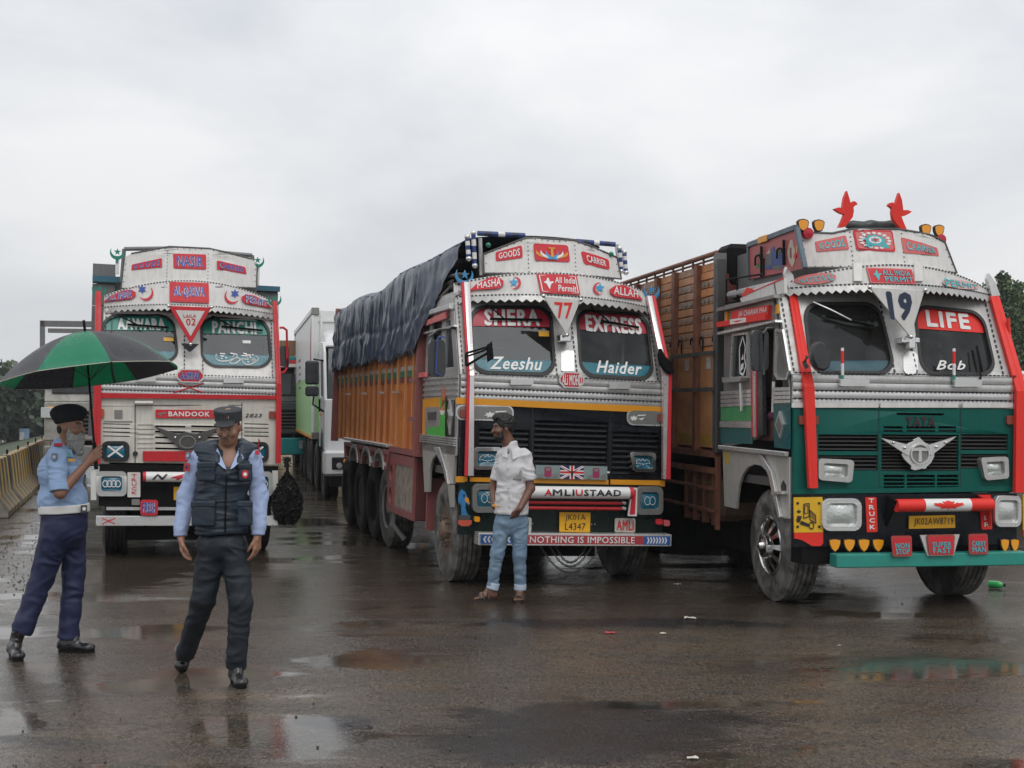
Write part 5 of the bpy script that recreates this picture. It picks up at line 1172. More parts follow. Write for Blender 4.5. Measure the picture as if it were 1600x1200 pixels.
    posts(T, [(1232, 1244.5, 1238, 455, .42), (1257, 1273, 1264, 605, .0), (1265, 1278.5, 1271, 763, -.04)], [(1562, 1548, 1556, 463, .40), (1606, 1589, 1598, 612, -.0), (1602, 1587, 1595, 770, -.04)], REDF, REDF)
    for q in (((1226, 417), (1233, 425), (1243, 455), (1229, 457)), ((1541, 427), (1548, 436), (1559, 463), (1545, 464))):
        P = [T.pt(*p, .41) for p in q]; S = Surf(lambda u, v, d: Vector((u, .41-d, v))); cx = (P[0].x); L = [(P[0].x, P[0].z), (P[1].x+.02, P[1].z-.03), (P[2].x, P[2].z), (P[3].x, P[3].z), (P[0].x-.02, P[0].z-.06)]; mb = MB().use(SILVERB); mb.poly(L[::-1], 0, .05); T.b(mb, 'post_cap', None, S, bevel=.004)
    # crown lamps, birds, tarp roll
    for x0, x1, y0, y1 in ((1246, 1261, 344, 360), (1270.5, 1285.5, 345, 361), (1438, 1452, 352, 367.5), (1459, 1472.5, 353, 368.5)):
        o = shape3(T, x0, y0, x1, y1, .42, LANTERN, AMBER, .03, 'crown_lamp', BLACKL)
    for x, y in ((1260, 365), (1467, 375)): mb = MB().use(mat('red_lens', (.45, .01, .03), .2)); p = T.pt(x, y, .44); mb.lathe([(0, .05), (.05, .05), (.06, .0)], tuple(p), 'y', 12, -1); T.b(mb, 'crown_marker')
    shape3(T, 1300, 300, 1337, 356, .40, BIRD, REDF, .045, 'bird_figure'); shape3(T, 1384, 303, 1421.5, 359, .40, BIRD, REDF, .045, 'bird_figure', flip=True)
    mb = MB().use(mat('dark_wet_tarp', (.04, .05, .05), .4, bump=.5, bscale=12)); A, B = T.pt(1322, 353, .55), T.pt(1407, 353, .55); n = 24
    mb.tube([A.lerp(B, i/n)+Vector((0, 0, .006*sin(i*.7)+.0)) for i in range(n+1)], [.022+.028*min(1, min(i, n-i)/3)+.002*sin(i*1.3) for i in range(n+1)], 12); T.b(mb, 'rolled_tarp')
    # right crown edge
    mb = MB().use(PLATEY)
    for pts in (((1246, 362), (1256, 368), (1262, 398), (1257, 400), (1250, 380)), ((1472, 378), (1476, 372), (1484, 400), (1482, 404))):
        P = [T.pt(*p, .46) for p in pts]; S = Surf(lambda u, v, d: Vector((u, .46-d, v))); mb.poly([(p.x, p.z, 0)[:2] for p in P], 0, .012)
    T.b(mb, 'crown_edge', None, Surf(lambda u, v, d: Vector((u, .47-d, v))))
    # mirrors
    P = [T.pt(*P5(*p), -.12) for p in ((480, 835), (520, 805), (562, 830), (583, 900), (575, 950), (540, 968), (505, 960), (480, 905))]; mb = MB().use(MIRR); mb.poly([(p.x, p.z) for p in P][::-1], 0, .07); T.b(mb, 'mirror', None, Surf(lambda u, v, d: Vector((u, -.12-d, v))), bevel=.02)
    mirror(T, Q(P5, 186, 752, 272, 965), 0, y=.35); mb = MB().use(STEELD); mb.tube([T.pt(*P5(*p), .3) for p in ((245, 985), (242, 770), (262, 742), (300, 742))], .012, 6); mb.tube([T.pt(*P5(*p), -.08) for p in ((472, 890), (455, 920), (470, 950))], .02, 6); T.b(mb, 'mirror_arm')
    # ---------------- cab side
    W = T.W; SI = T.side; h = lambda *p: SI.hit(*p)
    SG = [(.05, 1.40), (.05, 1.86), (.12, 2.12), (.50, 2.86), (1.74, 2.86), (1.74, 1.40)]
    win1 = [h(*P5(x, y)) for x, y in ((92, 780), (165, 772), (165, 995), (78, 1000))]; door = [h(*P5(x, y)) for x, y in ((215, 750), (298, 735), (290, 1020), (300, 1310), (205, 1320))]; qw = [h(*P5(x, y)) for x, y in ((318, 755), (350, 760), (382, 960), (370, 1005), (325, 1005), (312, 980))]
    mb = MB().use(mat('dull_aluminium', (.34, .34, .33), .42, .6, dirt=.75, dcol=(.13, .12, .11), streak=.4, bump=.1)); mb.poly([SG, win1, door, qw], -.04, 0); T.b(mb, 'cab_side', None, SI, bevel=.003); DA = MATS['dull_aluminium']
    for w_ in (win1, qw):
        g = MB().use(DGLASS); g.poly(w_, -.025, -.025); o = T.b(g, 'side_window', None, SI); c2 = (sum(p[0] for p in w_)/len(w_), sum(p[1] for p in w_)/len(w_)); k = 1.12; MB().use(SILVERB).poly([[(c2[0]+(p[0]-c2[0])*k, c2[1]+(p[1]-c2[1])*1.07) for p in w_], [(c2[0]+(p[0]-c2[0])*.97, c2[1]+(p[1]-c2[1])*.97) for p in w_]], 0, .02).done('window_frame', None, o, SI)
    shape2(outline_loops([(.5, .95), (.7, .7), (.65, .45), (.75, .25), (.6, .05), (.4, .1), (.35, .4), (.3, .7)], .03)+[[(.45, .4), (.6, .42), (.55, .55)], [(.4, .12), (.6, .2), (.6, .34), (.45, .3)]], [win1[1], win1[0], win1[3], win1[2]] if False else [win1[0], win1[1], win1[2], win1[3]], SI, WHITEL, T.root, -.015, 'sticker', pm=T.R)
    # open door leaf: red and white edge
    for x0, x1, m in ((190, 199, REDL), (199, 214, SILVERB), (214, 220, REDL)): side_panel(T, [P5(x0, 965), P5(x1, 965), P5(x1+1, 1310), P5(x0+2, 1310)], m, 'door_edge', .0, .025)
    side_panel(T, [P5(218, 965), P5(246, 965), P5(250, 1300), P5(222, 1312)], MIRR, 'door_inner', -.02, .02)
    mb = MB().use(SEAT); mb.box(-W+.06, -W+.5, .55, 1.1, 1.5, 1.72); mb.use(mat('maroon_cloth', (.10, .02, .05), .8)); mb.ball((-W+.12, .62, 1.74), (.1, .12, .06)); T.b(mb, 'driver_seat', bevel=.02); mb = MB().use(SILVERB); mb.tube([T.side.map(*h(*P5(272, 1020)), -.05), T.side.map(*h(*P5(268, 1180)), -.05)], .02, 8); T.b(mb, 'grab_rail')
    mb = MB().use(SILVER); a = [h(*P5(*p)) for p in ((64, 1000), (168, 1000), (160, 1020), (68, 1026))]; mb.poly(a, .0, .08); T.b(mb, 'window_ledge', None, SI); mb = MB().use(SILVER); mb.tube([SI.map(*h(*P5(150, 1030)), .05), SI.map(*h(*P5(155, 1175)), .05)], .016, 6); T.b(mb, 'grab_rail')
    for y0, y1 in ((1050, 1068), (1072, 1090), (1094, 1112), (1116, 1132)): side_panel(T, [P5(28, y0+22), P5(188, y0+12), P5(188, y1+12), P5(28, y1+22)], SILVERB, 'side_rail', .0, .018); side_panel(T, [P5(296, y0+2), P5(385, y0), P5(385, y1), P5(296, y1+2)], SILVERB, 'side_rail', .0, .018)
    side_panel(T, [P5(24, 1140), P5(188, 1128), P5(188, 1225), P5(24, 1224)], LGREEN, 'door_paint', 0, .008); side_panel(T, [P5(24, 1226), P5(190, 1228), P5(190, 1262), P5(24, 1258)], SILVERB, 'door_band', 0, .02); side_panel(T, [P5(24, 1260), P5(190, 1264), P5(190, 1345), P5(24, 1342)], mat('teal_green_door', (.01, .12, .12), .4, dirt=.5), 'door_paint', 0, .008)
    side_panel(T, Qs(P6, (300, 98), (386, 96), (384, 340), (304, 330)), mat('deep_teal_panel', (.005, .10, .11), .35, dirt=.3), 'corner_panel', .0, .01)
    side_panel(T, Qs(P6, (340, 140), (362, 210), (342, 284), (318, 212)), SILVERB, 'diamond_ornament', .01, .03); side_panel(T, Qs(P6, (340, 165), (355, 210), (341, 262), (325, 212)), GREYP, 'diamond_ornament', .03, .035)
    # arch panel
    cp = mat('cream_fender', (.50, .49, .46), .42, .2, dirt=.6, dcol=(.22, .21, .19), streak=.3)
    out = [h(*S8(525, 500)), h(*S8(895, 545)), h(*S8(895, 885)), h(*S8(850, 880))]; arc = [h(*S8(*p)) for p in ((835, 800), (815, 735), (790, 680), (765, 620), (735, 592), (700, 585), (665, 600), (635, 640), (615, 700), (605, 770), (600, 830), (535, 815))]
    mb = MB().use(cp); mb.poly([out+arc], -.03, 0); T.b(mb, 'wheel_arch_panel', None, SI, bevel=.004)
    L = [h(*S8(*p)) for p in ((740, 530), (760, 534), (812, 620), (835, 730), (862, 875), (850, 880), (815, 735), (795, 640))]; mb = MB().use(SILVERB); mb.poly(L, .0, .035); T.b(mb, 'wheel_arch_trim', None, SI, bevel=.004)
    side_panel(T, [S8(525, 478), S8(895, 515), S8(893, 542), S8(525, 502)], SILVERB, 'side_sill', .0, .05, bevel=.006); side_panel(T, [S8(848, 700), S8(862, 672), S8(878, 700), S8(878, 730), S8(850, 730)], BLACKL, 'step_hole', .0, .004); side_panel(T, [S8(825, 735), S8(885, 733), S8(885, 748), S8(825, 750)], SILVERB, 'step', .0, .06)
    side_panel(T, [S8(535, 515), S8(565, 518), S8(565, 580), S8(540, 583)], mat('yellow_stencil', (.5, .36, .08), .5), 'sticker', 0, .003)
    # roof side
    side_panel(T, [P5(92, 655), P5(286, 622), P5(280, 678), P5(92, 706)], REDF, 'side_name_board', .0, .03); q = T.quad(SI, [P5(112, 655), P5(262, 630), P5(258, 668), P5(112, 694)], .034); text('JAI CHARAN MAA', q, SI, WHITEL, T.root, .036, .02, .2, pm=T.R)
    side_panel(T, [P5(25, 712), P5(282, 672), P5(282, 698), P5(26, 738)], REDF, 'side_strip', .0, .06); side_panel(T, [P5(100, 698), P5(182, 688), P5(182, 712), P5(100, 724)], WHITEL, 'sticker', .06, .064); side_panel(T, [P5(112, 708), P5(140, 703), P5(168, 699), P5(140, 712)], REDF, 'sticker', .064, .067)
    for x in (52, 316): side_panel(T, [P5(x, 660-(x-52)*.15), P5(x+12, 658-(x-52)*.15), P5(x+12, 705-(x-52)*.15), P5(x, 708-(x-52)*.15)], YELLOW, 'reflector', 0, .02)
    side_panel(T, [P5(30, 640), P5(335, 568), P5(336, 585), P5(32, 658)], DA, 'roof_gutter', .0, .07); side_panel(T, [P5(38, 765), P5(345, 700), P5(348, 712), P5(40, 778)], SILVERB, 'rain_gutter', .0, .08)
    # side slope of the visor with red tip (cab roof side)
    mb = MB().use(WHITE); mb.poly([h(*P5(*p)) for p in ((120, 590), (200, 530), (350, 480), (352, 560), (130, 610))], -.03, .0); T.b(mb, 'roof_fairing', None, SI); mb = MB().use(REDF); mb.poly([h(*P5(*p)) for p in ((140, 560), (160, 530), (200, 545), (350, 478), (350, 486), (230, 535), (130, 582))], .0, .006); T.b(mb, 'roof_fairing_stripe', None, SI)
    mb = MB().use(BLACKM); rk = [((50, 490), (50, 620)), ((50, 490), (245, 460)), ((105, 480), (108, 605)), ((50, 612), (110, 600)), ((245, 380), (245, 470))]
    for A, B in rk: mb.tube([SI.map(*h(*P5(*A), -.02), -.02), SI.map(*h(*P5(*B), -.02), -.02)], .010, 5)
    T.b(mb, 'roof_rack')
    # mural box beside the crown
    X = W-.16; S = Surf(lambda u, v, d: Vector((-X-d, u, v))); S.hit = lambda px, py, off=0: T.hs(px, py, -X)
    hh = lambda x, y: S.hit(1120+x/10, 350+y/10)
    box = [hh(510, 860), hh(1360, 690), hh(1240, 60), hh(505, 330)]
    mb = MB().use(brick_mat()); mb.poly(box, -.03, 0); mur = T.b(mb, 'painted_side_board', None, S)
    bl = mat('mural_blue', (.02, .06, .26), .5, dirt=.4); cr = mat('mural_cream', (.50, .44, .34), .5, dirt=.4); gr = mat('mural_green', (.01, .25, .06), .5); gy = mat('mural_grey', (.10, .11, .12), .5)
    for L, m, d in (([(760, 470), (860, 440), (1080, 380), (1090, 600), (1000, 720), (760, 700)], gy, .003), ([(860, 370), (900, 350), (910, 450), (1000, 470), (1080, 500), (1070, 640), (860, 640)], bl, .006), ([(760, 670), (860, 640), (860, 700), (770, 710)], bl, .006), ([(930, 400), (980, 395), (980, 450), (930, 455)], gy, .008), ([(780, 470), (840, 390), (840, 465)], cr, .008),
                    ([(640, 600), (690, 680), (620, 685)], gr, .006), ([(640, 450), (670, 455), (655, 500), (630, 490)], gr, .006), ([(1160, 250), (1190, 250), (1200, 320), (1230, 420), (1220, 600), (1190, 680), (1140, 600), (1110, 450), (1130, 340)], cr, .006), ([(1150, 380), (1175, 370), (1180, 540), (1150, 520)], MAROON, .008), ([(1225, 455), (1255, 480), (1245, 530), (1210, 520)], REDL, .01), ([(1245, 340), (1270, 345), (1265, 460), (1250, 450)], ORRIB, .006)):
        MB().use(m).poly([hh(*p) for p in L], .0, d).done('mural_shape', None, mur, S)
    ar = mat('blue_grey_angle', (.07, .12, .16), .45, dirt=.5)
    for a, b, w_ in (((495, 330), (1240, 50), 14), ((500, 330), (515, 870), 8), ((1250, 60), (1380, 690), 12)):
        A, B = Vector(hh(*a)), Vector(hh(*b)); n = (B-A).normalized(); n = Vector((-n.y, n.x))*w_*.0016; mb = MB().use(ar); mb.poly([tuple(A-n), tuple(B-n), tuple(B+n), tuple(A+n)], -.02, .02); T.b(mb, 'board_edge', None, S)
    A, B = Vector(hh(680, 262)), Vector(hh(820, 215)); mb = MB().use(YELLOW); mb.poly([(A.x, A.y-.03), (B.x, B.y-.03), (B.x, B.y+.03), (A.x, A.y+.03)], .02, .028); mb.done('sticker', None, mur, S)
    mb = MB().use(BLACKM)
    for cx, cy in ((690, 560), (1030, 450)):
        P = [hh(cx+45*cos(t), cy-70*sin(t)) for t in [pi*i/8 for i in range(9)]]; mb.tube([S.map(p[0], p[1], .03) for p in P]+[S.map(*hh(cx-45, cy+90), .03)], .010, 5)
    for x, y0, y1 in ((725, 350, 830), (1075, 250, 640)): mb.tube([S.map(*hh(x, y0), .02), S.map(*hh(x, y1), .02)], .014, 5)
    T.b(mb, 'hook')
    mb = MB().use(GREYW); zt = max(p[1] for p in box)-.05; mb.box(-X+.04, .52, .62, 1.95, 2.95, box[3][1]-.06); T.b(mb, 'crown_box')
    # dark roof bundle + front board of the cargo
    mb = MB().use(GREYW); a = S7(725, 345); za = T.hs(*S7(720, 270), -W)[1]; yb = 1.95
    mb.box(-W-.02, W, yb, yb+.06, 1.45, za); T.b(mb, 'headboard')
    mb = MB().use(BLACKM); P = [(0, 0)]; mb.box(-W+.1, -.1, 1.9, 2.3, za-.35, za+.10); T.b(mb, 'folded_cover', bevel=.05)
    # ---------------- wooden cargo body
    BW = W+.0; s0, s1 = 1.93, 8.0; z0, z1 = 1.36, T.hs(1050, 430, -BW)[1]+.02
    S = Surf(lambda u, v, d: Vector((-BW-d, u, v))); S.hit = lambda px, py, off=0: T.hs(px, py, -BW)
    mb = MB().use(MAROON); mb.box(-BW+.09, BW-.02, s0, s1, z0, z1-.15); T.b(mb, 'cargo_core')
    zs = z0+1.02; ps = [S.hit(x, 560)[0] for x in (1122, 1088, 1053, 1026)]; st = [s0, ps[1], ps[2], ps[3], ps[3]+.85, ps[3]+1.7, ps[3]+2.55, s1-.03]
    rg = random.Random(9); nr = 11; ph = (z1-zs)/nr
    gap = mat('worn_white_motif', (.30, .29, .26), .6, dirt=.9, dcol=(.10, .08, .07), scale=14)
    for i in range(len(st)-1):
        a, b = st[i]+.045, st[i+1]-.045
        for r in range(nr):
            za = zs+r*ph; m = PLKS[rg.randrange(3)]
            mb = MB().use(m); mb.poly([(a, za+.004), (b, za+.004+rg.uniform(-.004, .004)), (b, za+ph-.004), (a, za+ph-.004+rg.uniform(-.004, .003))], -.07, -.035+rg.uniform(-.008, .008)); o = T.b(mb, 'plank', None, S, bevel=.004)
            if r in (2, 4, 6, 8) and i < 4:
                L = []; k = 2; w_ = (b-a)/(k*1.0)
                for j in range(k):
                    cx = a+w_*(j+.5); zc = za+ph*.5; L += [[(cx-w_*.45, zc), (cx-w_*.2, zc-ph*.36), (cx-w_*.02, zc), (cx-w_*.2, zc+ph*.36)], [(cx+w_*.45, zc), (cx+w_*.2, zc+ph*.36), (cx+w_*.02, zc), (cx+w_*.2, zc-ph*.36)]]
                mb = MB().use(gap)
                for l in L: mb.poly(l, -.026, -.0255)
                mb.done('painted_motif', None, o, S)
        mb = MB().use(PLY); mb.poly([(a, z0+.03), (b, z0+.03), (b, zs-.01), (a, zs-.01)], -.07, -.03); o = T.b(mb, 'plywood_panel', None, S)
        if i < 3:
            mb = MB().use(mat('faded_yellow_band', (.42, .26, .03), .5, dirt=.5)); mb.poly([(a, z0+.06), (b, z0+.06), (b, z0+.16), (a, z0+.16)], -.029, -.026); mb.done('painted_band', None, o, S)
            c2 = (a+b)/2; zz = S.hit(1077, 570)[1]; mb = MB().use(mat('white_reflector', (.55, .56, .55), .3)); mb.poly([(c2-.06, zz-.06), (c2+.06, zz-.06), (c2+.06, zz+.06), (c2-.06, zz+.06)], -.026, -.02); mb.done('reflector', None, o, S)
            mb = MB().use(BLACKM)
            for dx in (-.2, .2): mb.tube([(c2+dx+.05*cos(t), zz+.22+.07*sin(t), -.01) for t in [pi*k/8 for k in range(9)]]+[(c2+dx-.05, zz+.1, -.01)], .009, 5)
            T.b(mb, 'hook', None, S)
    for i, s_ in enumerate(st):
        m = STEELD if i == 0 else RUST; mb = MB().use(m); mb.poly([(s_-.05, z0-.02), (s_+.05, z0-.02), (s_+.05, z1+.0), (s_-.05, z1+.0)], -.07, .025); T.b(mb, 'stake', None, S, bevel=.006)
    for z in (zs-.02, z0+.62): mb = MB().use(STEELD); mb.poly([(s0, z), (st[2], z), (st[2], z+.045), (s0, z+.045)], .025, .05); T.b(mb, 'steel_rail', None, S)
    mb = MB().use(RUST); mb.tube([(-BW, s0+.05, z1+.07), (-BW, s1, z1+.07)], .028, 8); mb.tube([(-BW+.02, s0+.05, z1+.02), (-BW+.02, s1, z1+.02)], .012, 6)
    for k in range(18): y = s0+.1+k*.34; mb.tube([(-BW, y, z1-.02), (-BW, y, z1+.07)], .014, 5)
    T.b(mb, 'top_rail')
    mb = MB().use(RUST); mb.box(-BW-.01, -BW+.06, s0, s1, z0-.07, z0+.0); mb.box(-BW-.01, -BW+.06, s0, s1, z0-.24, z0-.18); T.b(mb, 'sill')
    # fuel tank with straps, cage bars
    mb = MB().use(TANKB); mb.box(-W+.05, -W+.6, s0+.02, s0+1.15, .62, 1.10); T.b(mb, 'fuel_tank', bevel=.07)
    for y in (s0+.15, s0+.45, s0+.75, s0+1.02): mb = MB().use(RUST); mb.box(-W+.02, -W+.1, y, y+.035, .58, 1.13); T.b(mb, 'tank_strap')
    mb = MB().use(RUST)
    for z in (.95, .72): mb.box(-W-.02, -W+.01, s0-.05, s0+1.7, z, z+.03)
    mb.box(-W-.02, -W+.02, s0-.08, s0-.02, .55, 1.3); T.b(mb, 'side_guard')
    mb = MB().use(BLACKM); mb.box(-W+.3, W-.3, 2.0, 7.6, .32, 1.28); T.b(mb, 'underbody')  # block hangs low to darken the gap below the body
    for y in (3.9, 7.4): mb = MB().use(BLACKM); mb.box(-W+.05, W-.05, y, y+.03, .10, 1.2); T.b(mb, 'mud_flap_or_dark_sheet')  # added full-width sheets make the gap under the body dark
    for k, y in enumerate((.73, 5.0, 6.2)):
        for sg in (-1, 1): put_wheel(T, 'chrome' if (k == 0) else 'plain', sg*(W-.10), y, sg > 0)
    return T
# ================================================================== TRUCK with 02 pennant (left)
def truck02():
    T = Rig(152, 15.2, 1.06, 16.7, 1.5, 'decorated_truck', 'white and red decorated truck with 02 pennant, standing behind the two officers'); H, SC, V, HT, BU = T.hood, T.scr, T.vis, T.hat, T.bump
    def rc(a, b): return [(a[0], b[1]), (b[0], b[1]), (b[0], a[1]), (a[0], a[1])]
    def holes(T):
        h = lambda x, y: T.hood.hit(*P2(x, y)); o = []
        for x0, x1 in ((385, 545), (1225, 1370)):
            for y in (234, 258, 282, 306): o.append(rc(h(x0, y), h(x1, y+9)))
        for x0, x1 in ((695, 875), (910, 1075)):
            for y in (246, 278, 312, 346, 378): o.append(rc(h(x0, y), h(x1, y+14)))
        return o
    g = lambda t, tq: band(.66, 1, GREENS, t, WHITEL, tq, .06)
    st = [[(.20, .28), (.18, .12), (.30, .04), (.48, .06), (.56, .18), (.62, .26)], [(.52, .06), (.46, -.02), (.54, -.06), (.66, .06), (.74, .12)], [(.68, .06), (.72, -.05), (.84, -.04), (.93, .10), (.90, .22)], [(.58, .12), (.64, .16)], [(.80, .14), (.86, .10), (.88, .16), (.80, .14)], [(.28, .28), (.34, .28)], [(.50, .30), (.56, .29)], [(.70, .24), (.80, .28)], [(.84, .28), (.86, .28)]]
    zz = [[(370, 340), (355, 400), (370, 450), (450, 480), (560, 480), (680, 460), (760, 410), (800, 370), (790, 330), (740, 350), (720, 390)], [(820, 400), (850, 430), (800, 410), (740, 430), (650, 460), (650, 515), (720, 530), (800, 500), (880, 440), (960, 430), (1030, 440), (1020, 400), (980, 380)],
          [(910, 460), (930, 510), (1000, 545), (1100, 530), (1180, 480), (1160, 430), (1120, 440), (1140, 470), (1200, 470), (1245, 430), (1240, 395), (1205, 365)], [(450, 325), (545, 330)], [(670, 315), (775, 330)], [(455, 372), (525, 380)], [(900, 362), (1090, 340)], [(940, 310), (1010, 322)], [(1070, 370), (1090, 400)], [(1130, 335), (1145, 345)], [(470, 420), (490, 430)], [(560, 400), (575, 420)], [(1020, 480), (1035, 495)]]
    def cr(P, n=5):
        if len(P) < 3: return P
        o = []; Q_ = [P[0]]+P+[P[-1]]
        for i in range(1, len(Q_)-2):
            for k in range(n):
                t = k/n; o.append(tuple(.5*((2*Q_[i][c])+(-Q_[i-1][c]+Q_[i+1][c])*t+(2*Q_[i-1][c]-5*Q_[i][c]+4*Q_[i+1][c]-Q_[i+2][c])*t*t+(-Q_[i-1][c]+3*Q_[i][c]-3*Q_[i+1][c]+Q_[i+2][c])*t**3) for c in (0, 1)))
        return o+[P[-1]]
    st = [[((310+x/13.33-315)/109, (574-(530+y/13.33))/78+.01) for x, y in cr(p)] for p in zz]
    c = D(zh0=1.14, zh1=1.94, zb=2.20, hood_m=WHITE2, hood_holes=holes, len=8.6, roof_m=WHITE, screen_m=WHITE, win_r=.28,
          windows=[[(161, 492), (270, 492), (279, 566), (161, 562)], [(314, 495), (418, 498), (425, 574), (316, 572)]],
          stickers=[[g('AAWARA', (.20, .67, .88, .93)), small_label(.83, .44, .97, .52, YPLATE), band(0, .22, TEALB)], [g('PANCHI', (.16, .67, .82, .93)), band(0, .24, TEALB), small_label(.60, .48, .72, .54, WHITEL), strokes(st, .0075, WHITEL)]],
          vis_t=3.385, vis_drop=.22, vis_b=3.02, teeth=30, hat=[(189, 451), (401, 450), (402, 412), (392, 404), (327, 388), (265, 385), (205, 396), (194, 403)], hat_c=(-.33, .16))
    cab(T, c)
    T.plate(H, [(158, 622), (434, 624), (434, 618), (158, 614)], .012, .05, RED, 'red_strip', sub=2); T.plate(H, P2(0, 0) and [(158, 634), (434, 636), (434, 634.5), (158, 632.5)], .012, .02, WHITE2, 'hood_ridge')
    for x in (573, 1208): T.plate(H, [P2(x, 475), P2(x+5, 475), P2(x+5, 110), P2(x, 110)], .012, .0135, BLACKL, 'seam')
    T.plate(H, [P2(573, 124), P2(1210, 124), P2(1210, 128), P2(573, 128)][::-1], .012, .0135, BLACKL, 'seam')
    T.plate(H, [P2(390, 220), P2(560, 220), P2(560, 226), P2(390, 226)][::-1], .012, .016, GREYP, 'hood_crease')
    for y in (236, 262, 290, 318, 346, 374): T.plate(H, [P2(590, y+6), P2(685, y+6), P2(685, y), P2(590, y)], .012, .022, WHITE2, 'hood_rib')
    T.plaque(H, Q(P2, 452, 155, 500, 205), GREYP, None, d=.004, r=.05, bd=.012, name='badge_trace')
    mb = MB().use(WHITE2); a, b = T.pt(*P2(575, 112), -.05), T.pt(*P2(682, 112), -.05); mb.tube([a, b], .022, 8); T.b(mb, 'hood_hinge')
    o, pq, dd = T.plaque(H, [P2(697, 152), P2(1120, 156), P2(1120, 204), P2(697, 202)], REDL, None, d=.012, r=.12, bd=.012); text('BANDOOK', [bil(pq, a, b) for a, b in ((.18, .80), (.76, .80), (.76, .2), (.18, .2))], H, WHITEL, o, dd+.004, .05)
    gun = [(.0, .3), (.25, .35), (.3, .1), (.4, .12), (.4, .4), (.95, .62), (1, .8), (.9, .82), (.4, .66), (.1, .55)]
    shape2([gun], [bil(pq, .02, .85), bil(pq, .16, .85), bil(pq, .16, .15), bil(pq, .02, .15)], H, GREYP, o, dd+.004); shape2([[(1-a, b) for a, b in gun]], [bil(pq, .78, .85), bil(pq, .9, .85), bil(pq, .9, .15), bil(pq, .78, .15)], H, GREYP, o, dd+.004)
    text('2823', T.quad(H, [P2(1230, 176), P2(1332, 176), P2(1330, 198), P2(1228, 198)], .016), H, STEELD, T.root, .018, .04, .2, pm=T.R)
    T.plaque(H, Q(P2, 316, 148, 392, 198), ORANGEL, None, d=.03, r=.2, bd=.012, name='marker_lamp'); T.plaque(H, Q(P2, 1373, 162, 1412, 206), BROWNL, None, d=.03, r=.2, bd=.012, name='marker_lamp')
    # winged emblem in dull metal
    E = lambda x, y: T.hood.hit(*P2(x, y), .05); mb = MB().use(STEELD); mb.poly([[E(*p) for p in ((680, 245), (720, 262), (830, 298), (880, 285), (935, 298), (1060, 262), (1095, 245), (960, 365), (920, 388), (880, 394), (840, 385), (820, 365))]], .03, .05); o = T.b(mb, 'winged_emblem', None, H, bevel=.004)
    cx, cy = E(888, 345); MB().use(GREYP).poly([[(cx+.10*cos(t), cy+.08*sin(t)) for t in [2*pi*i/24 for i in range(24)]], [(cx+.085*cos(t), cy+.066*sin(t)) for t in [2*pi*i/24 for i in range(24)]]], .05, .062).done('ring', None, o, H)
    for p in ((815, 318), (960, 318)): a, b = E(*p); MB().use(CHROME).ball((a, b, .06), .018).done('bolt', None, o, H)
    for q in (Q(P2, 375, 340, 542, 462), Q(P2, 1225, 345, 1372, 465)): lamp(T, H, q, RUBBER, BLUELAMP, .17, .05, .3, CROSS)
    T.plaque(H, Q(P2, 622, 400, 1130, 460), RED, None, d=.02, r=.02, bd=.012, name='red_panel'); mb = MB().use(BLACKL); p = E(577, 415); mb.poly(circ(*p, .03, 12), .012, .03); T.b(mb, 'hood_lock', None, H)
    # bumper
    mb = MB().use(BLACKM); mb.grid(lambda a, b: (-1.05+2.1*a, .62+.50*b, 0), 12, 2, .05); T.b(mb, 'bumper_panel', None, Surf(lambda u, v, d: Vector((u, BU.f(u, v)+d, v))))
    lamp(T, BU, Q(P2, 345, 520, 526, 668), SILVER, BLUELAMP, .2, .05, .2, RINGS4); lamp(T, BU, Q(P2, 1240, 522, 1395, 668), SILVER, BLUELAMP, .2, .05, .2, RINGS4)
    T.plate(BU, [P2(312, 690), P2(345, 690), P2(345, 515), P2(312, 515)], .0, .02, WHITE, 'corner_plate'); T.plate(BU, [P2(1392, 700), P2(1425, 700), P2(1425, 515), P2(1392, 515)], .0, .02, WHITE, 'corner_plate')
    o, pq, dd = T.plaque(BU, Q(P2, 530, 525, 607, 673), WHITE, None, d=.014, r=.04, name='vertical_plate', bd=.03)
    for i, ch in enumerate('TRUCK'): text(ch, [bil(pq, .32, .93-i*.17), bil(pq, .70, .93-i*.17), bil(pq, .70, .80-i*.17), bil(pq, .32, .80-i*.17)], BU, REDL, o, dd+.004, .03)
    r, RS = roll(T, P2(622, 552), P2(1225, 556), -.18, .060, ((0, .03, REDL), (.03, .97, WHITEL), (.97, 1, REDL)))
    text('N', [(.09, .036), (.24, .036), (.24, -.03), (.09, -.03)], RS, BLACKL, r, .003, .07, .4); text('4X', [(.26, .036), (.5, .036), (.5, -.03), (.26, -.03)] if False else [(.27, .036), (.38, .036), (.38, -.03), (.27, -.03)], RS, REDL, r, .003, .07, .3) if False else text('4', [(.27, .036), (.40, .036), (.40, -.03), (.27, -.03)], RS, REDL, r, .003, .07, .3)
    T.plaque(BU, Q(P2, 555, 685, 603, 720), GREYP, None, d=.03, r=.1, bd=.02, name='socket_box')
    T.plaque(BU, [P2(607, 684), P2(712, 686), P2(708, 778), P2(606, 776)], REDL, 'FRESH', BLUEL, d=.012, r=.18, outl=WHITEL, bd=.13, border=REDL, bold=.03, pad=(.12, .16)); T.plaque(BU, Q(P2, 805, 612, 960, 690), YPLATE, None, d=.01, r=.04, name='number_plate', bd=.02)
    mb = MB().use(SILVER); a, b = BU.hit(*P2(405, 730)), BU.hit(*P2(1300, 755)); mb.box(a[0], b[0], -.09, -.04, b[1]+.01, a[1]); T.b(mb, 'bumper_rail')
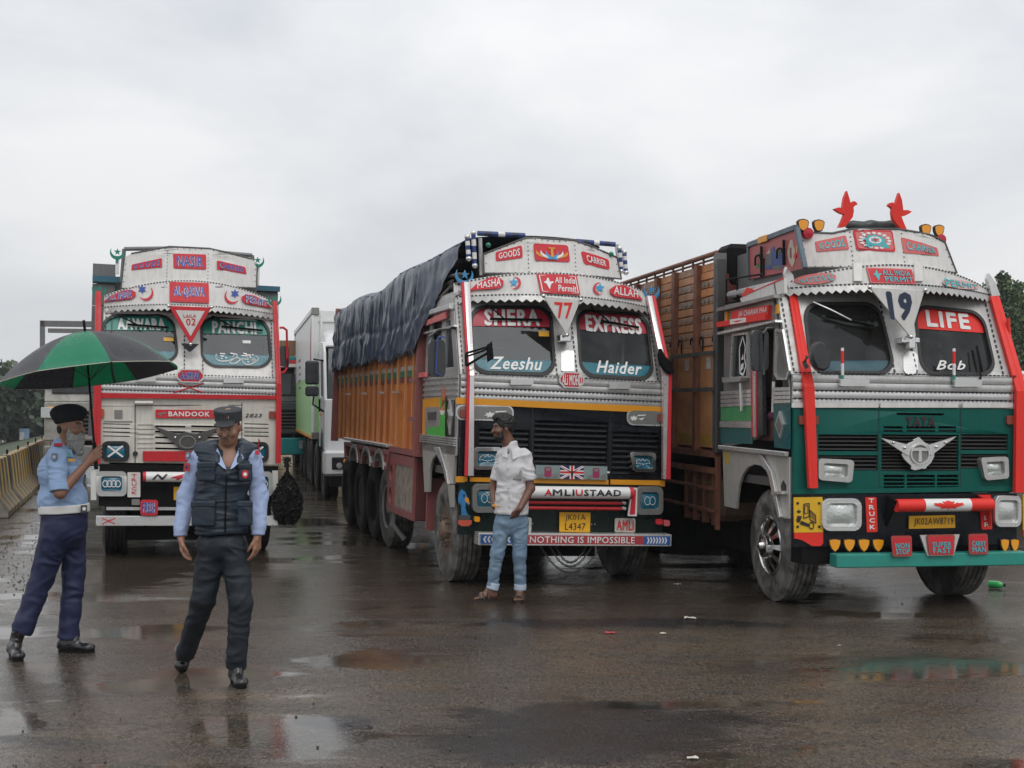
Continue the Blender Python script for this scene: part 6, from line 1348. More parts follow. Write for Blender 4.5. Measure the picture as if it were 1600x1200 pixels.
    a, b = BU.hit(*P2(345, 782)), BU.hit(*P2(1420, 842)); zt = BU.hit(*P2(600, 782))[1]; zl = BU.hit(*P2(600, 840))[1]; mb = MB().use(SILVERB); mb.box(a[0], b[0], -.16, -.04, zl, zt); o = T.b(mb, 'bumper_beam', bevel=.006); S = Surf(lambda u, v, d: Vector((u, -.16-d, v)))
    for f in (.02, .80): x = a[0]+(b[0]-a[0])*f; MBx = MB().use(REDL); w_ = .20; [MBx.poly([(x+w_*p, zl+.015+(zt-zl-.03)*q2) for p, q2 in l], .002, .003) for l in CROSS]; MBx.done('sticker', None, o, S)
    mb = MB().use(WHITEL); mb.box(-.45, .95, -.055, -.05, .60, .62); 
    mb.bm.free()
    # crown signs
    B = lambda q, t, **k: T.plaque(HT, q, REDL, t, BLUEL, d=.01, outl=WHITEL, **k)
    B([P1(802, 99), P1(998, 105), P1(1000, 195), P1(804, 187)], 'NASIR', r=.1, border=REDL, pad=(.1, .14), bold=.03); B([P1(556, 165), P1(735, 126), P1(736, 180), P1(553, 198)], 'GOODS', r=.15, pad=(.06, .13), bold=.03); B([P1(1063, 140), P1(1232, 180), P1(1240, 222), P1(1064, 192)], 'CARRIER', r=.15, pad=(.08, .15), bold=.03)
    def drop(sq, txt, flip, tp):
        Qv = T.quad(V, sq, .03); L = [(0, .0), (.55, 0), (.88, .02), (1, .3), (1, .62), (.85, .95), (.6, 1), (.25, .72)]
        if flip: L = [(1-a, b) for a, b in L][::-1]
        o = MB().use(REDL).poly([bil(Qv, a, b) for a, b in L], .012, .03, 2); o = T.b(o, 'name_plaque', None, V); q = [bil(Qv, a, b) for a, b in tp]; text(txt, q, V, WHITEL, o, .034, .07); text(txt, q, V, BLUEL, o, .037, .02)
    drop([P1(387, 345), P1(580, 305), P1(578, 368), P1(387, 388)], 'ALL INDIA', False, ((.12, .70), (.90, .95), (.90, .12), (.12, .05))); drop([P1(1210, 332), P1(1390, 375), P1(1390, 425), P1(1212, 395)], 'PERMIT', True, ((.12, .95), (.86, .72), (.86, .08), (.12, .12)))
    for cx, cy, sx_, sy, a, fl in ((640, 335, 617, 312, 130, 0), (1152, 355, 1170, 338, 50, 1)):
        q = T.quad(V, Q(P1, cx-46, cy-46, cx+46, cy+46), .015); shape2([crescent(.5, .5, .48, .46, .14, radians(a), 18)], q, V, REDL, T.root, .018, pm=T.R); q = T.quad(V, Q(P1, sx_-28, sy-28, sx_+28, sy+28), .015); shape2([star(.5, .5, .5, 6, .5)], q, V, BLUEL, T.root, .020, pm=T.R)
    T.plaque(V, [P1(780, 268), P1(1013, 276), P1(1016, 395), P1(780, 386)], REDL, 'AL-QASWA', BLUEL, d=.012, r=.02, outl=WHITEL, border=REDL, bd=.012, sub=2, pad=(.1, .2), bold=.02)
    pennant(T, [P1(775, 412), P1(1030, 420), P1(906, 640)], WHITE, [('LAILA', [P1(862, 462), P1(942, 462), P1(936, 482), P1(866, 482)], REDL, .03), ('02', [P1(876, 486), P1(940, 486), P1(934, 528), P1(882, 528)], REDL, .03)], border=REDL, y=.03)
    o, pq, dd = T.plaque(H, [P1(822, 786), P1(985, 790), P1(983, 870), P1(823, 866)], REDL, 'AAMINA', BLUEL, d=.02, r=.3, border=SILVERB, bd=.05, n=1, bold=.03, outl=WHITEL, pad=(.12, .2))
    mb = MB().use(REDL); [mb.tube([Vector((*H.hit(*P1(*a)), .03)), Vector((*H.hit(*P1(*b)), .03))], .008, 5) for a, b in (((830, 872), (980, 928)), ((985, 872), (805, 928)))]; T.b(mb, 'cross_ornament', None, H)
    for q in (Q(P1, 575, 832, 700, 862), Q(P1, 1102, 842, 1222, 870)): T.plaque(H, q, SILVERB, None, d=.05, r=.1, name='grab_step', bd=.02)
    mb = MB().use(BLACKL); p = T.pt(*P1(902, 655), .05); mb.hexa([(p.x-.01, p.y, p.z-.06), (p.x+.01, p.y, p.z-.06), (p.x+.01, p.y+.05, p.z-.06), (p.x-.01, p.y+.05, p.z-.06), (p.x-.11, p.y, p.z+.04), (p.x+.11, p.y, p.z+.04), (p.x+.11, p.y+.05, p.z+.04), (p.x-.11, p.y+.05, p.z+.04)]); T.b(mb, 'lock_handle', bevel=.01)
    wiper(T, P1(480, 468), P1(610, 535), P1(530, 524), P1(775, 542)); wiper(T, P1(1035, 470), P1(1165, 540), P1(1090, 536), P1(1335, 560))
    posts(T, [(149, 158, 152, 455, .40), (147, 158, 151, 600, .0), (146, 157, 150, 725, -.04)], [(433, 426, 430, 470, .38), (440, 432, 437, 600, -.0), (439, 431, 436, 724, -.04)], RED, RED)
    gm = mat('green_ornament_metal', (.01, .22, .15), .35)
    for x, y, yy in ((155, 452, .40), (429, 468, .38), (183, 395, .5), (402, 408, .5)): finial_moon(T, x, y, yy, gm, .17, 90)
    mb = MB().use(SILVERB)
    for x, y0, y1 in ((183, 400, 428), (402, 413, 445)): mb.box(*(T.pt(x-3, y1, .52).x, T.pt(x+3, y1, .52).x), .5, .56, T.pt(x, y1, .52).z, T.pt(x, y0, .52).z)
    T.b(mb, 'crown_strut')
    # antenna and mirror
    o = mirror(T, [(438, 540), (452, 541), (452, 574), (438, 572)], 0, y=.1); mb = MB().use(RED); mb.tube([T.pt(x, y, .05) for x, y in ((437, 512), (443, 512), (448, 516), (449, 560), (449, 574), (445, 581), (438, 583))], .016, 6); T.b(mb, 'mirror_arm')
    mb = MB().use(RED)
    P = [T.pt(*P2(1313+3*sin(k*1.2), 500-k*9), -.3) for k in range(20)]; mb.tube(P, .010, 5); T.b(mb, 'marker_stick')
    # cargo
    BW = 1.24; s0, s1 = 1.9, 8.4; zt = 3.72
    mb = MB().use(GREYW); mb.box(-BW+.05, BW-.05, s0+.05, s1, 1.3, zt-.25); T.b(mb, 'cargo_core')
    n = 8
    for i in range(n): z = 1.4+(zt-1.4)*i/n; mb = MB().use(GREYW); mb.box(-BW, -.95, s0, s0+.05, z+.004, z+(zt-1.4)/n-.004-.02*(i == n-1)); T.b(mb, 'cargo_board', bevel=.004); mb = MB().use(RUST if i % 2 else GREYW); mb.box(.82, BW-.04, s0, s0+.05, z+.004, z+(zt-1.4)/n-.25*(i == n-1)); T.b(mb, 'cargo_board', bevel=.004)
    mb = MB().use(mat('teal_beam_paint', (.02, .13, .19), .4, dirt=.4)); p = T.pt(165, 436, s0-.05); mb.box(-BW, -.75, s0-.06, s0, p.z-.04, p.z+.04); T.b(mb, 'cross_beam'); mb = MB().use(MATS['teal_beam_paint']); mb.box(.75, BW-.02, s0-.06, s0, p.z-.05, p.z+.02); T.b(mb, 'cross_beam'); mb = MB().use(GREYW); mb.tube([T.pt(194, 389, 1.7), T.pt(265, 388, 1.7), T.pt(394, 399, 1.7)], .03, 6); mb.tube([T.pt(194, 389, 1.7), T.pt(190, 440, 1.7)], .03, 6); mb.tube([T.pt(394, 399, 1.7), T.pt(397, 440, 1.7)], .03, 6); T.b(mb, 'top_frame')
    mb = MB().use(BLACKM); mb.box(-.8, .8, 1.2, 7.4, .45, 1.3); T.b(mb, 'underbody')
    for k, y in enumerate((.75, 5.4, 6.6)):
        for sg in (-1, 1): put_wheel(T, 'plain', sg*(1.0), y, sg > 0)
    mb = MB().use(BLACKM); mb.box(-.95, .95, .35, .42, .18, .62); T.b(mb, 'mud_flap_or_dark_sheet')
    return T
def tassel(T):
    p = T.B @ T.pt(449, 735, -.2); c = T.B @ T.pt(449, 778, -.2)
    m = mat('black_wool', (.006, .006, .007), .9); mb = MB().use(m); rg = random.Random(4); H = .32; R = .185
    mb.ball((0, 0, -.09), (R*.78, R*.7, H*.62), 8)
    for k in range(1500):
        t = rg.random(); z = -H+2*H*t; r = R*(max(0, cos((t-.36)/.64*pi/2))**.9 if t > .36 else sqrt(max(0, 1-((.36-t)/.38)**2))); a = rg.uniform(0, 2*pi); r *= rg.uniform(.85, 1.04)
        q = Vector((r*cos(a), r*.8*sin(a), z)); n = Vector((rg.uniform(-1, 1), rg.uniform(-1, 1), rg.uniform(-1, 1))).normalized(); s = n.orthogonal().normalized(); u = n.cross(s); w = rg.uniform(.010, .026)
        mb.fc([mb.bm.verts.new(q+s*w), mb.bm.verts.new(q+u*w*1.2), mb.bm.verts.new(q-s*w), mb.bm.verts.new(q-u*w*1.2)])
    mb.tube([(0, 0, H*.8), (0, .0, H+.18)], .02, 6)
    for k in range(60):
        a = rg.uniform(0, 6.28); q = Vector((.06*cos(a)*rg.random(), .06*sin(a), H+.05+rg.random()*.12)); w = .02; mb.fc([mb.bm.verts.new(q+Vector((w, 0, 0))), mb.bm.verts.new(q+Vector((0, 0, w))), mb.bm.verts.new(q-Vector((w, 0, 0)))])
    o = mb.done('tassel'); o.location = c; tag(o, 'bushy black wool tassel hanging beside the bumper of the white truck', 'tassel')
# ================================================================== other vehicles and surroundings
def container_truck():
    th = 12.0; D0 = 24.4
    loc = Vector(((516-CX)/FPX*D0+1.0, D0, 0)); r = empty('container_truck', loc, radians(th), 'white and light green container truck parked behind the orange truck', 'truck'); M = Matrix.Translation(loc) @ Matrix.Rotation(radians(th), 4, 'Z'); Mi = M.inverted()
    CW = mat('container_white', (.76, .77, .76), .4, dirt=.35, dcol=(.4, .4, .38), streak=.6); CG = mat('container_green', (.40, .68, .32), .4, dirt=.3, dcol=(.38, .56, .32), streak=.6); W = 1.2; y0, y1 = 2.0, 10.5; zb, zt = 1.18, 3.78; zs = 2.38
    def P(name, m, f, parent=None, **k):
        mb = MB().use(m); f(mb); return mb.done(name, None, parent or r, None, **k)
    P('container_upper', CW, lambda b: b.box(-W, W, y0, y1, zs, zt), bevel=.02); P('container_lower', CG, lambda b: b.box(-W, W, y0, y1, zb, zs-.001), bevel=.0)
    P('green_wave', CG, lambda b: b.poly([(y0+.02, zs-.01), (y0+.02, zs+.10), (y0+2, zs+.22), (y0+5, zs+.05), (y1-.1, zs+.12), (y1-.1, zs-.01)], 0, .004)) if False else None
    S = Surf(lambda u, v, d: Vector((-W-d, u, v)))
    mb = MB().use(CG); mb.poly([(y0+.03, zs-.01), (y0+.03, zs+.16), (y0+2.5, zs+.05), (y1-.1, zs-.1+.12), (y1-.1, zs-.01)], 0, .004); mb.done('green_wave', None, r, S)
    mb = MB().use(mat('magenta_print', (.40, .03, .10), .4)); mb.poly([(y0+.8, zs+.25), (y0+1.15, zs+.4), (y0+1.1, zs+1.0), (y0+.75, zs+1.25), (y0+.82, zs+.8)], .0, .004); mb.done('printed_mark', None, r, S)
    for y in (y0+.04, y1-.04):
        for x in (-W, W): P('corner_post', CW, lambda b: b.box(x-.03, x+.03, y-.06, y+.06, zb, zt+.02), bevel=.01)
        for z in (zb+.0, zt-.06): P('corner_casting', GREYP, lambda b: b.box(-W-.035, -W+.12, y-.08, y+.08, z-.05, z+.1), bevel=.01)
    P('top_rail', CW, lambda b: b.box(-W-.03, -W+.05, y0, y1, zt-.06, zt+.03)); P('bottom_rail', YELLOW, lambda b: b.box(-W-.012, -W+.02, y0+.1, y1-.1, zb-.05, zb+.01))
    for i in range(5): z = 2.9-.0-i*.17; P('printed_line', GREYP, lambda b: b.box(-W-.006, -W, y0+5.5+.0, y0+6.6-.2*(i % 3), z, z+.06))
    for z in (zt-.25, zt-.9, 2.0): P('front_rib', CW, lambda b: b.box(-W+.1, W-.1, y0-.03, y0, z, z+.05))
    P('locking_bar', CW, lambda b: b.tube([(-W+.16, y0-.05, zb+.1), (-W+.16, y0-.05, zt-.1)], .025, 8))
    # cab
    cw = mat('white_cab_paint', (.68, .69, .70), .25, dirt=.15, coat=.5); C = 1.1
    prof = [(0, .95), (0, 1.75), (.06, 2.0), (.30, 2.85), (.55, 3.05), (1.75, 3.1), (1.75, 1.0), (1.3, 1.0), (1.2, 1.25), (.9, 1.4), (.6, 1.3), (.45, 1.0)]
    win = [(.38, 2.0), (1.3, 2.0), (1.3, 2.72), (.55, 2.72)]
    for sg in (-1, 1):
        S2 = Surf(lambda u, v, d: Vector((sg*(C+d), u, v))); mb = MB().use(cw); mb.poly([prof, win], -.05, 0); mb.done('cab_side', None, r, S2, bevel=.01); mb = MB().use(DGLASS); mb.poly(win, -.03, -.03); mb.done('side_window', None, r, S2)
        mb = MB().use(BLACKM); mb.poly([win[0], (.72, 2.0), (.72, 2.72), win[3]], .003, .006) if False else mb.poly([(.72, 2.0), (.78, 2.0), (.78, 2.72), (.72, 2.72)], -.01, .01); mb.done('window_bar', None, r, S2)
    P('cab_front', cw, lambda b: b.box(-C+.01, C-.01, .0, .08, .95, 1.95), bevel=.02); P('roof', cw, lambda b: b.hexa([(-C, .4, 2.95), (C, .4, 2.95), (C, 1.75, 3.0), (-C, 1.75, 3.0), (-C+.1, .6, 3.12), (C-.1, .6, 3.12), (C-.1, 1.75, 3.35), (-C+.1, 1.75, 3.35)]), bevel=.05)
    P('windscreen', DGLASS, lambda b: b.hexa([(-C+.06, .07, 1.95), (C-.06, .07, 1.95), (C-.06, .1, 1.95), (-C+.06, .1, 1.95), (-C+.1, .36, 2.92), (C-.1, .36, 2.92), (C-.1, .39, 2.92), (-C+.1, .39, 2.92)])); P('cab_back', cw, lambda b: b.box(-C+.05, C-.05, 1.68, 1.74, 1.0, 3.0)); P('grille', BLACKM, lambda b: b.box(-.6, .6, -.03, .0, 1.1, 1.7)); P('cab_floor', INTER, lambda b: b.box(-C+.05, C-.05, .1, 1.65, 1.25, 1.4))
    P('bumper', cw, lambda b: b.box(-C-.03, C+.03, -.22, .25, .50, .98), bevel=.05); 
    for sg in (-1, 1): o = P('headlight', BLACKL, lambda b: b.box(sg*.78-.2, sg*.78+.2, -.235, -.2, .62, .86), bevel=.03); P('lens', AMBER, lambda b: b.lathe([(0, .05), (.03, .045), (.035, 0)], (sg*.72, -.235, .78), 'y', 12, -1), o); P('lens', LENS, lambda b: b.lathe([(0, .06), (.03, .055), (.035, 0)], (sg*.84, -.235, .70), 'y', 12, -1), o)
    P('marker_lamp', AMBER, lambda b: b.box(-C-.02, -C, .9, 1.15, 1.62, 1.68)); P('lower_guard', BLACKM, lambda b: b.box(-C+.1, C-.1, -.15, .1, .3, .5)); P('door_handle', BLACKM, lambda b: b.box(-C-.03, -C, 1.3, 1.36, 1.7, 1.95))
    for z0, z1 in ((2.1, 2.55), (1.88, 2.07)): P('mirror', MIRR, lambda b: b.box(-C-.36, -C-.10, -.05, .05, z0+.12, z1+.12), bevel=.03)
    P('mirror_arm', BLACKM, lambda b: (b.tube([(-C-.2, .02, 2.7), (-C+.02, .3, 2.68)], .016, 6), b.tube([(-C-.2, .02, 2.0), (-C-.22, .02, 1.85), (-C+.02, .3, 1.7)], .018, 6)))
    P('chassis', BLACKM, lambda b: (b.box(-.45, .45, .3, y1, .75, 1.15), b.box(-1.0, 1.0, 2.2, 4.2, .5, 1.12)))
    for k, y in enumerate((.9, 3.3, 5.4, 6.6, 8.4)):
        for sg in (-1, 1): put_wheel(r, 'plain', sg*(C-.03), y, sg > 0)
    P('mudguard', GREYP, lambda b: b.box(-C+.02, -C+.3, 1.3, 1.9, 1.0, 1.35), bevel=.06)
def plain_truck(pxc, D0, th, name, label, cm, band_m, tall=3.3, W=1.1, extra=None):
    X = (pxc-CX)/FPX*D0; r = empty(name, (X, D0, 0), radians(th), label, 'truck')
    def P(n, m, f, parent=None, **k): mb = MB().use(m); f(mb); return mb.done(n, None, parent or r, None, **k)
    P('lower_cab', cm, lambda b: b.box(-W, W, 0, 1.6, 1.05, 1.9), bevel=.03)
    P('upper_cab', cm, lambda b: b.hexa([(-W, .05, 1.9), (W, .05, 1.9), (W, 1.6, 1.9), (-W, 1.6, 1.9), (-W+.03, .35, 2.95), (W-.03, .35, 2.95), (W-.03, 1.6, 2.95), (-W+.03, 1.6, 2.95)]), bevel=.02)
    for sg in (-1, 1): x = sg*.52; P('windscreen', DGLASS, lambda b: b.hexa([(x-.42, .05, 2.1), (x+.42, .05, 2.1), (x+.42, .12, 2.1), (x-.42, .12, 2.1), (x-.40, .25, 2.8), (x+.40, .25, 2.8), (x+.40, .32, 2.8), (x-.40, .32, 2.8)]))
    P('windscreen_backing', INTER, lambda b: b.hexa([(-.95, .08, 2.08), (.95, .08, 2.08), (.95, .1, 2.08), (-.95, .1, 2.08), (-.93, .29, 2.82), (.93, .29, 2.82), (.93, .3, 2.82), (-.93, .3, 2.82)]))
    P('sun_visor', band_m, lambda b: b.box(-W, W, -.02, .45, 2.9, 3.12), bevel=.03); P('grille', BLACKM, lambda b: b.box(-.6, .6, -.02, .0, 1.2, 1.7))
    for i in range(5): P('grille_slat', STEELD, lambda b: b.box(-.6, .6, -.035, -.02, 1.23+i*.09, 1.26+i*.09))
    P('bumper', band_m, lambda b: b.box(-W, W, -.15, .05, .5, .95), bevel=.03)
    for sg in (-1, 1): o = P('headlight', SILVER, lambda b: b.box(sg*.82-.17, sg*.82+.17, -.18, -.14, .66, .88), bevel=.01); P('lens', LENS, lambda b: b.box(sg*.82-.12, sg*.82+.12, -.19, -.17, .70, .84), o); P('marker_lamp', AMBER, lambda b: b.box(sg*(W-.15)-.06, sg*(W-.15)+.06, -.03, 0, 1.72, 1.8))
    P('chassis', BLACKM, lambda b: b.box(-.5, .5, .3, 7, .6, 1.15)); P('cargo_body', RUST, lambda b: b.box(-W-.08, W+.08, 1.75, 7.3, 1.2, tall), bevel=.01)
    for y in (.9, 5.2, 6.4):
        for sg in (-1, 1): put_wheel(r, 'plain', sg*(W-.08), y, sg > 0)
    if extra: extra(P, r, W)
    return r
def others():
    tg = mat('teal_metal', (.01, .22, .22), .4)
    def ex1(P, r, W):
        P('crown_board', mat('brown_crown_board', (.22, .12, .06), .5, dirt=.5), lambda b: b.box(-W, W, .2, .3, 3.15, 3.55)); P('banner', REDL, lambda b: b.box(-W+.02, W-.02, -.04, -.02, 2.93, 3.02)); P('banner_edge', WHITE, lambda b: b.box(-W+.02, W-.02, -.045, -.025, 2.83, 2.92))
        for x in (W-.25, W+.05): P('ladder_rail', tg, lambda b: b.box(x-.02, x+.02, -.25, -.2, .9, 2.2))
        for i in range(4): P('ladder_rung', tg, lambda b: b.box(W-.25, W+.05, -.25, -.2, 1.0+i*.33, 1.04+i*.33))
    plain_truck(428, 34, 12, 'parked_truck', 'teal trimmed truck far back in the gap between the white truck and the container truck', mat('far_dark_cab', (.05, .055, .06), .5), tg, 3.3, extra=ex1)
    def ex2(P, r, W):
        P('loading_frame', GREYW, lambda b: (b.box(-W-.10, W, .3, .4, 3.55, 3.68), b.box(-W-.12, -W-.02, .3, .4, 2.9, 3.68), b.box(-W-.12, W, 1.9, 2.0, 3.5, 3.6))); P('corner_lamp', ORANGEL, lambda b: b.box(-W+.0, -W+.22, -.03, .02, 2.28, 2.38)); P('side_lamp', LENS, lambda b: b.box(-W-.06, -W+.2, -.06, .0, 1.55, 1.78), bevel=.01)
    plain_truck(152, 28, 14, 'parked_truck', 'dull silver cabbed truck half hidden behind the white truck and the umbrella', mat('dull_silver_cab', (.36, .35, .32), .45, .2, dirt=.8, dcol=(.15, .13, .11), bump=.3), GREYP, 3.2, extra=ex2)
    # white bus on the right
    def ex3(P, r, W): P('orange_stripe', YELLOW, lambda b: b.box(-W-.01, W+.01, -.02, 7, 1.18, 1.26))
    D0 = 19; X = (1582-CX)/FPX*D0; r = empty('bus', (X+1.2, D0, 0), radians(8), 'white vehicle with an orange stripe beyond the right side of the green truck', 'bus')
    def P(n, m, f, parent=None, **k): mb = MB().use(m); f(mb); return mb.done(n, None, parent or r, None, **k)
    P('body', WHITE, lambda b: b.box(-1.2, 1.2, 0, 8, .55, 2.25), bevel=.08); P('stripe', YELLOW, lambda b: b.box(-1.21, 1.21, -.012, 7.9, 1.08, 1.17)); P('windscreen', DGLASS, lambda b: b.box(-1.1, 1.1, -.01, .01, 1.35, 2.05)); P('roof', WHITE, lambda b: b.box(-1.15, 1.15, .1, 7.9, 2.25, 2.35), bevel=.05)
    for i in range(5): P('side_window', BLACKL, lambda b: b.box(-1.215, -1.19, .5+i*1.45, 1.8+i*1.45, 1.4, 1.95))
    for sg in (-1, 1): P('headlight', LENS, lambda b: b.box(sg*.9-.15, sg*.9+.15, -.02, .01, .75, .95), bevel=.01)
    for y in (1.4, 6.2):
        for sg in (-1, 1): put_wheel(r, 'plain', sg*1.1, y, sg > 0)
    # far white car on the lower road
    Y = 104; X = (20-CX)/FPX*Y; r = empty('car', (X, Y, -1.9), radians(8), 'white hatchback driving away on the lower road beyond the barrier', 'car'); cw = mat('white_car_paint', (.7, .7, .7), .3, coat=.5)
    def P(n, m, f, parent=None, **k): mb = MB().use(m); f(mb); return mb.done(n, None, parent or r, None, **k)
    P('body', cw, lambda b: b.hexa([(-.85, 0, .3), (.85, 0, .3), (.85, 3.8, .3), (-.85, 3.8, .3), (-.83, .02, .95), (.83, .02, .95), (.83, 3.7, .85), (-.83, 3.7, .85)]), bevel=.08); P('cabin', cw, lambda b: b.hexa([(-.82, .1, .93), (.82, .1, .93), (.8, 2.9, .93), (-.8, 2.9, .93), (-.66, .45, 1.48), (.66, .45, 1.48), (.66, 2.0, 1.48), (-.66, 2.0, 1.48)]), bevel=.06)
    P('rear_window', BLACKL, lambda b: b.hexa([(-.68, .10, 1.0), (.68, .10, 1.0), (.68, .14, 1.0), (-.68, .14, 1.0), (-.58, .34, 1.38), (.58, .34, 1.38), (.58, .38, 1.38), (-.58, .38, 1.38)]))
    for sg in (-1, 1): P('tail_lamp', REDF, lambda b: b.box(sg*.72-.1, sg*.72+.1, -.02, .1, .75, 1.0), bevel=.01)
    P('number_plate', WHITE, lambda b: b.box(-.22, .22, -.02, 0, .6, .7))
    for y in (.7, 3.0):
        for sg in (-1, 1): P('wheel', RUBBER, lambda b: b.lathe([(0, .2), (0, .3), (.18, .3), (.18, .2)], (sg*.72-.09, y, .3), 'x', 16))
    # road sign
    Y = 92; r = empty('road_sign', ((38-CX)/FPX*Y, Y, -1.9), 0, 'small blue and white road sign behind the striped barrier', 'sign'); P('post', GREYP, lambda b: b.tube([(0, 0, 0), (0, 0, 1.3)], .05, 8)); P('board', mat('blue_sign', (.25, .40, .6), .4), lambda b: b.box(-.35, .35, -.03, .02, 1.0, 1.95)); P('white_field', WHITE, lambda b: b.box(-.3, .0, -.036, -.03, 1.1, 1.7))
    # cream building far away
    Y = 62; r = empty('building', ((452-CX)/FPX*Y, Y, 0), radians(6), 'cream building with brown sign board seen between the trucks', 'building'); cr = mat('cream_plaster', (.60, .50, .32), .7, dirt=.3)
    P('wall', cr, lambda b: b.box(-4, 4, 0, 6, 0, 4.6)); P('parapet', cr, lambda b: b.box(-4.1, 4.1, -.1, 6, 4.6, 4.85)); P('sign_board', mat('brown_sign', (.25, .13, .05), .6), lambda b: b.box(-3.9, 3.9, -.2, -.1, 3.0, 3.5)); P('ledge', cr, lambda b: b.box(-4, 4, -.15, 0, 4.15, 4.22))
    for i in range(4): o = P('window', BLACKM, lambda b: b.box(-3.3+i*1.9, -2.3+i*1.9, -.02, .02, 1.2, 2.4)); P('frame', WHITE, lambda b: b.box(-3.35+i*1.9, -2.25+i*1.9, -.05, -.01, 1.12, 1.2), o)
def barrier_mat():
    m = bpy.data.materials.new('striped_concrete'); m.use_nodes = True; t = m.node_tree; b = t.nodes['Principled BSDF']; b.inputs['Roughness'].default_value = .5
    tc = N(t, 'ShaderNodeTexCoord'); sp = N(t, 'ShaderNodeSeparateXYZ'); t.links.new(tc.outputs['Object'], sp.inputs[0])
    nz = N(t, 'ShaderNodeTexNoise'); nz.inputs['Scale'].default_value = 5; nz.inputs['Detail'].default_value = 6; t.links.new(tc.outputs['Object'], nz.inputs[0])
    ad = N(t, 'ShaderNodeMath', operation='MULTIPLY_ADD'); ad.inputs[1].default_value = .06; t.links.new(nz.outputs[0], ad.inputs[0]); t.links.new(sp.outputs[1], ad.inputs[2])
    md = N(t, 'ShaderNodeMath', operation='WRAP'); md.inputs[1].default_value = .60; md.inputs[2].default_value = 0.0; t.links.new(ad.outputs[0], md.inputs[0])
    gt = N(t, 'ShaderNodeMath', operation='GREATER_THAN'); gt.inputs[1].default_value = .36; t.links.new(md.outputs[0], gt.inputs[0])
    mx = N(t, 'ShaderNodeMix', data_type='RGBA'); mx.inputs[6].default_value = (.045, .045, .045, 1); mx.inputs[7].default_value = (.60, .36, .06, 1); t.links.new(gt.outputs[0], mx.inputs[0])
    r = N(t, 'ShaderNodeMapRange'); r.inputs[1].default_value = .5; r.inputs[2].default_value = .25; r.inputs[3].default_value = 0; r.inputs[4].default_value = .75; t.links.new(sp.outputs[2], r.inputs[0])
    m2 = N(t, 'ShaderNodeMath', operation='MULTIPLY'); t.links.new(r.outputs[0], m2.inputs[0]); rr = N(t, 'ShaderNodeMapRange'); rr.inputs[1].default_value = .35; rr.inputs[2].default_value = .65; rr.inputs[3].default_value = .4; rr.inputs[4].default_value = 1; t.links.new(nz.outputs[0], rr.inputs[0]); t.links.new(rr.outputs[0], m2.inputs[1])
    m3 = N(t, 'ShaderNodeMix', data_type='RGBA'); m3.inputs[7].default_value = (.33, .29, .23, 1); t.links.new(mx.outputs[2], m3.inputs[6]); t.links.new(m2.outputs[0], m3.inputs[0]); t.links.new(m3.outputs[2], b.inputs['Base Color']); return m
def barriers():
    bm_ = barrier_mat(); prof = [(-.05, 0), (.05, 0)]
    half = [(.30, 0), (.30, .10), (.14, .32), (.085, .86), (.07, .92)]; L = half+[(-x, z) for x, z in half[::-1]]
    ang = math.atan2(-.3, 1); first = None
    for i in range(13):
        s = 20.75+i*2.56; mb = MB().use(bm_)
        if first is None:
            S = Surf(lambda u, v, d: Vector((u, d, v))); mb.poly(L, 0, 2.5); o = mb.done('barrier_block', None, None, S, bevel=.012); first = o
            ch = MB().use(BLACKM).tube([(0, .4, .92), (0, .4, 1.0), (0, .6, 1.0), (0, .6, .92)], .012, 5).done('lifting_loop', None, o); 
        else: o = clone(first)
        yy = s*cos(ang); dx = noise.noise(Vector((i*3.1, 0, 0)))*.06
        o.location = (barrier_x(s)+dx, s, noise.noise(Vector((0, i*2.3, 5)))*.015); o.rotation_euler = (0, 0, -ang*1.0 if False else math.atan(.3)+noise.noise(Vector((i*1.7, 4, 0)))*.02)
        lab = ['nearest striped concrete barrier block, cut by the left picture edge', 'second yellow and black barrier block from the left picture edge', 'third barrier block from the left edge, below the distant white car', 'fourth barrier block from the left edge, below the small blue road sign', 'fifth barrier block from the left edge, next to the bearded officer\'s back', 'sixth barrier block from the left edge, partly behind the bearded officer'][min(i, 5)] if i < 6 else 'small distant striped barrier block receding behind the bearded officer'
        tag(o, lab, 'barrier', 'concrete barrier blocks along the road edge')
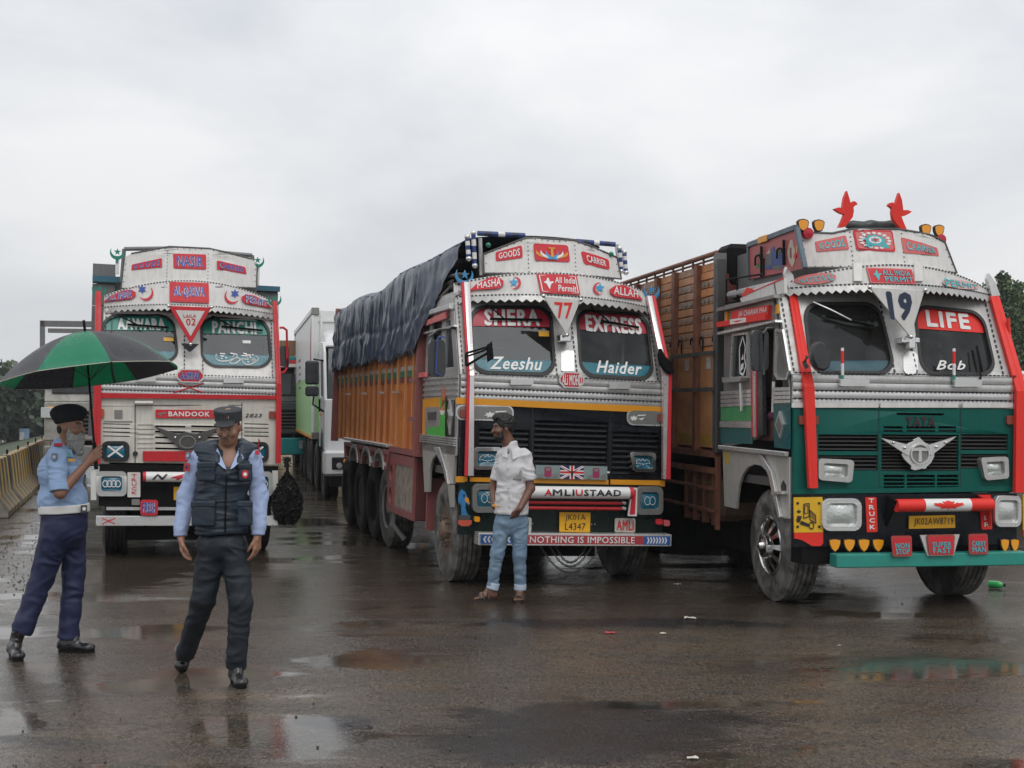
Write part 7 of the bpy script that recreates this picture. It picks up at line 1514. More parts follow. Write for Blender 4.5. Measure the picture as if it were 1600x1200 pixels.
# ---------------- trees
def leafmat(name, c): return mat(name, c, .6, dirt=.6, dcol=(c[0]*.5, c[1]*.55, c[2]*.5), scale=2, rvar=0)
def tree(x, y, z, h, w, label, group, kind='poplar', seed=1, leaf=None, n=5000, ls=.16):
    rg = random.Random(seed); r = empty('tree', (x, y, z), rg.uniform(0, 6), label, 'tree', group); bark = mat('bark', (.07, .06, .05), .8)
    mb = MB().use(bark); top = Vector((rg.uniform(-.3, .3), 0, h*.85)); P = [Vector((0, 0, 0)).lerp(top, i/6)+Vector((rg.uniform(-.08, .08), rg.uniform(-.08, .08), 0))*(i > 0) for i in range(7)]
    mb.tube(P, [h*.018*(1-.85*i/6)+.02 for i in range(7)], 7); cl = []
    nb = 26 if kind == 'poplar' else 20
    for k in range(nb):
        t = .14+.84*k/nb if kind == 'poplar' else .3+.65*k/nb
        a = rg.uniform(0, 2*pi); q = Vector((0, 0, 0)).lerp(top, t)
        if kind == 'poplar': R = w*.5*(sin(pi*min(1, (t*.92+.08)))**.6)*rg.uniform(.5, 1.15); e = q+Vector((cos(a)*R, sin(a)*R, R*1.5+.3))
        elif kind == 'conifer': R = w*.5*(1-t)*1.2*rg.uniform(.7, 1.1); e = q+Vector((cos(a)*R, sin(a)*R, -.1*R))
        else: R = w*.5*rg.uniform(.45, 1.1)*(1-.4*abs(t-.6)); e = q+Vector((cos(a)*R, sin(a)*R, R*.6))
        mb.tube([q, q.lerp(e, .5)+Vector((0, 0, .1)), e], [.05, .03, .012], 4)
        for f in (.35, .6, .8, 1.0): cl.append((q.lerp(e, f), (w*.16 if kind != 'conifer' else w*.12)*rg.uniform(.7, 1.3)))
    mb.done('trunk', None, r)
    me = bpy.data.meshes.new('crown'); V = []; F = []; MI = []
    per = max(1, n//len(cl))
    for c, cr in cl:
        mi = rg.choice((0, 0, 1, 2))
        for _ in range(per):
            d = Vector((rg.gauss(0, 1), rg.gauss(0, 1), rg.gauss(0, 1))).normalized()*cr*rg.random()**.4; p = c+Vector((d.x, d.y, d.z*(1.25 if kind == 'poplar' else .75)))
            nrm = Vector((rg.uniform(-1, 1), rg.uniform(-1, 1), rg.uniform(-.3, 1))).normalized(); s = nrm.orthogonal().normalized(); u = nrm.cross(s); a = ls*rg.uniform(.5, 1.3); b = a*rg.uniform(.5, .8); i = len(V)
            V += [p+s*a, p+u*b, p-s*a, p-u*b]; F.append((i, i+1, i+2, i+3)); MI.append(mi)
    me.from_pydata([tuple(v) for v in V], [], F)
    for m in (leaf or (leafmat('leaf_mid', (.06, .105, .035)), leafmat('leaf_dark', (.032, .062, .026)), leafmat('leaf_pale', (.10, .15, .055)))): me.materials.append(m)
    me.polygons.foreach_set('material_index', MI); me.update(); link('crown', me, r); return r
def trees():
    g = 'poplars beyond the right side of the green truck'
    for i, (px, tp, Y, w, lab) in enumerate(((1562, 396, 58, 1.35, 'tallest slender poplar rising beyond the right post of the green truck'), (1600, 442, 60, 2.6, 'second poplar at the very right edge of the picture'), (1588, 535, 50, 2.2, 'low bushy tree in front of the two poplars'), (1530, 560, 66, 2.6, 'bushy tree seen through the LIFE windscreen'), (1500, 560, 64, 3.4, 'low tree behind the green truck cab'), (1630, 480, 55, 3.2, 'broad poplar just outside the right picture edge'))):
        h = CAMZ+(HY-tp)/FPX*Y; tree((px-CX)/FPX*Y, Y, 0, h, w*1.25, lab, g, 'poplar' if i in (0, 1, 5) else 'broad', 20+i, n=9000, ls=.095)
    g = 'trees along the lower road on the left'
    spec = [(-6, 548, 95, 5, 'tall dark tree at the left picture edge', 'conifer'), (-30, 575, 90, 7, 'broad tree just outside the left picture edge', 'broad'), (22, 600, 120, 8, 'grey green tree above the distant white car', 'broad'), (50, 592, 128, 8, 'hazy tree behind the road sign', 'broad'), (78, 588, 122, 8, 'hazy tree right above the beret of the bearded officer', 'broad'), (104, 592, 130, 8, 'hazy tree behind the silver truck cab', 'broad'), (135, 590, 125, 8, 'hazy tree behind the umbrella shaft', 'broad'), (8, 596, 112, 7, 'second tree from the left edge', 'broad'), (170, 590, 130, 8, 'tree hidden mostly by the white truck', 'broad'), (64, 618, 100, 6, 'lower round tree in front of the hazy tree line', 'broad'), (30, 625, 96, 5, 'small round tree beside the road sign', 'broad'), (92, 620, 98, 6, 'small tree behind the officer with beard', 'broad')]
    lf = (leafmat('hazed_leaf_mid', (.080, .112, .072)), leafmat('hazed_leaf_dark', (.055, .082, .055)), leafmat('hazed_leaf_pale', (.11, .145, .10)))  # leaf tones paled and greyed to paint in distance haze
    for i, (px, tp, Y, w, lab, k) in enumerate(spec):
        h = CAMZ+1.9+(HY-tp)/FPX*Y; tree((px-CX)/FPX*Y, Y, -1.9, h, w, lab, g, k, 50+i, lf, n=4200, ls=.34)
    # dense hedge / wood mass
    rg = random.Random(8); V = []; F = []; MI = []
    for k in range(26000):
        px = rg.uniform(-80, 700); Y = rg.uniform(132, 150); x = (px-CX)/FPX*Y; zt = 2.4+1.4*noise.noise(Vector((px*.03, 0, 0)))+.8*noise.noise(Vector((px*.11, 3, 0))); z = -1.9+(zt+1.9)*rg.random()**.8
        p = Vector((x, Y, z)); n = Vector((rg.uniform(-1, 1), rg.uniform(-1, 1), rg.uniform(-.3, 1))).normalized(); s = n.orthogonal().normalized(); u = n.cross(s); a = .5*rg.uniform(.5, 1.3); i = len(V); V += [p+s*a, p+u*a*.7, p-s*a, p-u*a*.7]; F.append((i, i+1, i+2, i+3)); MI.append(rg.choice((0, 0, 1, 2)))
    me = bpy.data.meshes.new('wood'); me.from_pydata([tuple(v) for v in V], [], F); [me.materials.append(m) for m in lf]; me.polygons.foreach_set('material_index', MI); me.update(); tag(link('wood', me), 'distant wood of mixed green trees along the horizon', kind='stuff')
    rg = random.Random(18); V = []; F = []; MI = []
    for k in range(16000):
        px = rg.uniform(1380, 1900); Y = rg.uniform(70, 80); x = (px-CX)/FPX*Y; zt = 2.6+1.0*noise.noise(Vector((px*.03, 0, 0)))+.6*noise.noise(Vector((px*.11, 3, 0))); z = zt*rg.random()
        p = Vector((x, Y, z)); n = Vector((rg.uniform(-1, 1), rg.uniform(-1, 1), rg.uniform(-.3, 1))).normalized(); s = n.orthogonal().normalized(); u = n.cross(s); a = .22*rg.uniform(.5, 1.3); i = len(V); V += [p+s*a, p+u*a*.7, p-s*a, p-u*a*.7]; F.append((i, i+1, i+2, i+3)); MI.append(rg.choice((0, 0, 1, 2)))
    me = bpy.data.meshes.new('hedge'); me.from_pydata([tuple(v) for v in V], [], F); [me.materials.append(m) for m in (leafmat('leaf_mid', (.06, .105, .035)), leafmat('leaf_dark', (.032, .062, .026)), leafmat('leaf_pale', (.10, .15, .055)))]; me.polygons.foreach_set('material_index', MI); me.update(); tag(link('hedge', me), 'green scrub and hedge behind the green truck on the right', kind='stuff')
def litter():
    # green bottle
    Y = 12.9; gm = mat('green_bottle_plastic', (.03, .42, .10), .2, coat=.5); r = empty('bottle', ((1556-CX)/FPX*Y, Y, .042), radians(-35), 'small green plastic bottle lying on the wet ground at the right edge', 'bottle')
    mb = MB().use(gm); mb.lathe([(-.07, .03), (-.066, .037), (-.03, .038), (-.026, .035), (-.022, .038), (.0, .038), (.004, .035), (.008, .038), (.035, .037), (.055, .028), (.068, .014), (.078, .013)], (0, 0, 0), 'x', 20); mb.done('body', None, r); mb = MB().use(BLACKM); mb.lathe([(.076, .015), (.092, .015)], (0, 0, 0), 'x', 12); mb.done('cap', None, r)
    wm = mat('litter_white', (.55, .52, .45), .6); rm = mat('litter_red', (.45, .04, .05), .5)
    for px, py, s, m, lab in ((1058, 914, .035, wm, 'crumpled white paper scrap near the wheel of the green truck'), (1078, 967, .05, wm, 'cream wrapper lying in the dark damp patch'), (953, 990, .04, rm, 'small red wrapper on the asphalt'), (1036, 991, .025, wm, 'tiny pale scrap beside the red wrapper'), (1082, 1186, .03, wm, 'white scrap at the bottom edge of the picture'), (1312, 1010, .015, wm, 'tiny white crumb on the asphalt before the green truck')):
        Y = 2000*CAMZ/(py-HY); mb = MB().use(m); rg = random.Random(px); mb.grid(lambda a, b: ((a-.5)*2*s, (b-.5)*s*1.3, .006+.5*s*abs(noise.noise(Vector((a*3+px, b*3, 0))))), 5, 4); o = mb.done('paper_scrap' if m is wm else 'wrapper', smooth=0); o.location = ((px-CX)/FPX*Y, Y, .002); tag(o, lab, 'litter')
    # pebbles / gravel
    pm = mat('pebble', (.05, .045, .04), .5); rg = random.Random(77); mb = MB().use(pm)
    for k in range(420):
        if k < 300: px, py = rg.uniform(0, 62)+rg.gauss(0, 6), rg.uniform(800, 930)
        else: px, py = rg.uniform(0, 1600), rg.uniform(880, 1200)
        Y = 2000*CAMZ/(py-HY); r = rg.uniform(.004, .012); c = ((px-CX)/FPX*Y, Y, r*.5)
        v = [mb.bm.verts.new((c[0]+a*r*rg.uniform(.7, 1.3), c[1]+b*r*rg.uniform(.7, 1.3), c[2]+d*r*.7)) for a, b, d in ((1, 0, 0), (-1, 0, 0), (0, 1, 0), (0, -1, 0), (0, 0, 1), (0, 0, -1))]
        for q in ((0, 2, 4), (2, 1, 4), (1, 3, 4), (3, 0, 4), (2, 0, 5), (1, 2, 5), (3, 1, 5), (0, 3, 5)): mb.fc([v[i] for i in q])
    tag(mb.done('gravel', smooth=0), 'loose dark pebbles scattered on the wet road', kind='stuff')
# ================================================================== people (signed distance bodies turned into one surface each)
def surf_nets(F, org, h):
    S = F < 0; nx, ny, nz = F.shape
    acc = np.zeros((nx-1, ny-1, nz-1, 3), np.float32); cnt = np.zeros((nx-1, ny-1, nz-1), np.float32)
    C = [(0, 0, 0), (1, 0, 0), (0, 1, 0), (1, 1, 0), (0, 0, 1), (1, 0, 1), (0, 1, 1), (1, 1, 1)]
    def sl(c, A): return A[c[0]:c[0]+nx-1, c[1]:c[1]+ny-1, c[2]:c[2]+nz-1]
    for i in range(8):
        for ax in range(3):
            if C[i][ax] == 0:
                j = list(C[i]); j[ax] = 1; a, b = sl(C[i], F), sl(tuple(j), F); m = (a < 0) != (b < 0)
                t = np.where(m, a/(a-b+1e-12), 0)
                for k in range(3): acc[..., k] += np.where(m, C[i][k]+(t if k == ax else 0), 0)
                cnt += m
    act = cnt > 0; idx = -np.ones(act.shape, np.int64); n = act.sum(); idx[act] = np.arange(n)
    base = np.stack(np.nonzero(act), 1).astype(np.float32); V = (base+acc[act]/cnt[act][:, None])*h+np.array(org, np.float32)
    Q = []
    for ax in range(3):
        o1, o2 = [(1, 2), (2, 0), (0, 1)][ax]
        a = F; sA = [slice(None)]*3; sB = [slice(None)]*3; sA[ax] = slice(0, -1); sB[ax] = slice(1, None)
        m = S[tuple(sA)] != S[tuple(sB)]; flip = S[tuple(sA)]
        I = np.stack(np.nonzero(m), 1)
        ok = (I[:, o1] > 0) & (I[:, o2] > 0) & (I[:, o1] < F.shape[o1]-1) & (I[:, o2] < F.shape[o2]-1); I = I[ok]
        if not len(I): continue
        e1 = np.zeros(3, int); e1[o1] = 1; e2 = np.zeros(3, int); e2[o2] = 1
        g = lambda J: idx[J[:, 0], J[:, 1], J[:, 2]]
        q = np.stack([g(I-e1-e2), g(I-e2), g(I), g(I-e1)], 1); f = flip[I[:, 0], I[:, 1], I[:, 2]]
        q[~f] = q[~f][:, ::-1]; Q.append(q)
    return V, np.concatenate(Q)
def npv(v): return np.array([v[0], v[1], v[2]], np.float32)
def cap(a, b, ra, rb=None, k=.02, n=None, s=1.0, flat=(0, 0), op='u'): return ('c', npv(a), npv(b), ra, rb if rb is not None else ra, k, None if n is None else npv(n), s, flat, op)
def ell(c, r, k=.02, fr=None, op='u'): return ('e', npv(c), np.array(r, np.float32), k, fr, op)
def rbox(c, r, rad, k=.005, fr=None, op='u'): return ('b', npv(c), np.array(r, np.float32), rad, k, fr, op)
def sdf(prims, h, name, m, parent, fold=0.0, fsc=(7, 7, 13), fine=.0, smooth=2, seed=0):
    lo = np.array([9e9]*3); hi = -lo; bb = []
    for p in prims:
        if p[0] == 'c': r = max(p[3], p[4])*max(1, p[7]); a = np.minimum(p[1], p[2])-r; b = np.maximum(p[1], p[2])+r
        else: R = p[2].max() if p[0] == 'e' else np.linalg.norm(p[2]); a = p[1]-R; b = p[1]+R
        bb.append((a, b))
        if p[-1] == 'u': lo = np.minimum(lo, a); hi = np.maximum(hi, b)
    lo -= 3*h; hi += 3*h; dim = np.ceil((hi-lo)/h).astype(int)+1; F = np.full(dim, .2, np.float32)
    ax = [lo[i]+h*np.arange(dim[i]) for i in range(3)]
    for p, (a, b) in zip(prims, bb):
        k = {'c': p[5], 'e': p[3], 'b': p[4]}[p[0]] if p[0] != 'c' else p[5]; mg = k+2*h+.02
        i0 = np.clip(np.floor((a-mg-lo)/h).astype(int), 0, dim-1); i1 = np.clip(np.ceil((b+mg-lo)/h).astype(int)+1, 1, dim)
        if (i1 <= i0).any(): continue
        X, Y, Z = np.meshgrid(*[ax[i][i0[i]:i1[i]] for i in range(3)], indexing='ij'); P = np.stack([X, Y, Z], -1).astype(np.float32)
        if p[0] == 'c':
            _, A, B, ra, rb, k, n, s, fl, op = p; q = P-A; ba = B-A; L = float(ba@ba)+1e-9
            t = np.clip((q@ba)/L, 0, 1); w = q-t[..., None]*ba
            if n is not None: dn = w@n; w = w+(dn*(1/s-1))[..., None]*n
            d = np.linalg.norm(w, axis=-1)-(ra+(rb-ra)*t)
            if fl[0] or fl[1]:
                u = (q@ba)/math.sqrt(L)
                if fl[0]: d = np.maximum(d, -u)
                if fl[1]: d = np.maximum(d, u-math.sqrt(L))
        elif p[0] == 'e':
            _, c, r, k, fr, op = p; q = P-c
            if fr is not None: q = q@fr
            kk = np.linalg.norm(q/r, axis=-1); k2 = np.linalg.norm(q/(r*r), axis=-1)+1e-9; d = kk*(kk-1)/k2
        else:
            _, c, r, rad, k, fr, op = p; q = P-c
            if fr is not None: q = q@fr
            q = np.abs(q)-(r-rad); d = np.linalg.norm(np.maximum(q, 0), axis=-1)+np.minimum(q.max(-1), 0)-rad
        s_ = tuple(slice(i0[i], i1[i]) for i in range(3)); f = F[s_]
        if op == 'u': hh = np.maximum(k-np.abs(f-d), 0)/max(k, 1e-6); F[s_] = np.minimum(f, d)-hh*hh*k*.25
        else: hh = np.maximum(k-np.abs(f+d), 0)/max(k, 1e-6); F[s_] = np.maximum(f, -d)+hh*hh*k*.25
    V, Qd = surf_nets(F, lo, h)
    me = bpy.data.meshes.new(name); me.from_pydata(V.tolist(), [], Qd.tolist()); me.update()
    bm = bmesh.new(); bm.from_mesh(me)
    for _ in range(smooth): bmesh.ops.smooth_vert(bm, verts=bm.verts, factor=.5, use_axis_x=True, use_axis_y=True, use_axis_z=True)
    if fold or fine:
        bm.normal_update(); off = Vector((seed*3.7, seed, 0))
        for v in bm.verts:
            p = v.co+off; q = Vector((p.x*fsc[0], p.y*fsc[1], p.z*fsc[2])); w = noise.noise(q*.5)*1.5
            a = 1-2.2*abs(noise.noise(q+Vector((w, w, w)))); b2 = noise.noise(q*2.3)
            v.co = v.co+v.normal*(fold*(a-.3)+fold*.4*b2+fine*noise.noise(p*80))
    bm.to_mesh(me); bm.free(); me.materials.append(m); me.shade_smooth(); return link(name, me, parent)
def frame(f, u):
    f = Vector(f).normalized(); u = Vector(u); u = (u-f*u.dot(f)).normalized(); r = f.cross(u); return r, f, u
def head_prims(c, f, u, s=.94, neck=None):
    r, f, u = frame(f, u); M = np.array([list(r), list(f), list(u)], np.float32).T; c = Vector(c); g = lambda a, b, d: c+(r*a+f*b+u*d)*s; e = lambda p, R, k=.02, op='u': ell(p, [x*s for x in R], k, M, op)
    L = [e(g(0, -.012, .03), (.076, .098, .098)), e(g(0, .02, -.03), (.062, .078, .082), .03), e(g(0, .05, -.092), (.034, .036, .03), .035)]
    L += [cap(g(0, .092, .015), g(0, .117, -.028), .009*s, .015*s, .012), cap(g(-.036, .082, .032), g(.036, .082, .032), .012*s, None, .015)]
    for q in (-1, 1): L += [e(g(q*.04, .07, -.025), (.026, .026, .024), .02), e(g(q*.031, .097, .010), (.017, .012, .011), .010, 's'), e(g(q*.078, -.005, -.005), (.010, .022, .033), .008)]
    L += [cap(g(-.02, .096, -.058), g(.02, .096, -.058), .008*s, None, .008), cap(g(-.018, .092, -.070), g(.018, .092, -.070), .008*s, None, .008), cap(g(-.022, .106, -.064), g(.022, .106, -.064), .003, None, .004, op='s')]
    if neck is not None: L += [cap(g(0, -.015, -.05), neck, .056, .066, .03)]
    return L, g, (r, f, u), M
def eyes(g, s, parent):
    for q in (-1, 1):
        mb = MB().use(mat('eye_white', (.28, .25, .23), .3)); mb.ball(tuple(g(q*.031, .081, .010)), .0105*s, 8); o = mb.done('eye', None, parent)
        mb = MB().use(mat('iris_dark', (.01, .008, .006), .15)); mb.ball(tuple(g(q*.031, .0865, .008)), .0062*s, 8); mb.done('iris', None, o)
        mb = MB().use(mat('eyebrow', (.012, .01, .009), .9)); mb.tube([g(q*.014, .097, .034), g(q*.034, .094, .040), g(q*.054, .078, .034)], .004*s, 5); mb.done('eyebrow', None, parent)
def hand_prims(w, d, t, n, curl=.5, s=1.0, thumb=1, tc=.3):
    """w wrist, d towards fingers, t across palm towards the thumb, n palm normal (curl direction)"""
    w, d, t, n = Vector(w), Vector(d).normalized(), Vector(t).normalized(), Vector(n).normalized(); L = []
    for i, (ln, off) in enumerate(((.92, .030), (1.0, .010), (.94, -.010), (.76, -.029))):
        a = w+d*.015*s+t*off*.5*s; k = w+d*(.088-.004*abs(i-1))*s+t*off*s; L.append(cap(a, k, .014*s, .0115*s, .014))
        ang = curl*(.7+.1*i); p = k; dd = d
        for j, (sl_, r0, r1) in enumerate(((.040, .0095, .0088), (.026, .0088, .0080), (.020, .0080, .0066))):
            ang2 = ang*(1 if j == 0 else 1.25); dd = (dd*cos(ang2)+n*sin(ang2)).normalized(); q = p+dd*sl_*ln*s; L.append(cap(p, q, r0*s, r1*s, .004)); p = q
    a = w+d*.022*s+t*.022*s; b = a+(d*.8+t*.5+n*tc).normalized()*.042*s; c = b+(d*.95+t*.0+n*(tc+.2)).normalized()*.028*s; e = c+(d*.9-t*.15+n*(tc+.3)).normalized()*.022*s
    L += [cap(w-d*.01*s, a, .02*s, .016*s, .015), cap(a, b, .015*s, .012*s, .010), cap(b, c, .0115*s, .0100*s, .004), cap(c, e, .0100*s, .0075*s, .004)]
    return L
SKIN1 = mat('brown_skin', (.27, .135, .088), .45, dirt=.35, dcol=(.18, .08, .05), scale=14, rvar=.08, spec=.5)
SKIN2 = mat('tanned_skin', (.31, .16, .105), .45, dirt=.35, dcol=(.21, .10, .06), scale=14, rvar=.08)
SKIN3 = mat('dark_brown_skin', (.16, .075, .047), .42, dirt=.3, dcol=(.10, .045, .028), scale=14, rvar=.08)
LEATHER = mat('black_leather', (.012, .012, .013), .28, bump=.2, bscale=60, coat=.4)
def cloth(n, c, r=.75, b=.5, bs=200, d=.2): return mat(n, c, r, dirt=d, dcol=(c[0]*.6, c[1]*.6, c[2]*.62), scale=9, bump=b, bscale=bs)
def boot(prims_fn): pass
def shoe(h, t, side, name='boot', m=None, parent=None, ank=None, R=.047, laces=True, sole=.018):
    """h heel point and t toe point on the ground, ank ankle point"""
    h, t = Vector(h), Vector(t); d = (t-h).normalized(); z = Vector((0, 0, 1)); z = (z-d*z.dot(d)).normalized(); sd = d.cross(z); m = m or LEATHER
    L = [cap(h+z*.045+d*.03, t+z*.038-d*.05, R*.82, R*.80, .03, sd, 1.0), cap(h+z*.06+d*.04, h+z*.09+(t-h)*.45, R*.85, R*.72, .03), ell(t+z*.036-d*.045, (.048, .048, .032), .02)]
    if ank is not None: L.append(cap(h+z*.06+d*.045, Vector(ank), R*.95, R*1.08, .03))
    o = sdf(L, .006, name, m, parent, fold=.002, fsc=(18, 18, 24))
    mb = MB().use(BLACKM); n = 12; P = []
    for i in range(21):
        a = pi*i/20; P.append((0, 0))
    M = [h+d*.0, t]; ring = []
    for i in range(24):
        a = 2*pi*i/24; x = cos(a); y = sin(a); c = (h+t)/2; Lh = (t-h).length/2+.004; wd = .043+.008*(x > 0)*x; ring.append(c+d*(Lh*(abs(x)**.8)*(1 if x > 0 else -1))+sd*(wd*y))
    lo = [mb.bm.verts.new(p) for p in ring]; hi = [mb.bm.verts.new(p+z*sole*1.3) for p in ring]; mb.fc(lo[::-1]); mb.fc(hi)
    for i in range(24): mb.fc([lo[i], lo[(i+1) % 24], hi[(i+1) % 24], hi[i]])
    mb.done('sole', None, o)
    if laces:
        mb = MB().use(mat('lace', (.03, .03, .03), .6))
        for i in range(4): c = h+(t-h)*(.42+.09*i)+z*(.125-.022*i); mb.tube([c-sd*.022+z*-.006, c+z*.004, c+sd*.022-z*.006], .0035, 4)
        mb.done('lace', None, o)
    return o
def person(D0, px, label):
    py = HY+FPX*CAMZ/D0; r = empty('person', at(px, py, D0), 0, label, 'person'); L = r.location.copy()
    r['D'] = 0; del r['D']
    def J(x, y, dy=0): return at(x, y, D0+dy)-L
    return r, J
def badge(P, w, h_, nrm, m, parent, name='badge', loops=None, m2=None):
    n = Vector(nrm).normalized(); x = Vector((0, 0, 1)).cross(n).normalized(); z = n.cross(x); P = Vector(P); S = Surf(lambda u, v, d: P+x*u+z*v+n*d)
    mb = MB().use(m); mb.poly([(a*w/2, b*h_/2) for a, b in (loops or [(-1, -1), (1, -1), (1, 1), (-1, 1)])], -.002, .004); o = mb.done(name, None, parent, S)
    if m2: mb = MB().use(m2); mb.poly(circ(0, 0, min(w, h_)*.28, 10), .004, .006); mb.done('emblem', None, o, S)
    return o
HEX = [(-1, -.2), (-.6, -1), (0, -1.15), (.6, -1), (1, -.2), (.9, 1), (-.9, 1)]
def officer_walking():
    r, J = person(8.54, 350, 'officer in a navy padded vest and peaked cap walking towards the camera looking down')
    hd, g, (rr, f, u), M = head_prims(J(357, 667, -.04), (-.02, -.95, -.27), (0, -.27, .95), .96, J(355, 704, .02))
    B = hd+[ell(J(352, 735), (.17, .11, .15), .05), ell(J(348, 800), (.155, .11, .16), .05), ell(J(348, 850), (.15, .11, .1), .05), cap(J(315, 716, .02), J(391, 714, .02), .055, .055, .05)]
    W1, W2 = J(283, 838, -.03), J(403, 836, -.03)
    B += [cap(J(312, 714, .02), J(292, 775, .04), .048, .040, .03), cap(J(292, 775, .04), W1, .038, .026, .02), cap(J(393, 712, .02), J(405, 775, .04), .048, .04, .03), cap(J(405, 775, .04), W2, .038, .026, .02)]
    B += hand_prims(W1+Vector((0, 0, -.004)), (.08, -.12, -1), (.25, -.95, 0), (.95, .2, .1), .55, 1.05); B += hand_prims(W2+Vector((0, 0, -.004)), (-.06, -.12, -1), (-.35, -.92, 0), (-.92, .3, .1), .42, 1.05)
    B += [cap(J(331, 860), J(318, 935, .02), .085, .06, .03), cap(J(318, 935, .02), J(292, 1016, .26), .058, .042, .02), cap(J(366, 860), J(376, 940, -.03), .085, .06, .03), cap(J(376, 940, -.03), J(368, 1040, .02), .058, .042, .02)]
    body = sdf(B, .0055, 'body', SKIN2, r); eyes(g, .96, r)
    sb = mat('dark_hair', (.015, .013, .012), .8); stub = [ell(g(0, .030, -.075), (.060, .075, .045), .01, M), cap(g(-.05, .03, .0), g(-.055, .0, .03), .018, None, .02), cap(g(.05, .03, .0), g(.055, .0, .03), .018, None, .02), ell(g(0, -.045, .0), (.068, .065, .06), .02, M)]
    sdf([ell(g(0, -.040, -.005), (.070, .068, .062), .02, M)]+[cap(g(q*.072, .01, .03), g(q*.070, .012, -.01), .010, .006, .01) for q in (-1, 1)], .006, 'hair', sb, r, fine=.003)
    mst = sdf([cap(g(-.024, .110, -.046), g(0, .117, -.042), .006, .007, .004), cap(g(0, .117, -.042), g(.024, .110, -.046), .007, .006, .004)], .0035, 'moustache', mat('grey_hair', (.12, .11, .10), .8, dirt=.6, dcol=(.02, .02, .02), scale=60), r)
    # cap
    cc = cloth('charcoal_cap_cloth', (.035, .038, .045)); Mz = M
    ch = sdf([cap(g(0, -.008, .042), g(0, -.012, .125), .088, .094, .012, flat=(1, 1)), ell(g(0, .105, .050), (.070, .068, .009), .010, M)], .006, 'peaked_cap', cc, r, fold=.0015)
    badge(g(0, .078, .092), .05, .05, f, mat('badge_silver', (.55, .5, .5), .4), ch, 'cap_badge', circ(0, 0, 1, 14), REDL)
    # shirt
    blue = cloth('light_blue_shirt', (.36, .45, .68), .7, .4, d=.12)
    S = [cap(J(312, 716, .02), J(291, 775, .04), .064, .056, .02), cap(J(291, 775, .04), J(283, 826, -.02), .056, .048, .03), cap(J(283, 820, -.02), J(282.5, 838, -.03), .046, .044, .006, flat=(0, 1)),
         cap(J(393, 714, .02), J(405, 775, .04), .064, .056, .02), cap(J(405, 775, .04), J(404, 824, -.02), .056, .048, .03), cap(J(404, 818, -.02), J(403, 836, -.03), .046, .044, .006, flat=(0, 1)), ell(J(352, 735), (.150, .092, .12), .04), cap(J(326, 714, .02), J(380, 713, .02), .052, .052, .04), cap(J(356, 695, .02), J(355, 712, .02), .070, .085, .02, flat=(1, 0))]
    S += [ell(J(357, 722, -.14), (.028, .07, .075), .02, op='s')]
    sh = sdf(S, .0065, 'shirt', blue, r, fold=.0045, fsc=(9, 9, 15))
    for sg in (-1, 1):
        mb = MB().use(blue); a, b, c, d = J(357+sg*3, 733, -.155), J(357+sg*17, 700, -.07), J(357+sg*24, 716, -.115), J(357+sg*8, 731, -.158); mb.fc([mb.bm.verts.new(p) for p in (a, b, c, d)]); r_ = bmesh.ops.extrude_face_region(mb.bm, geom=mb.bm.faces[:]); [setattr(v, 'co', v.co+Vector((0, -.008, 0))) for v in r_['geom'] if isinstance(v, bmesh.types.BMVert)]; mb.done('collar', None, sh)
    mk = mat('red_armband', (.42, .02, .04), .5); badge(J(292, 730, -.05), .05, .055, (-.5, -.85, .1), mk, sh, 'arm_badge', None, NAVYL); badge(J(294, 712, -.05), .04, .05, (-.5, -.85, .2), mat('grey_shield_patch', (.12, .15, .22), .5), sh, 'shoulder_patch', HEX, mat('patch_silver', (.4, .42, .5), .5)); badge(J(402, 707, -.05), .03, .03, (.5, -.85, .2), mk, sh, 'shoulder_patch')
    # vest
    vc = cloth('navy_padded_vest', (.014, .026, .042), .5, .25, 60, .3)
    V = [ell(J(352, 738), (.193, .145, .17), .05), cap(J(345, 775), J(346, 833), .168, .172, .05, (0, 1, 0), .80, flat=(0, 1)), cap(J(318, 709, .03), J(386, 707, .03), .080, .080, .04), cap(J(338, 698, .05), J(376, 697, .05), .052, .052, .03), cap(J(334, 702, -.03), J(338, 722, -.11), .035, .03, .03), cap(J(378, 700, -.03), J(374, 722, -.11), .035, .03, .03)]
    V += [ell(J(357, 712, -.12), (.050, .12, .075), .03, op='s'), cap(J(357, 704, -.14), J(353, 745, -.2), .05, .018, .02, op='s'), ell(J(300, 722, .02), (.058, .09, .085), .03, op='s'), ell(J(406, 722, .02), (.058, .09, .085), .03, op='s'), cap(J(356, 690, .0), J(356, 702, .0), .066, .06, .02, op='s')]
    vs = sdf(V, .0065, 'padded_vest', vc, r, fold=.0075, fsc=(4, 4, 24), seed=2)
    for x0, x1, y0, y1, nm in ((310, 337, 722, 752, 1), (374, 394, 724, 752, 1), (300, 336, 783, 822, 2), (372, 394, 783, 822, 2)):
        c = J((x0+x1)/2, (y0+y1)/2, -.150 if y0 > 770 else -.135); w, hh = (x1-x0)/234/2, (y1-y0)/234/2; o = sdf([rbox(c, (w, .02, hh), .012)], .006, 'pocket', vc, vs, fold=.003); sdf([rbox(c+Vector((0, -.016, hh-.02)), (w+.004, .008, .02), .006)], .005, 'pocket_flap', vc, o, fold=.002)
    mb = MB().use(BLACKM); mb.tube([J(354, 742, -.155), J(353, 775, -.155), J(352, 832, -.145)], .006, 5); mb.done('zip', None, vs)
    badge(J(383, 741, -.158), .042, .055, (.2, -1, .1), REDL, vs, 'vest_badge', circ(0, 0, 1, 14), WHITEL)
    # trousers
    tr = cloth('dark_slate_trousers', (.009, .014, .022), .6, .3, 120, .2)
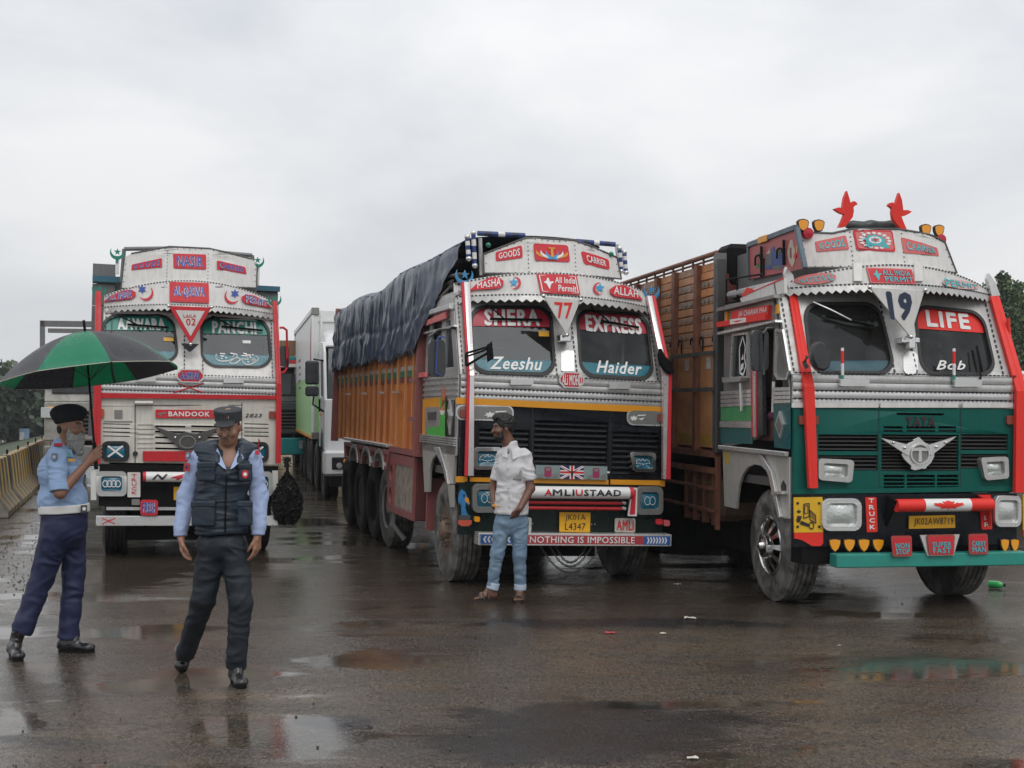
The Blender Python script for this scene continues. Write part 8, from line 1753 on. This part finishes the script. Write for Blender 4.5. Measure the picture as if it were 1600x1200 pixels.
    Tt = [ell(J(347, 850), (.168, .122, .11), .04), cap(J(331, 862), J(318, 935, .02), .098, .080, .03), cap(J(318, 935, .02), J(292, 1015, .25), .078, .062, .03), cap(J(293, 1010, .24), J(289, 1024, .29), .062, .062, .01, flat=(0, 1)), cap(J(366, 862), J(376, 940, -.03), .098, .076, .03), cap(J(376, 940, -.03), J(370, 1025, -.0), .076, .066, .03), cap(J(370, 1020, .0), J(369, 1043, .02), .068, .070, .01, flat=(0, 1))]
    sdf(Tt, .007, 'trousers', tr, r, fold=.0065, fsc=(7, 7, 11), seed=5)
    gz = -CAMZ
    def G(x, dy, dz=0): p = at(x, 630, 8.54+dy)-r.location; return Vector((p.x, p.y, dz))
    shoe(G(366, .10), G(379, -.17), 1, 'boot', None, r, J(369, 1040, .02))
    shoe(G(290, .42, .17), G(284, .33, .0), 1, 'boot', None, r, J(290, 1018, .28))
def officer_umbrella():
    r, J = person(9.6, 100, 'bearded officer in a light blue shirt, black beret and white belt holding up an umbrella')
    hd, g, (rr, f, u), M = head_prims(J(110, 668, -.02), (.97, -.18, -.02), (.0, 0, 1), .95, J(99, 704, 0))
    hw = J(138, 722, -.14)
    B = hd+[ell(J(96, 740), (.14, .15, .16), .05), ell(J(99, 790), (.15, .15, .14), .05), cap(J(92, 714, -.15), J(98, 714, .15), .05, .05, .05)]
    B += [cap(J(90, 714, -.16), J(94, 770, -.24), .05, .042, .03), cap(J(94, 770, -.24), hw, .044, .028, .02), cap(J(96, 714, .16), J(100, 775, .2), .05, .04, .03), cap(J(100, 775, .2), J(112, 820, .14), .038, .028, .02)]
    sh_d = Vector((-.075, .0, 1)).normalized(); B += hand_prims(hw, (.62, .1, .62), (-.35, -.1, .75), (-.2, .95, .1), 1.05, 1.05, 1, .8); B += hand_prims(J(112, 820, .14), (.1, 0, -1), (.9, -.2, 0), (.1, -1, 0), .5)
    B += [cap(J(108, 812, .08), J(114, 900, .08), .085, .06, .03), cap(J(114, 900, .08), J(108, 985, .04), .056, .042, .02), cap(J(92, 812, -.08), J(68, 900, -.06), .085, .06, .03), cap(J(68, 900, -.06), J(32, 985, -.14), .056, .042, .02)]
    sdf(B, .0055, 'body', SKIN1, r); eyes(g, .95, r)
    gh = mat('grey_beard', (.42, .42, .41), .85, dirt=.9, dcol=(.10, .10, .095), scale=70, bump=1, bscale=150)
    Bd = [ell(g(0, .045, -.09), (.055, .055, .05), .03, M), cap(g(0, .06, -.10), g(0, .085, -.19), .050, .028, .03), ell(g(0, .03, -.13), (.05, .05, .06), .03, M), cap(g(-.05, .02, -.01), g(-.045, .035, -.08), .022, .03, .02), cap(g(.05, .02, -.01), g(.045, .035, -.08), .022, .03, .02), cap(g(-.03, .098, -.050), g(.03, .098, -.050), .010, None, .01)]
    sdf(Bd, .005, 'beard', gh, r, fold=.006, fsc=(40, 40, 14), fine=.004)
    sdf([ell(g(0, -.05, -.01), (.068, .052, .055), .02, M)], .006, 'hair', mat('dark_hair', (.015, .013, .012), .8), r, fine=.002)
    bt = cloth('black_beret_wool', (.006, .007, .012), .9, .3); be = sdf([cap(g(0, -.015, .045), g(0, -.02, .07), .098, .100, .02, flat=(1, 0)), ell(g(-.01, -.02, .112), (.115, .132, .070), .03, np.array([list((rr+u*.12).normalized()), list((f-u*.18).normalized()), list(u)], np.float32).T), ell(g(.05, -.07, .11), (.06, .07, .05), .03)], .006, 'beret', bt, r, fold=.003)
    blue = cloth('pale_blue_uniform_shirt', (.27, .39, .60), .7, .35, d=.12)
    S = [ell(J(95, 738), (.165, .165, .16), .05), ell(J(98, 780), (.180, .168, .14), .06), cap(J(99, 785), J(101, 800), .168, .168, .03, (0, 1, 0), .98, flat=(0, 1)), cap(J(90, 712, -.15), J(97, 712, .15), .066, .066, .05), cap(J(90, 714, -.16), J(93, 766, -.235), .074, .068, .03, flat=(0, 1)), cap(J(96, 714, .16), J(100, 768, .2), .07, .066, .03, flat=(0, 1)), cap(J(99, 686, 0), J(97, 712, 0), .064, .094, .02, flat=(1, 0))]
    sh = sdf(S, .0065, 'shirt', blue, r, fold=.008, fsc=(7, 7, 12), seed=3)
    cu = sdf([cap(J(93, 757, -.225), J(93.5, 768, -.238), .073, .072, .004, flat=(1, 1)), cap(J(93.7, 770, -.24), J(94, 772, -.242), .05, .05, .004, op='s')], .006, 'sleeve_cuff', blue, sh)
    mb = MB()
    for q in ((J(92, 698, -.09), J(112, 704, -.09), J(116, 716, -.12), J(98, 712, -.13)), (J(92, 698, .06), J(113, 703, .03), J(119, 716, .0), J(100, 712, .06))):
        mb.use(blue); V_ = [mb.bm.verts.new(p) for p in q]+[mb.bm.verts.new(p+Vector((.0, -.006, .006))) for p in q]
        for ff in ((0, 1, 2, 3), (7, 6, 5, 4), (0, 4, 5, 1), (1, 5, 6, 2), (2, 6, 7, 3), (3, 7, 4, 0)): mb.fc([V_[i] for i in ff])
        mb.done('collar', None, sh); mb = MB()
    badge(J(85, 714, -.24), .045, .055, (-.15, -1, .12), mat('grey_shield_patch', (.12, .15, .22), .5), sh, 'shoulder_patch', HEX, mat('patch_silver', (.4, .42, .5), .5)); badge(J(91, 695, -.19), .06, .026, (.1, -.75, .6), mat('red_armband', (.42, .02, .04), .5), sh, 'shoulder_mark'); badge(J(112, 719, -.175), .05, .022, (.45, -.9, .1), mat('gold_name_bar', (.55, .30, .04), .4), sh, 'name_bar'); badge(J(108, 711, -.165), .022, .03, (.4, -.9, .3), GREENS, sh, 'pin')
    mb = MB().use(blue); pk = sdf([rbox(J(112, 740, -.155), (.05, .02, .055), .01, fr=None)], .006, 'pocket', blue, sh, fold=.003)
    sdf([cap(J(100, 788), J(100.5, 801), .184, .184, .004, (0, 1, 0), .98, flat=(1, 1))], .006, 'belt', mat('white_belt', (.68, .68, .66), .45), r)
    badge(J(131, 795, -.11), .05, .055, (.72, -.7, 0), STEELD, r, 'belt_buckle', None, WHITEL)
    tr = cloth('navy_trousers', (.009, .014, .055), .65, .3, 120, .3)
    Tt = [cap(J(100, 800), J(100, 826), .168, .165, .04, (0, 1, 0), .95, flat=(1, 0)), cap(J(112, 826, .07), J(116, 895, .08), .100, .084, .03), cap(J(116, 895, .08), J(108, 985, .05), .084, .070, .02), cap(J(108, 980, .05), J(107, 997, .05), .074, .076, .01, flat=(0, 1)), cap(J(90, 824, -.08), J(67, 900, -.06), .112, .086, .03), cap(J(67, 900, -.06), J(38, 975, -.12), .086, .072, .02), cap(J(40, 970, -.12), J(33, 988, -.13), .076, .076, .01, flat=(0, 1))]
    sdf(Tt, .007, 'trousers', tr, r, fold=.009, fsc=(6, 6, 9), seed=7)
    def G(x, dy, dz=0): p = at(x, 630, 9.6+dy)-r.location; return Vector((p.x, p.y, dz))
    shoe(G(92, .05), G(147, -.0), 1, 'boot', None, r, J(107, 990, .05), laces=False); shoe(G(20, -.08), G(30, -.34), 1, 'boot', None, r, J(30, 985, -.13))
    # umbrella (held: a thing of its own)
    ht = hw+r.location+Vector((.045, .02, .035)); top = at(133, 519, 9.56); ax = (top-ht).normalized()
    ur = empty('umbrella', top, 0, 'open green and black umbrella held by the bearded officer', 'umbrella'); ax2 = (ax+Vector((-.035, -.02, 0))).normalized()
    x = Vector((1, 0, 0)); x = (x-ax2*x.dot(ax2)).normalized(); y = ax2.cross(x); Rr, H = .655, .33
    gu = mat('umbrella_green', (.03, .36, .20), .32, rvar=.1, dirt=.2, dcol=(.01, .11, .07)); bu = mat('umbrella_charcoal', (.09, .09, .105), .32, rvar=.1)
    ps = -pi/2+radians(8)
    def dome(a, t, k):
        sag = 1-.045*t*t*(1-(2*abs(k-.5))**2)*1.0; R = Rr*t*sag; z = -H*(t**1.9)-.012*t*(1-(2*abs(k-.5))**2)*0
        return x*(R*cos(a))+y*(R*sin(a))+ax2*z
    for i in range(8):
        a0 = ps+(i-.5)*pi/4; mb = MB().use(gu if i % 2 == 0 else bu); mb.grid(lambda p, q: dome(a0+p*pi/4, q, p), 8, 10); bmesh.ops.solidify(mb.bm, geom=mb.bm.faces[:], thickness=.0015); mb.done('canopy_panel', None, ur, smooth=60)
        mb = MB().use(STEELD); mb.tube([dome(a0, t, 0)-ax2*.006 for t in [k/8 for k in range(9)]], .0035, 4); rb = mb.done('rib', None, ur); mb = MB().use(STEELD); mb.tube([dome(a0, .5, 0)-ax2*.008, -ax2*.36], .003, 4); mb.done('stretcher', None, rb)
        mb = MB().use(mat('umbrella_piping', (.5, .48, .38), .6)); mb.tube([dome(a0+p*pi/32, 1, p/8) for p in range(9)], .003, 4); mb.done('edge_piping', None, ur)
    mb = MB().use(BLACKM); mb.tube([ax2*-.02, ax2*.09], .010, 8); mb.done('tip', None, ur); mb = MB().use(BLACKM); mb.tube([Vector((0, 0, 0)), ht-top-ax*.05], .008, 8); mb.done('shaft', None, ur); mb = MB().use(BLACKM); mb.tube([ht-top+ax*.11, ht-top-ax*.09], .015, 10); mb.done('handle', None, ur, bevel=.003)
    mb = MB().use(BLACKM); e = dome(ps+.5*pi/4+.0, 1, 0); mb.tube([e, e+Vector((.01, -.01, -.06)), e+Vector((.025, -.0, -.15))], .009, 5); mb.done('tie_strap', None, ur)
def man_waiting():
    r, J = person(12.1, 795, 'young man in a white short sleeved shirt and jeans standing with hands in his pockets')
    hd, g, (rr, f, u), M = head_prims(J(786, 669, 0), (-.93, -.36, -.08), (.0, 0, 1), .93, J(797, 700, .02))
    wR, wL = J(812, 795, -.15), J(772, 791, .0)
    B = hd+[ell(J(802, 735), (.15, .10, .16), .05), ell(J(799, 785), (.14, .10, .15), .05), ell(J(799, 812), (.13, .10, .09), .05), cap(J(786, 712, .04), J(819, 712, -.02), .05, .05, .05)]
    B += [cap(J(820, 714, -.02), J(829, 763, -.05), .048, .042, .03), cap(J(829, 763, -.05), wR, .042, .030, .02), cap(J(785, 714, .06), J(770, 762, .09), .045, .038, .03), cap(J(770, 762, .09), wL, .038, .027, .02)]
    B += hand_prims(wR, (-.50, .35, -.8), (-.6, -.6, .3), (-.2, .7, 0), .35, .95); B += hand_prims(wL, (.45, .1, -.85), (.3, -.9, 0), (.6, .6, 0), .4, .95)
    B += [cap(J(787, 818), J(777, 862, -.02), .07, .05, .03), cap(J(777, 862, -.02), J(769, 926, .03), .052, .034, .02), cap(J(812, 818), J(812, 865, -.02), .07, .05, .03), cap(J(812, 865, -.02), J(812, 926, .02), .048, .034, .02)]
    gz = CAMZ
    def G(x, dy, dz=0): p = at(x, 630, 12.1+dy)-r.location; return Vector((p.x, p.y, dz))
    feet = []
    for h, t, sd in ((G(771, .04, .035), G(742, -.03, .03), 1), (G(813, .06, .035), G(810, -.13, .03), -1)):
        d = (t-h).normalized(); s_ = d.cross(Vector((0, 0, 1))); feet.append((h, t, d, s_)); B += [cap(h+Vector((0, 0, .015)), h+(t-h)*.62+Vector((0, 0, .02)), .032, .034, .03), cap(h+Vector((0, 0, .02)), h+(t-h)*.3+Vector((0, 0, .06)), .032, .03, .03)]
        for i in range(5): q = h+(t-h)*.6+s_*(i-2)*.016*sd; B.append(cap(q+Vector((0, 0, .012)), q+d*(.085-.010*i)+Vector((0, 0, .0)), .013, .010 if i else .013, .008))
    body = sdf(B, .0055, 'body', SKIN3, r); eyes(g, .93, r)
    bh = mat('black_hair', (.009, .008, .008), .55, bump=.6, bscale=90)
    Hh = [ell(g(0, -.025, .055), (.086, .102, .088), .02, M), ell(g(0, .045, .115), (.062, .055, .036), .03, M), ell(g(0, -.06, -.005), (.070, .05, .05), .02, M), cap(g(-.074, .01, .02), g(-.07, .02, -.02), .010, .007, .01), cap(g(.074, .01, .02), g(.07, .02, -.02), .010, .007, .01)]
    Hh += [ell(g(0, .10, .0), (.058, .05, .062), .02, M, 's')]
    sdf(Hh, .006, 'hair', bh, r, fold=.006, fsc=(25, 25, 25), fine=.003)
    sdf([ell(g(0, .045, -.088), (.050, .052, .040), .02, M), cap(g(-.056, .03, -.02), g(-.04, .045, -.085), .014, .025, .02), cap(g(.056, .03, -.02), g(.04, .045, -.085), .014, .025, .02), cap(g(-.022, .104, -.048), g(.022, .104, -.048), .007, None, .01), ell(g(0, .105, -.062), (.02, .02, .012), .005, M, 's')], .005, 'beard', bh, r, fine=.003)
    wh = cloth('off_white_shirt', (.60, .59, .60), .7, .35, d=.12)
    S = [ell(J(802, 735), (.156, .125, .165), .05), cap(J(800, 765), J(799, 803), .150, .160, .05, (0, 1, 0), .78, flat=(0, 1)), cap(J(787, 711, .04), J(818, 711, -.02), .062, .062, .05), cap(J(820, 714, -.02), J(827, 751, -.04), .066, .070, .02, flat=(0, 1)), cap(J(785, 714, .06), J(776, 750, .075), .060, .064, .02, flat=(0, 1)), cap(J(797, 690, .02), J(799, 711, .02), .060, .094, .03, flat=(1, 0)), ell(J(793, 706, -.10), (.03, .06, .05), .02, op='s')]
    sh = sdf(S, .0065, 'shirt', wh, r, fold=.009, fsc=(7, 7, 11), seed=11)
    mb = MB()
    for q in ((J(785, 702, -.03), J(792, 700, -.09), J(794, 716, -.13), J(785, 714, -.10)), (J(809, 702, .0), J(800, 703, -.08), J(801, 719, -.13), J(812, 714, -.08))):
        mb.use(wh); V_ = [mb.bm.verts.new(p) for p in q]+[mb.bm.verts.new(p+Vector((.0, -.008, .004))) for p in q]
        for ff in ((0, 1, 2, 3), (7, 6, 5, 4), (0, 4, 5, 1), (1, 5, 6, 2), (2, 6, 7, 3), (3, 7, 4, 0)): mb.fc([V_[i] for i in ff])
        mb.done('collar', None, sh); mb = MB(); sdf([rbox(J(808, 742, -.108), (.045, .014, .05), .008)], .006, 'pocket', wh, sh, fold=.002)
    mb = MB().use(GREYP)
    for k in range(6): mb.ball(tuple(J(793+k*.5, 718+k*15, -.137+.0*k)), .006)
    mb.done('button', None, sh)
    je = mat('faded_blue_denim', (.11, .185, .28), .75, dirt=.9, dcol=(.26, .36, .45), scale=9, bump=.5, bscale=150); jc = mat('denim_turn_up', (.42, .50, .60), .75, bump=.4, bscale=150)
    Tt = [cap(J(799, 800), J(799, 815), .138, .138, .04, (0, 1, 0), .78, flat=(1, 0)), cap(J(786, 818), J(777, 865, -.02), .086, .061, .03), cap(J(777, 865, -.02), J(769, 915, .02), .061, .052, .03, flat=(0, 1)), cap(J(812, 818), J(812, 867, -.02), .086, .062, .03), cap(J(812, 867, -.02), J(813, 918, .02), .062, .051, .03, flat=(0, 1))]
    jn = sdf(Tt, .0065, 'jeans', je, r, fold=.007, fsc=(9, 9, 11), seed=13)
    sdf([cap(J(771.5, 910, .02), J(769, 920.5, .022), .059, .059, .004, flat=(1, 1))], .006, 'turn_up', jc, jn, fold=.002); sdf([cap(J(813, 912, .02), J(812.6, 922, .022), .058, .058, .004, flat=(1, 1))], .006, 'turn_up', jc, jn, fold=.002)
    mb = MB().use(YELLOW); c = J(775, 790, -.055); mb.tube([c+Vector((.034*cos(t), .034*sin(t), .004*sin(t))) for t in [2*pi*i/16 for i in range(17)]], .006, 5); mb.done('bracelet', None, r)
    sm = mat('brown_sandal', (.025, .014, .010), .5)
    for h, t, d, s_ in feet:
        mb = MB().use(sm); ring = []
        for i in range(24):
            a = 2*pi*i/24; X = cos(a); c = (h+t)/2; ring.append(Vector((c.x, c.y, 0))+d*(.135*(abs(X)**.8)*(1 if X > 0 else -1)+.005)+s_*((.040+.008*(X > 0)*X)*sin(a)))
        lo = [mb.bm.verts.new((p.x, p.y, 0.0)) for p in ring]; hi = [mb.bm.verts.new((p.x, p.y, .024)) for p in ring]; mb.fc(lo[::-1]); mb.fc(hi)
        for i in range(24): mb.fc([lo[i], lo[(i+1) % 24], hi[(i+1) % 24], hi[i]])
        o = mb.done('sandal', None, r)
        mb = MB().use(sm)
        for fr_, zz in ((.35, .085), (.62, .066), (.80, .054)):
            c = h+(t-h)*fr_; mb.tube([Vector((c.x, c.y, .02))+s_*.046, Vector((c.x, c.y, zz))+s_*.022, Vector((c.x, c.y, zz+.006)), Vector((c.x, c.y, zz))-s_*.022, Vector((c.x, c.y, .02))-s_*.046], .014, 6)
        mb.done('strap', None, o)
def haze():
    m = bpy.data.materials.new('rain_haze'); m.use_nodes = True; t = m.node_tree; t.nodes.clear(); o = N(t, 'ShaderNodeOutputMaterial'); v = N(t, 'ShaderNodeVolumePrincipled'); v.inputs['Color'].default_value = (.9, .93, .96, 1); v.inputs['Density'].default_value = .0006; v.inputs['Anisotropy'].default_value = .2; t.links.new(v.outputs[0], o.inputs['Volume'])
    mb = MB().use(m); mb.box(-90, 70, -12, 175, -3.1, 16.0); tag(mb.done('haze', smooth=0), 'thin rain haze over the yard and the trees', kind='stuff')
# ================================================================== build
import time
_t = time.time()
def step(fn, *a):
    r = fn(*a); print('built', fn.__name__, round(time.time()-_t, 1)); return r
T77 = step(truck77); step(drape, T77)
T19 = step(truck19)
T02 = step(truck02); step(tassel, T02)
step(container_truck); step(others); step(barriers); step(trees); step(litter)
step(officer_walking); step(officer_umbrella); step(man_waiting)
if HAZE: step(haze)
for t in WT.values():
    if 'used' in t:
        del t['used']
for o in bpy.data.objects:
    if o.name.startswith('wheel') and 'used' in o: del o['used']
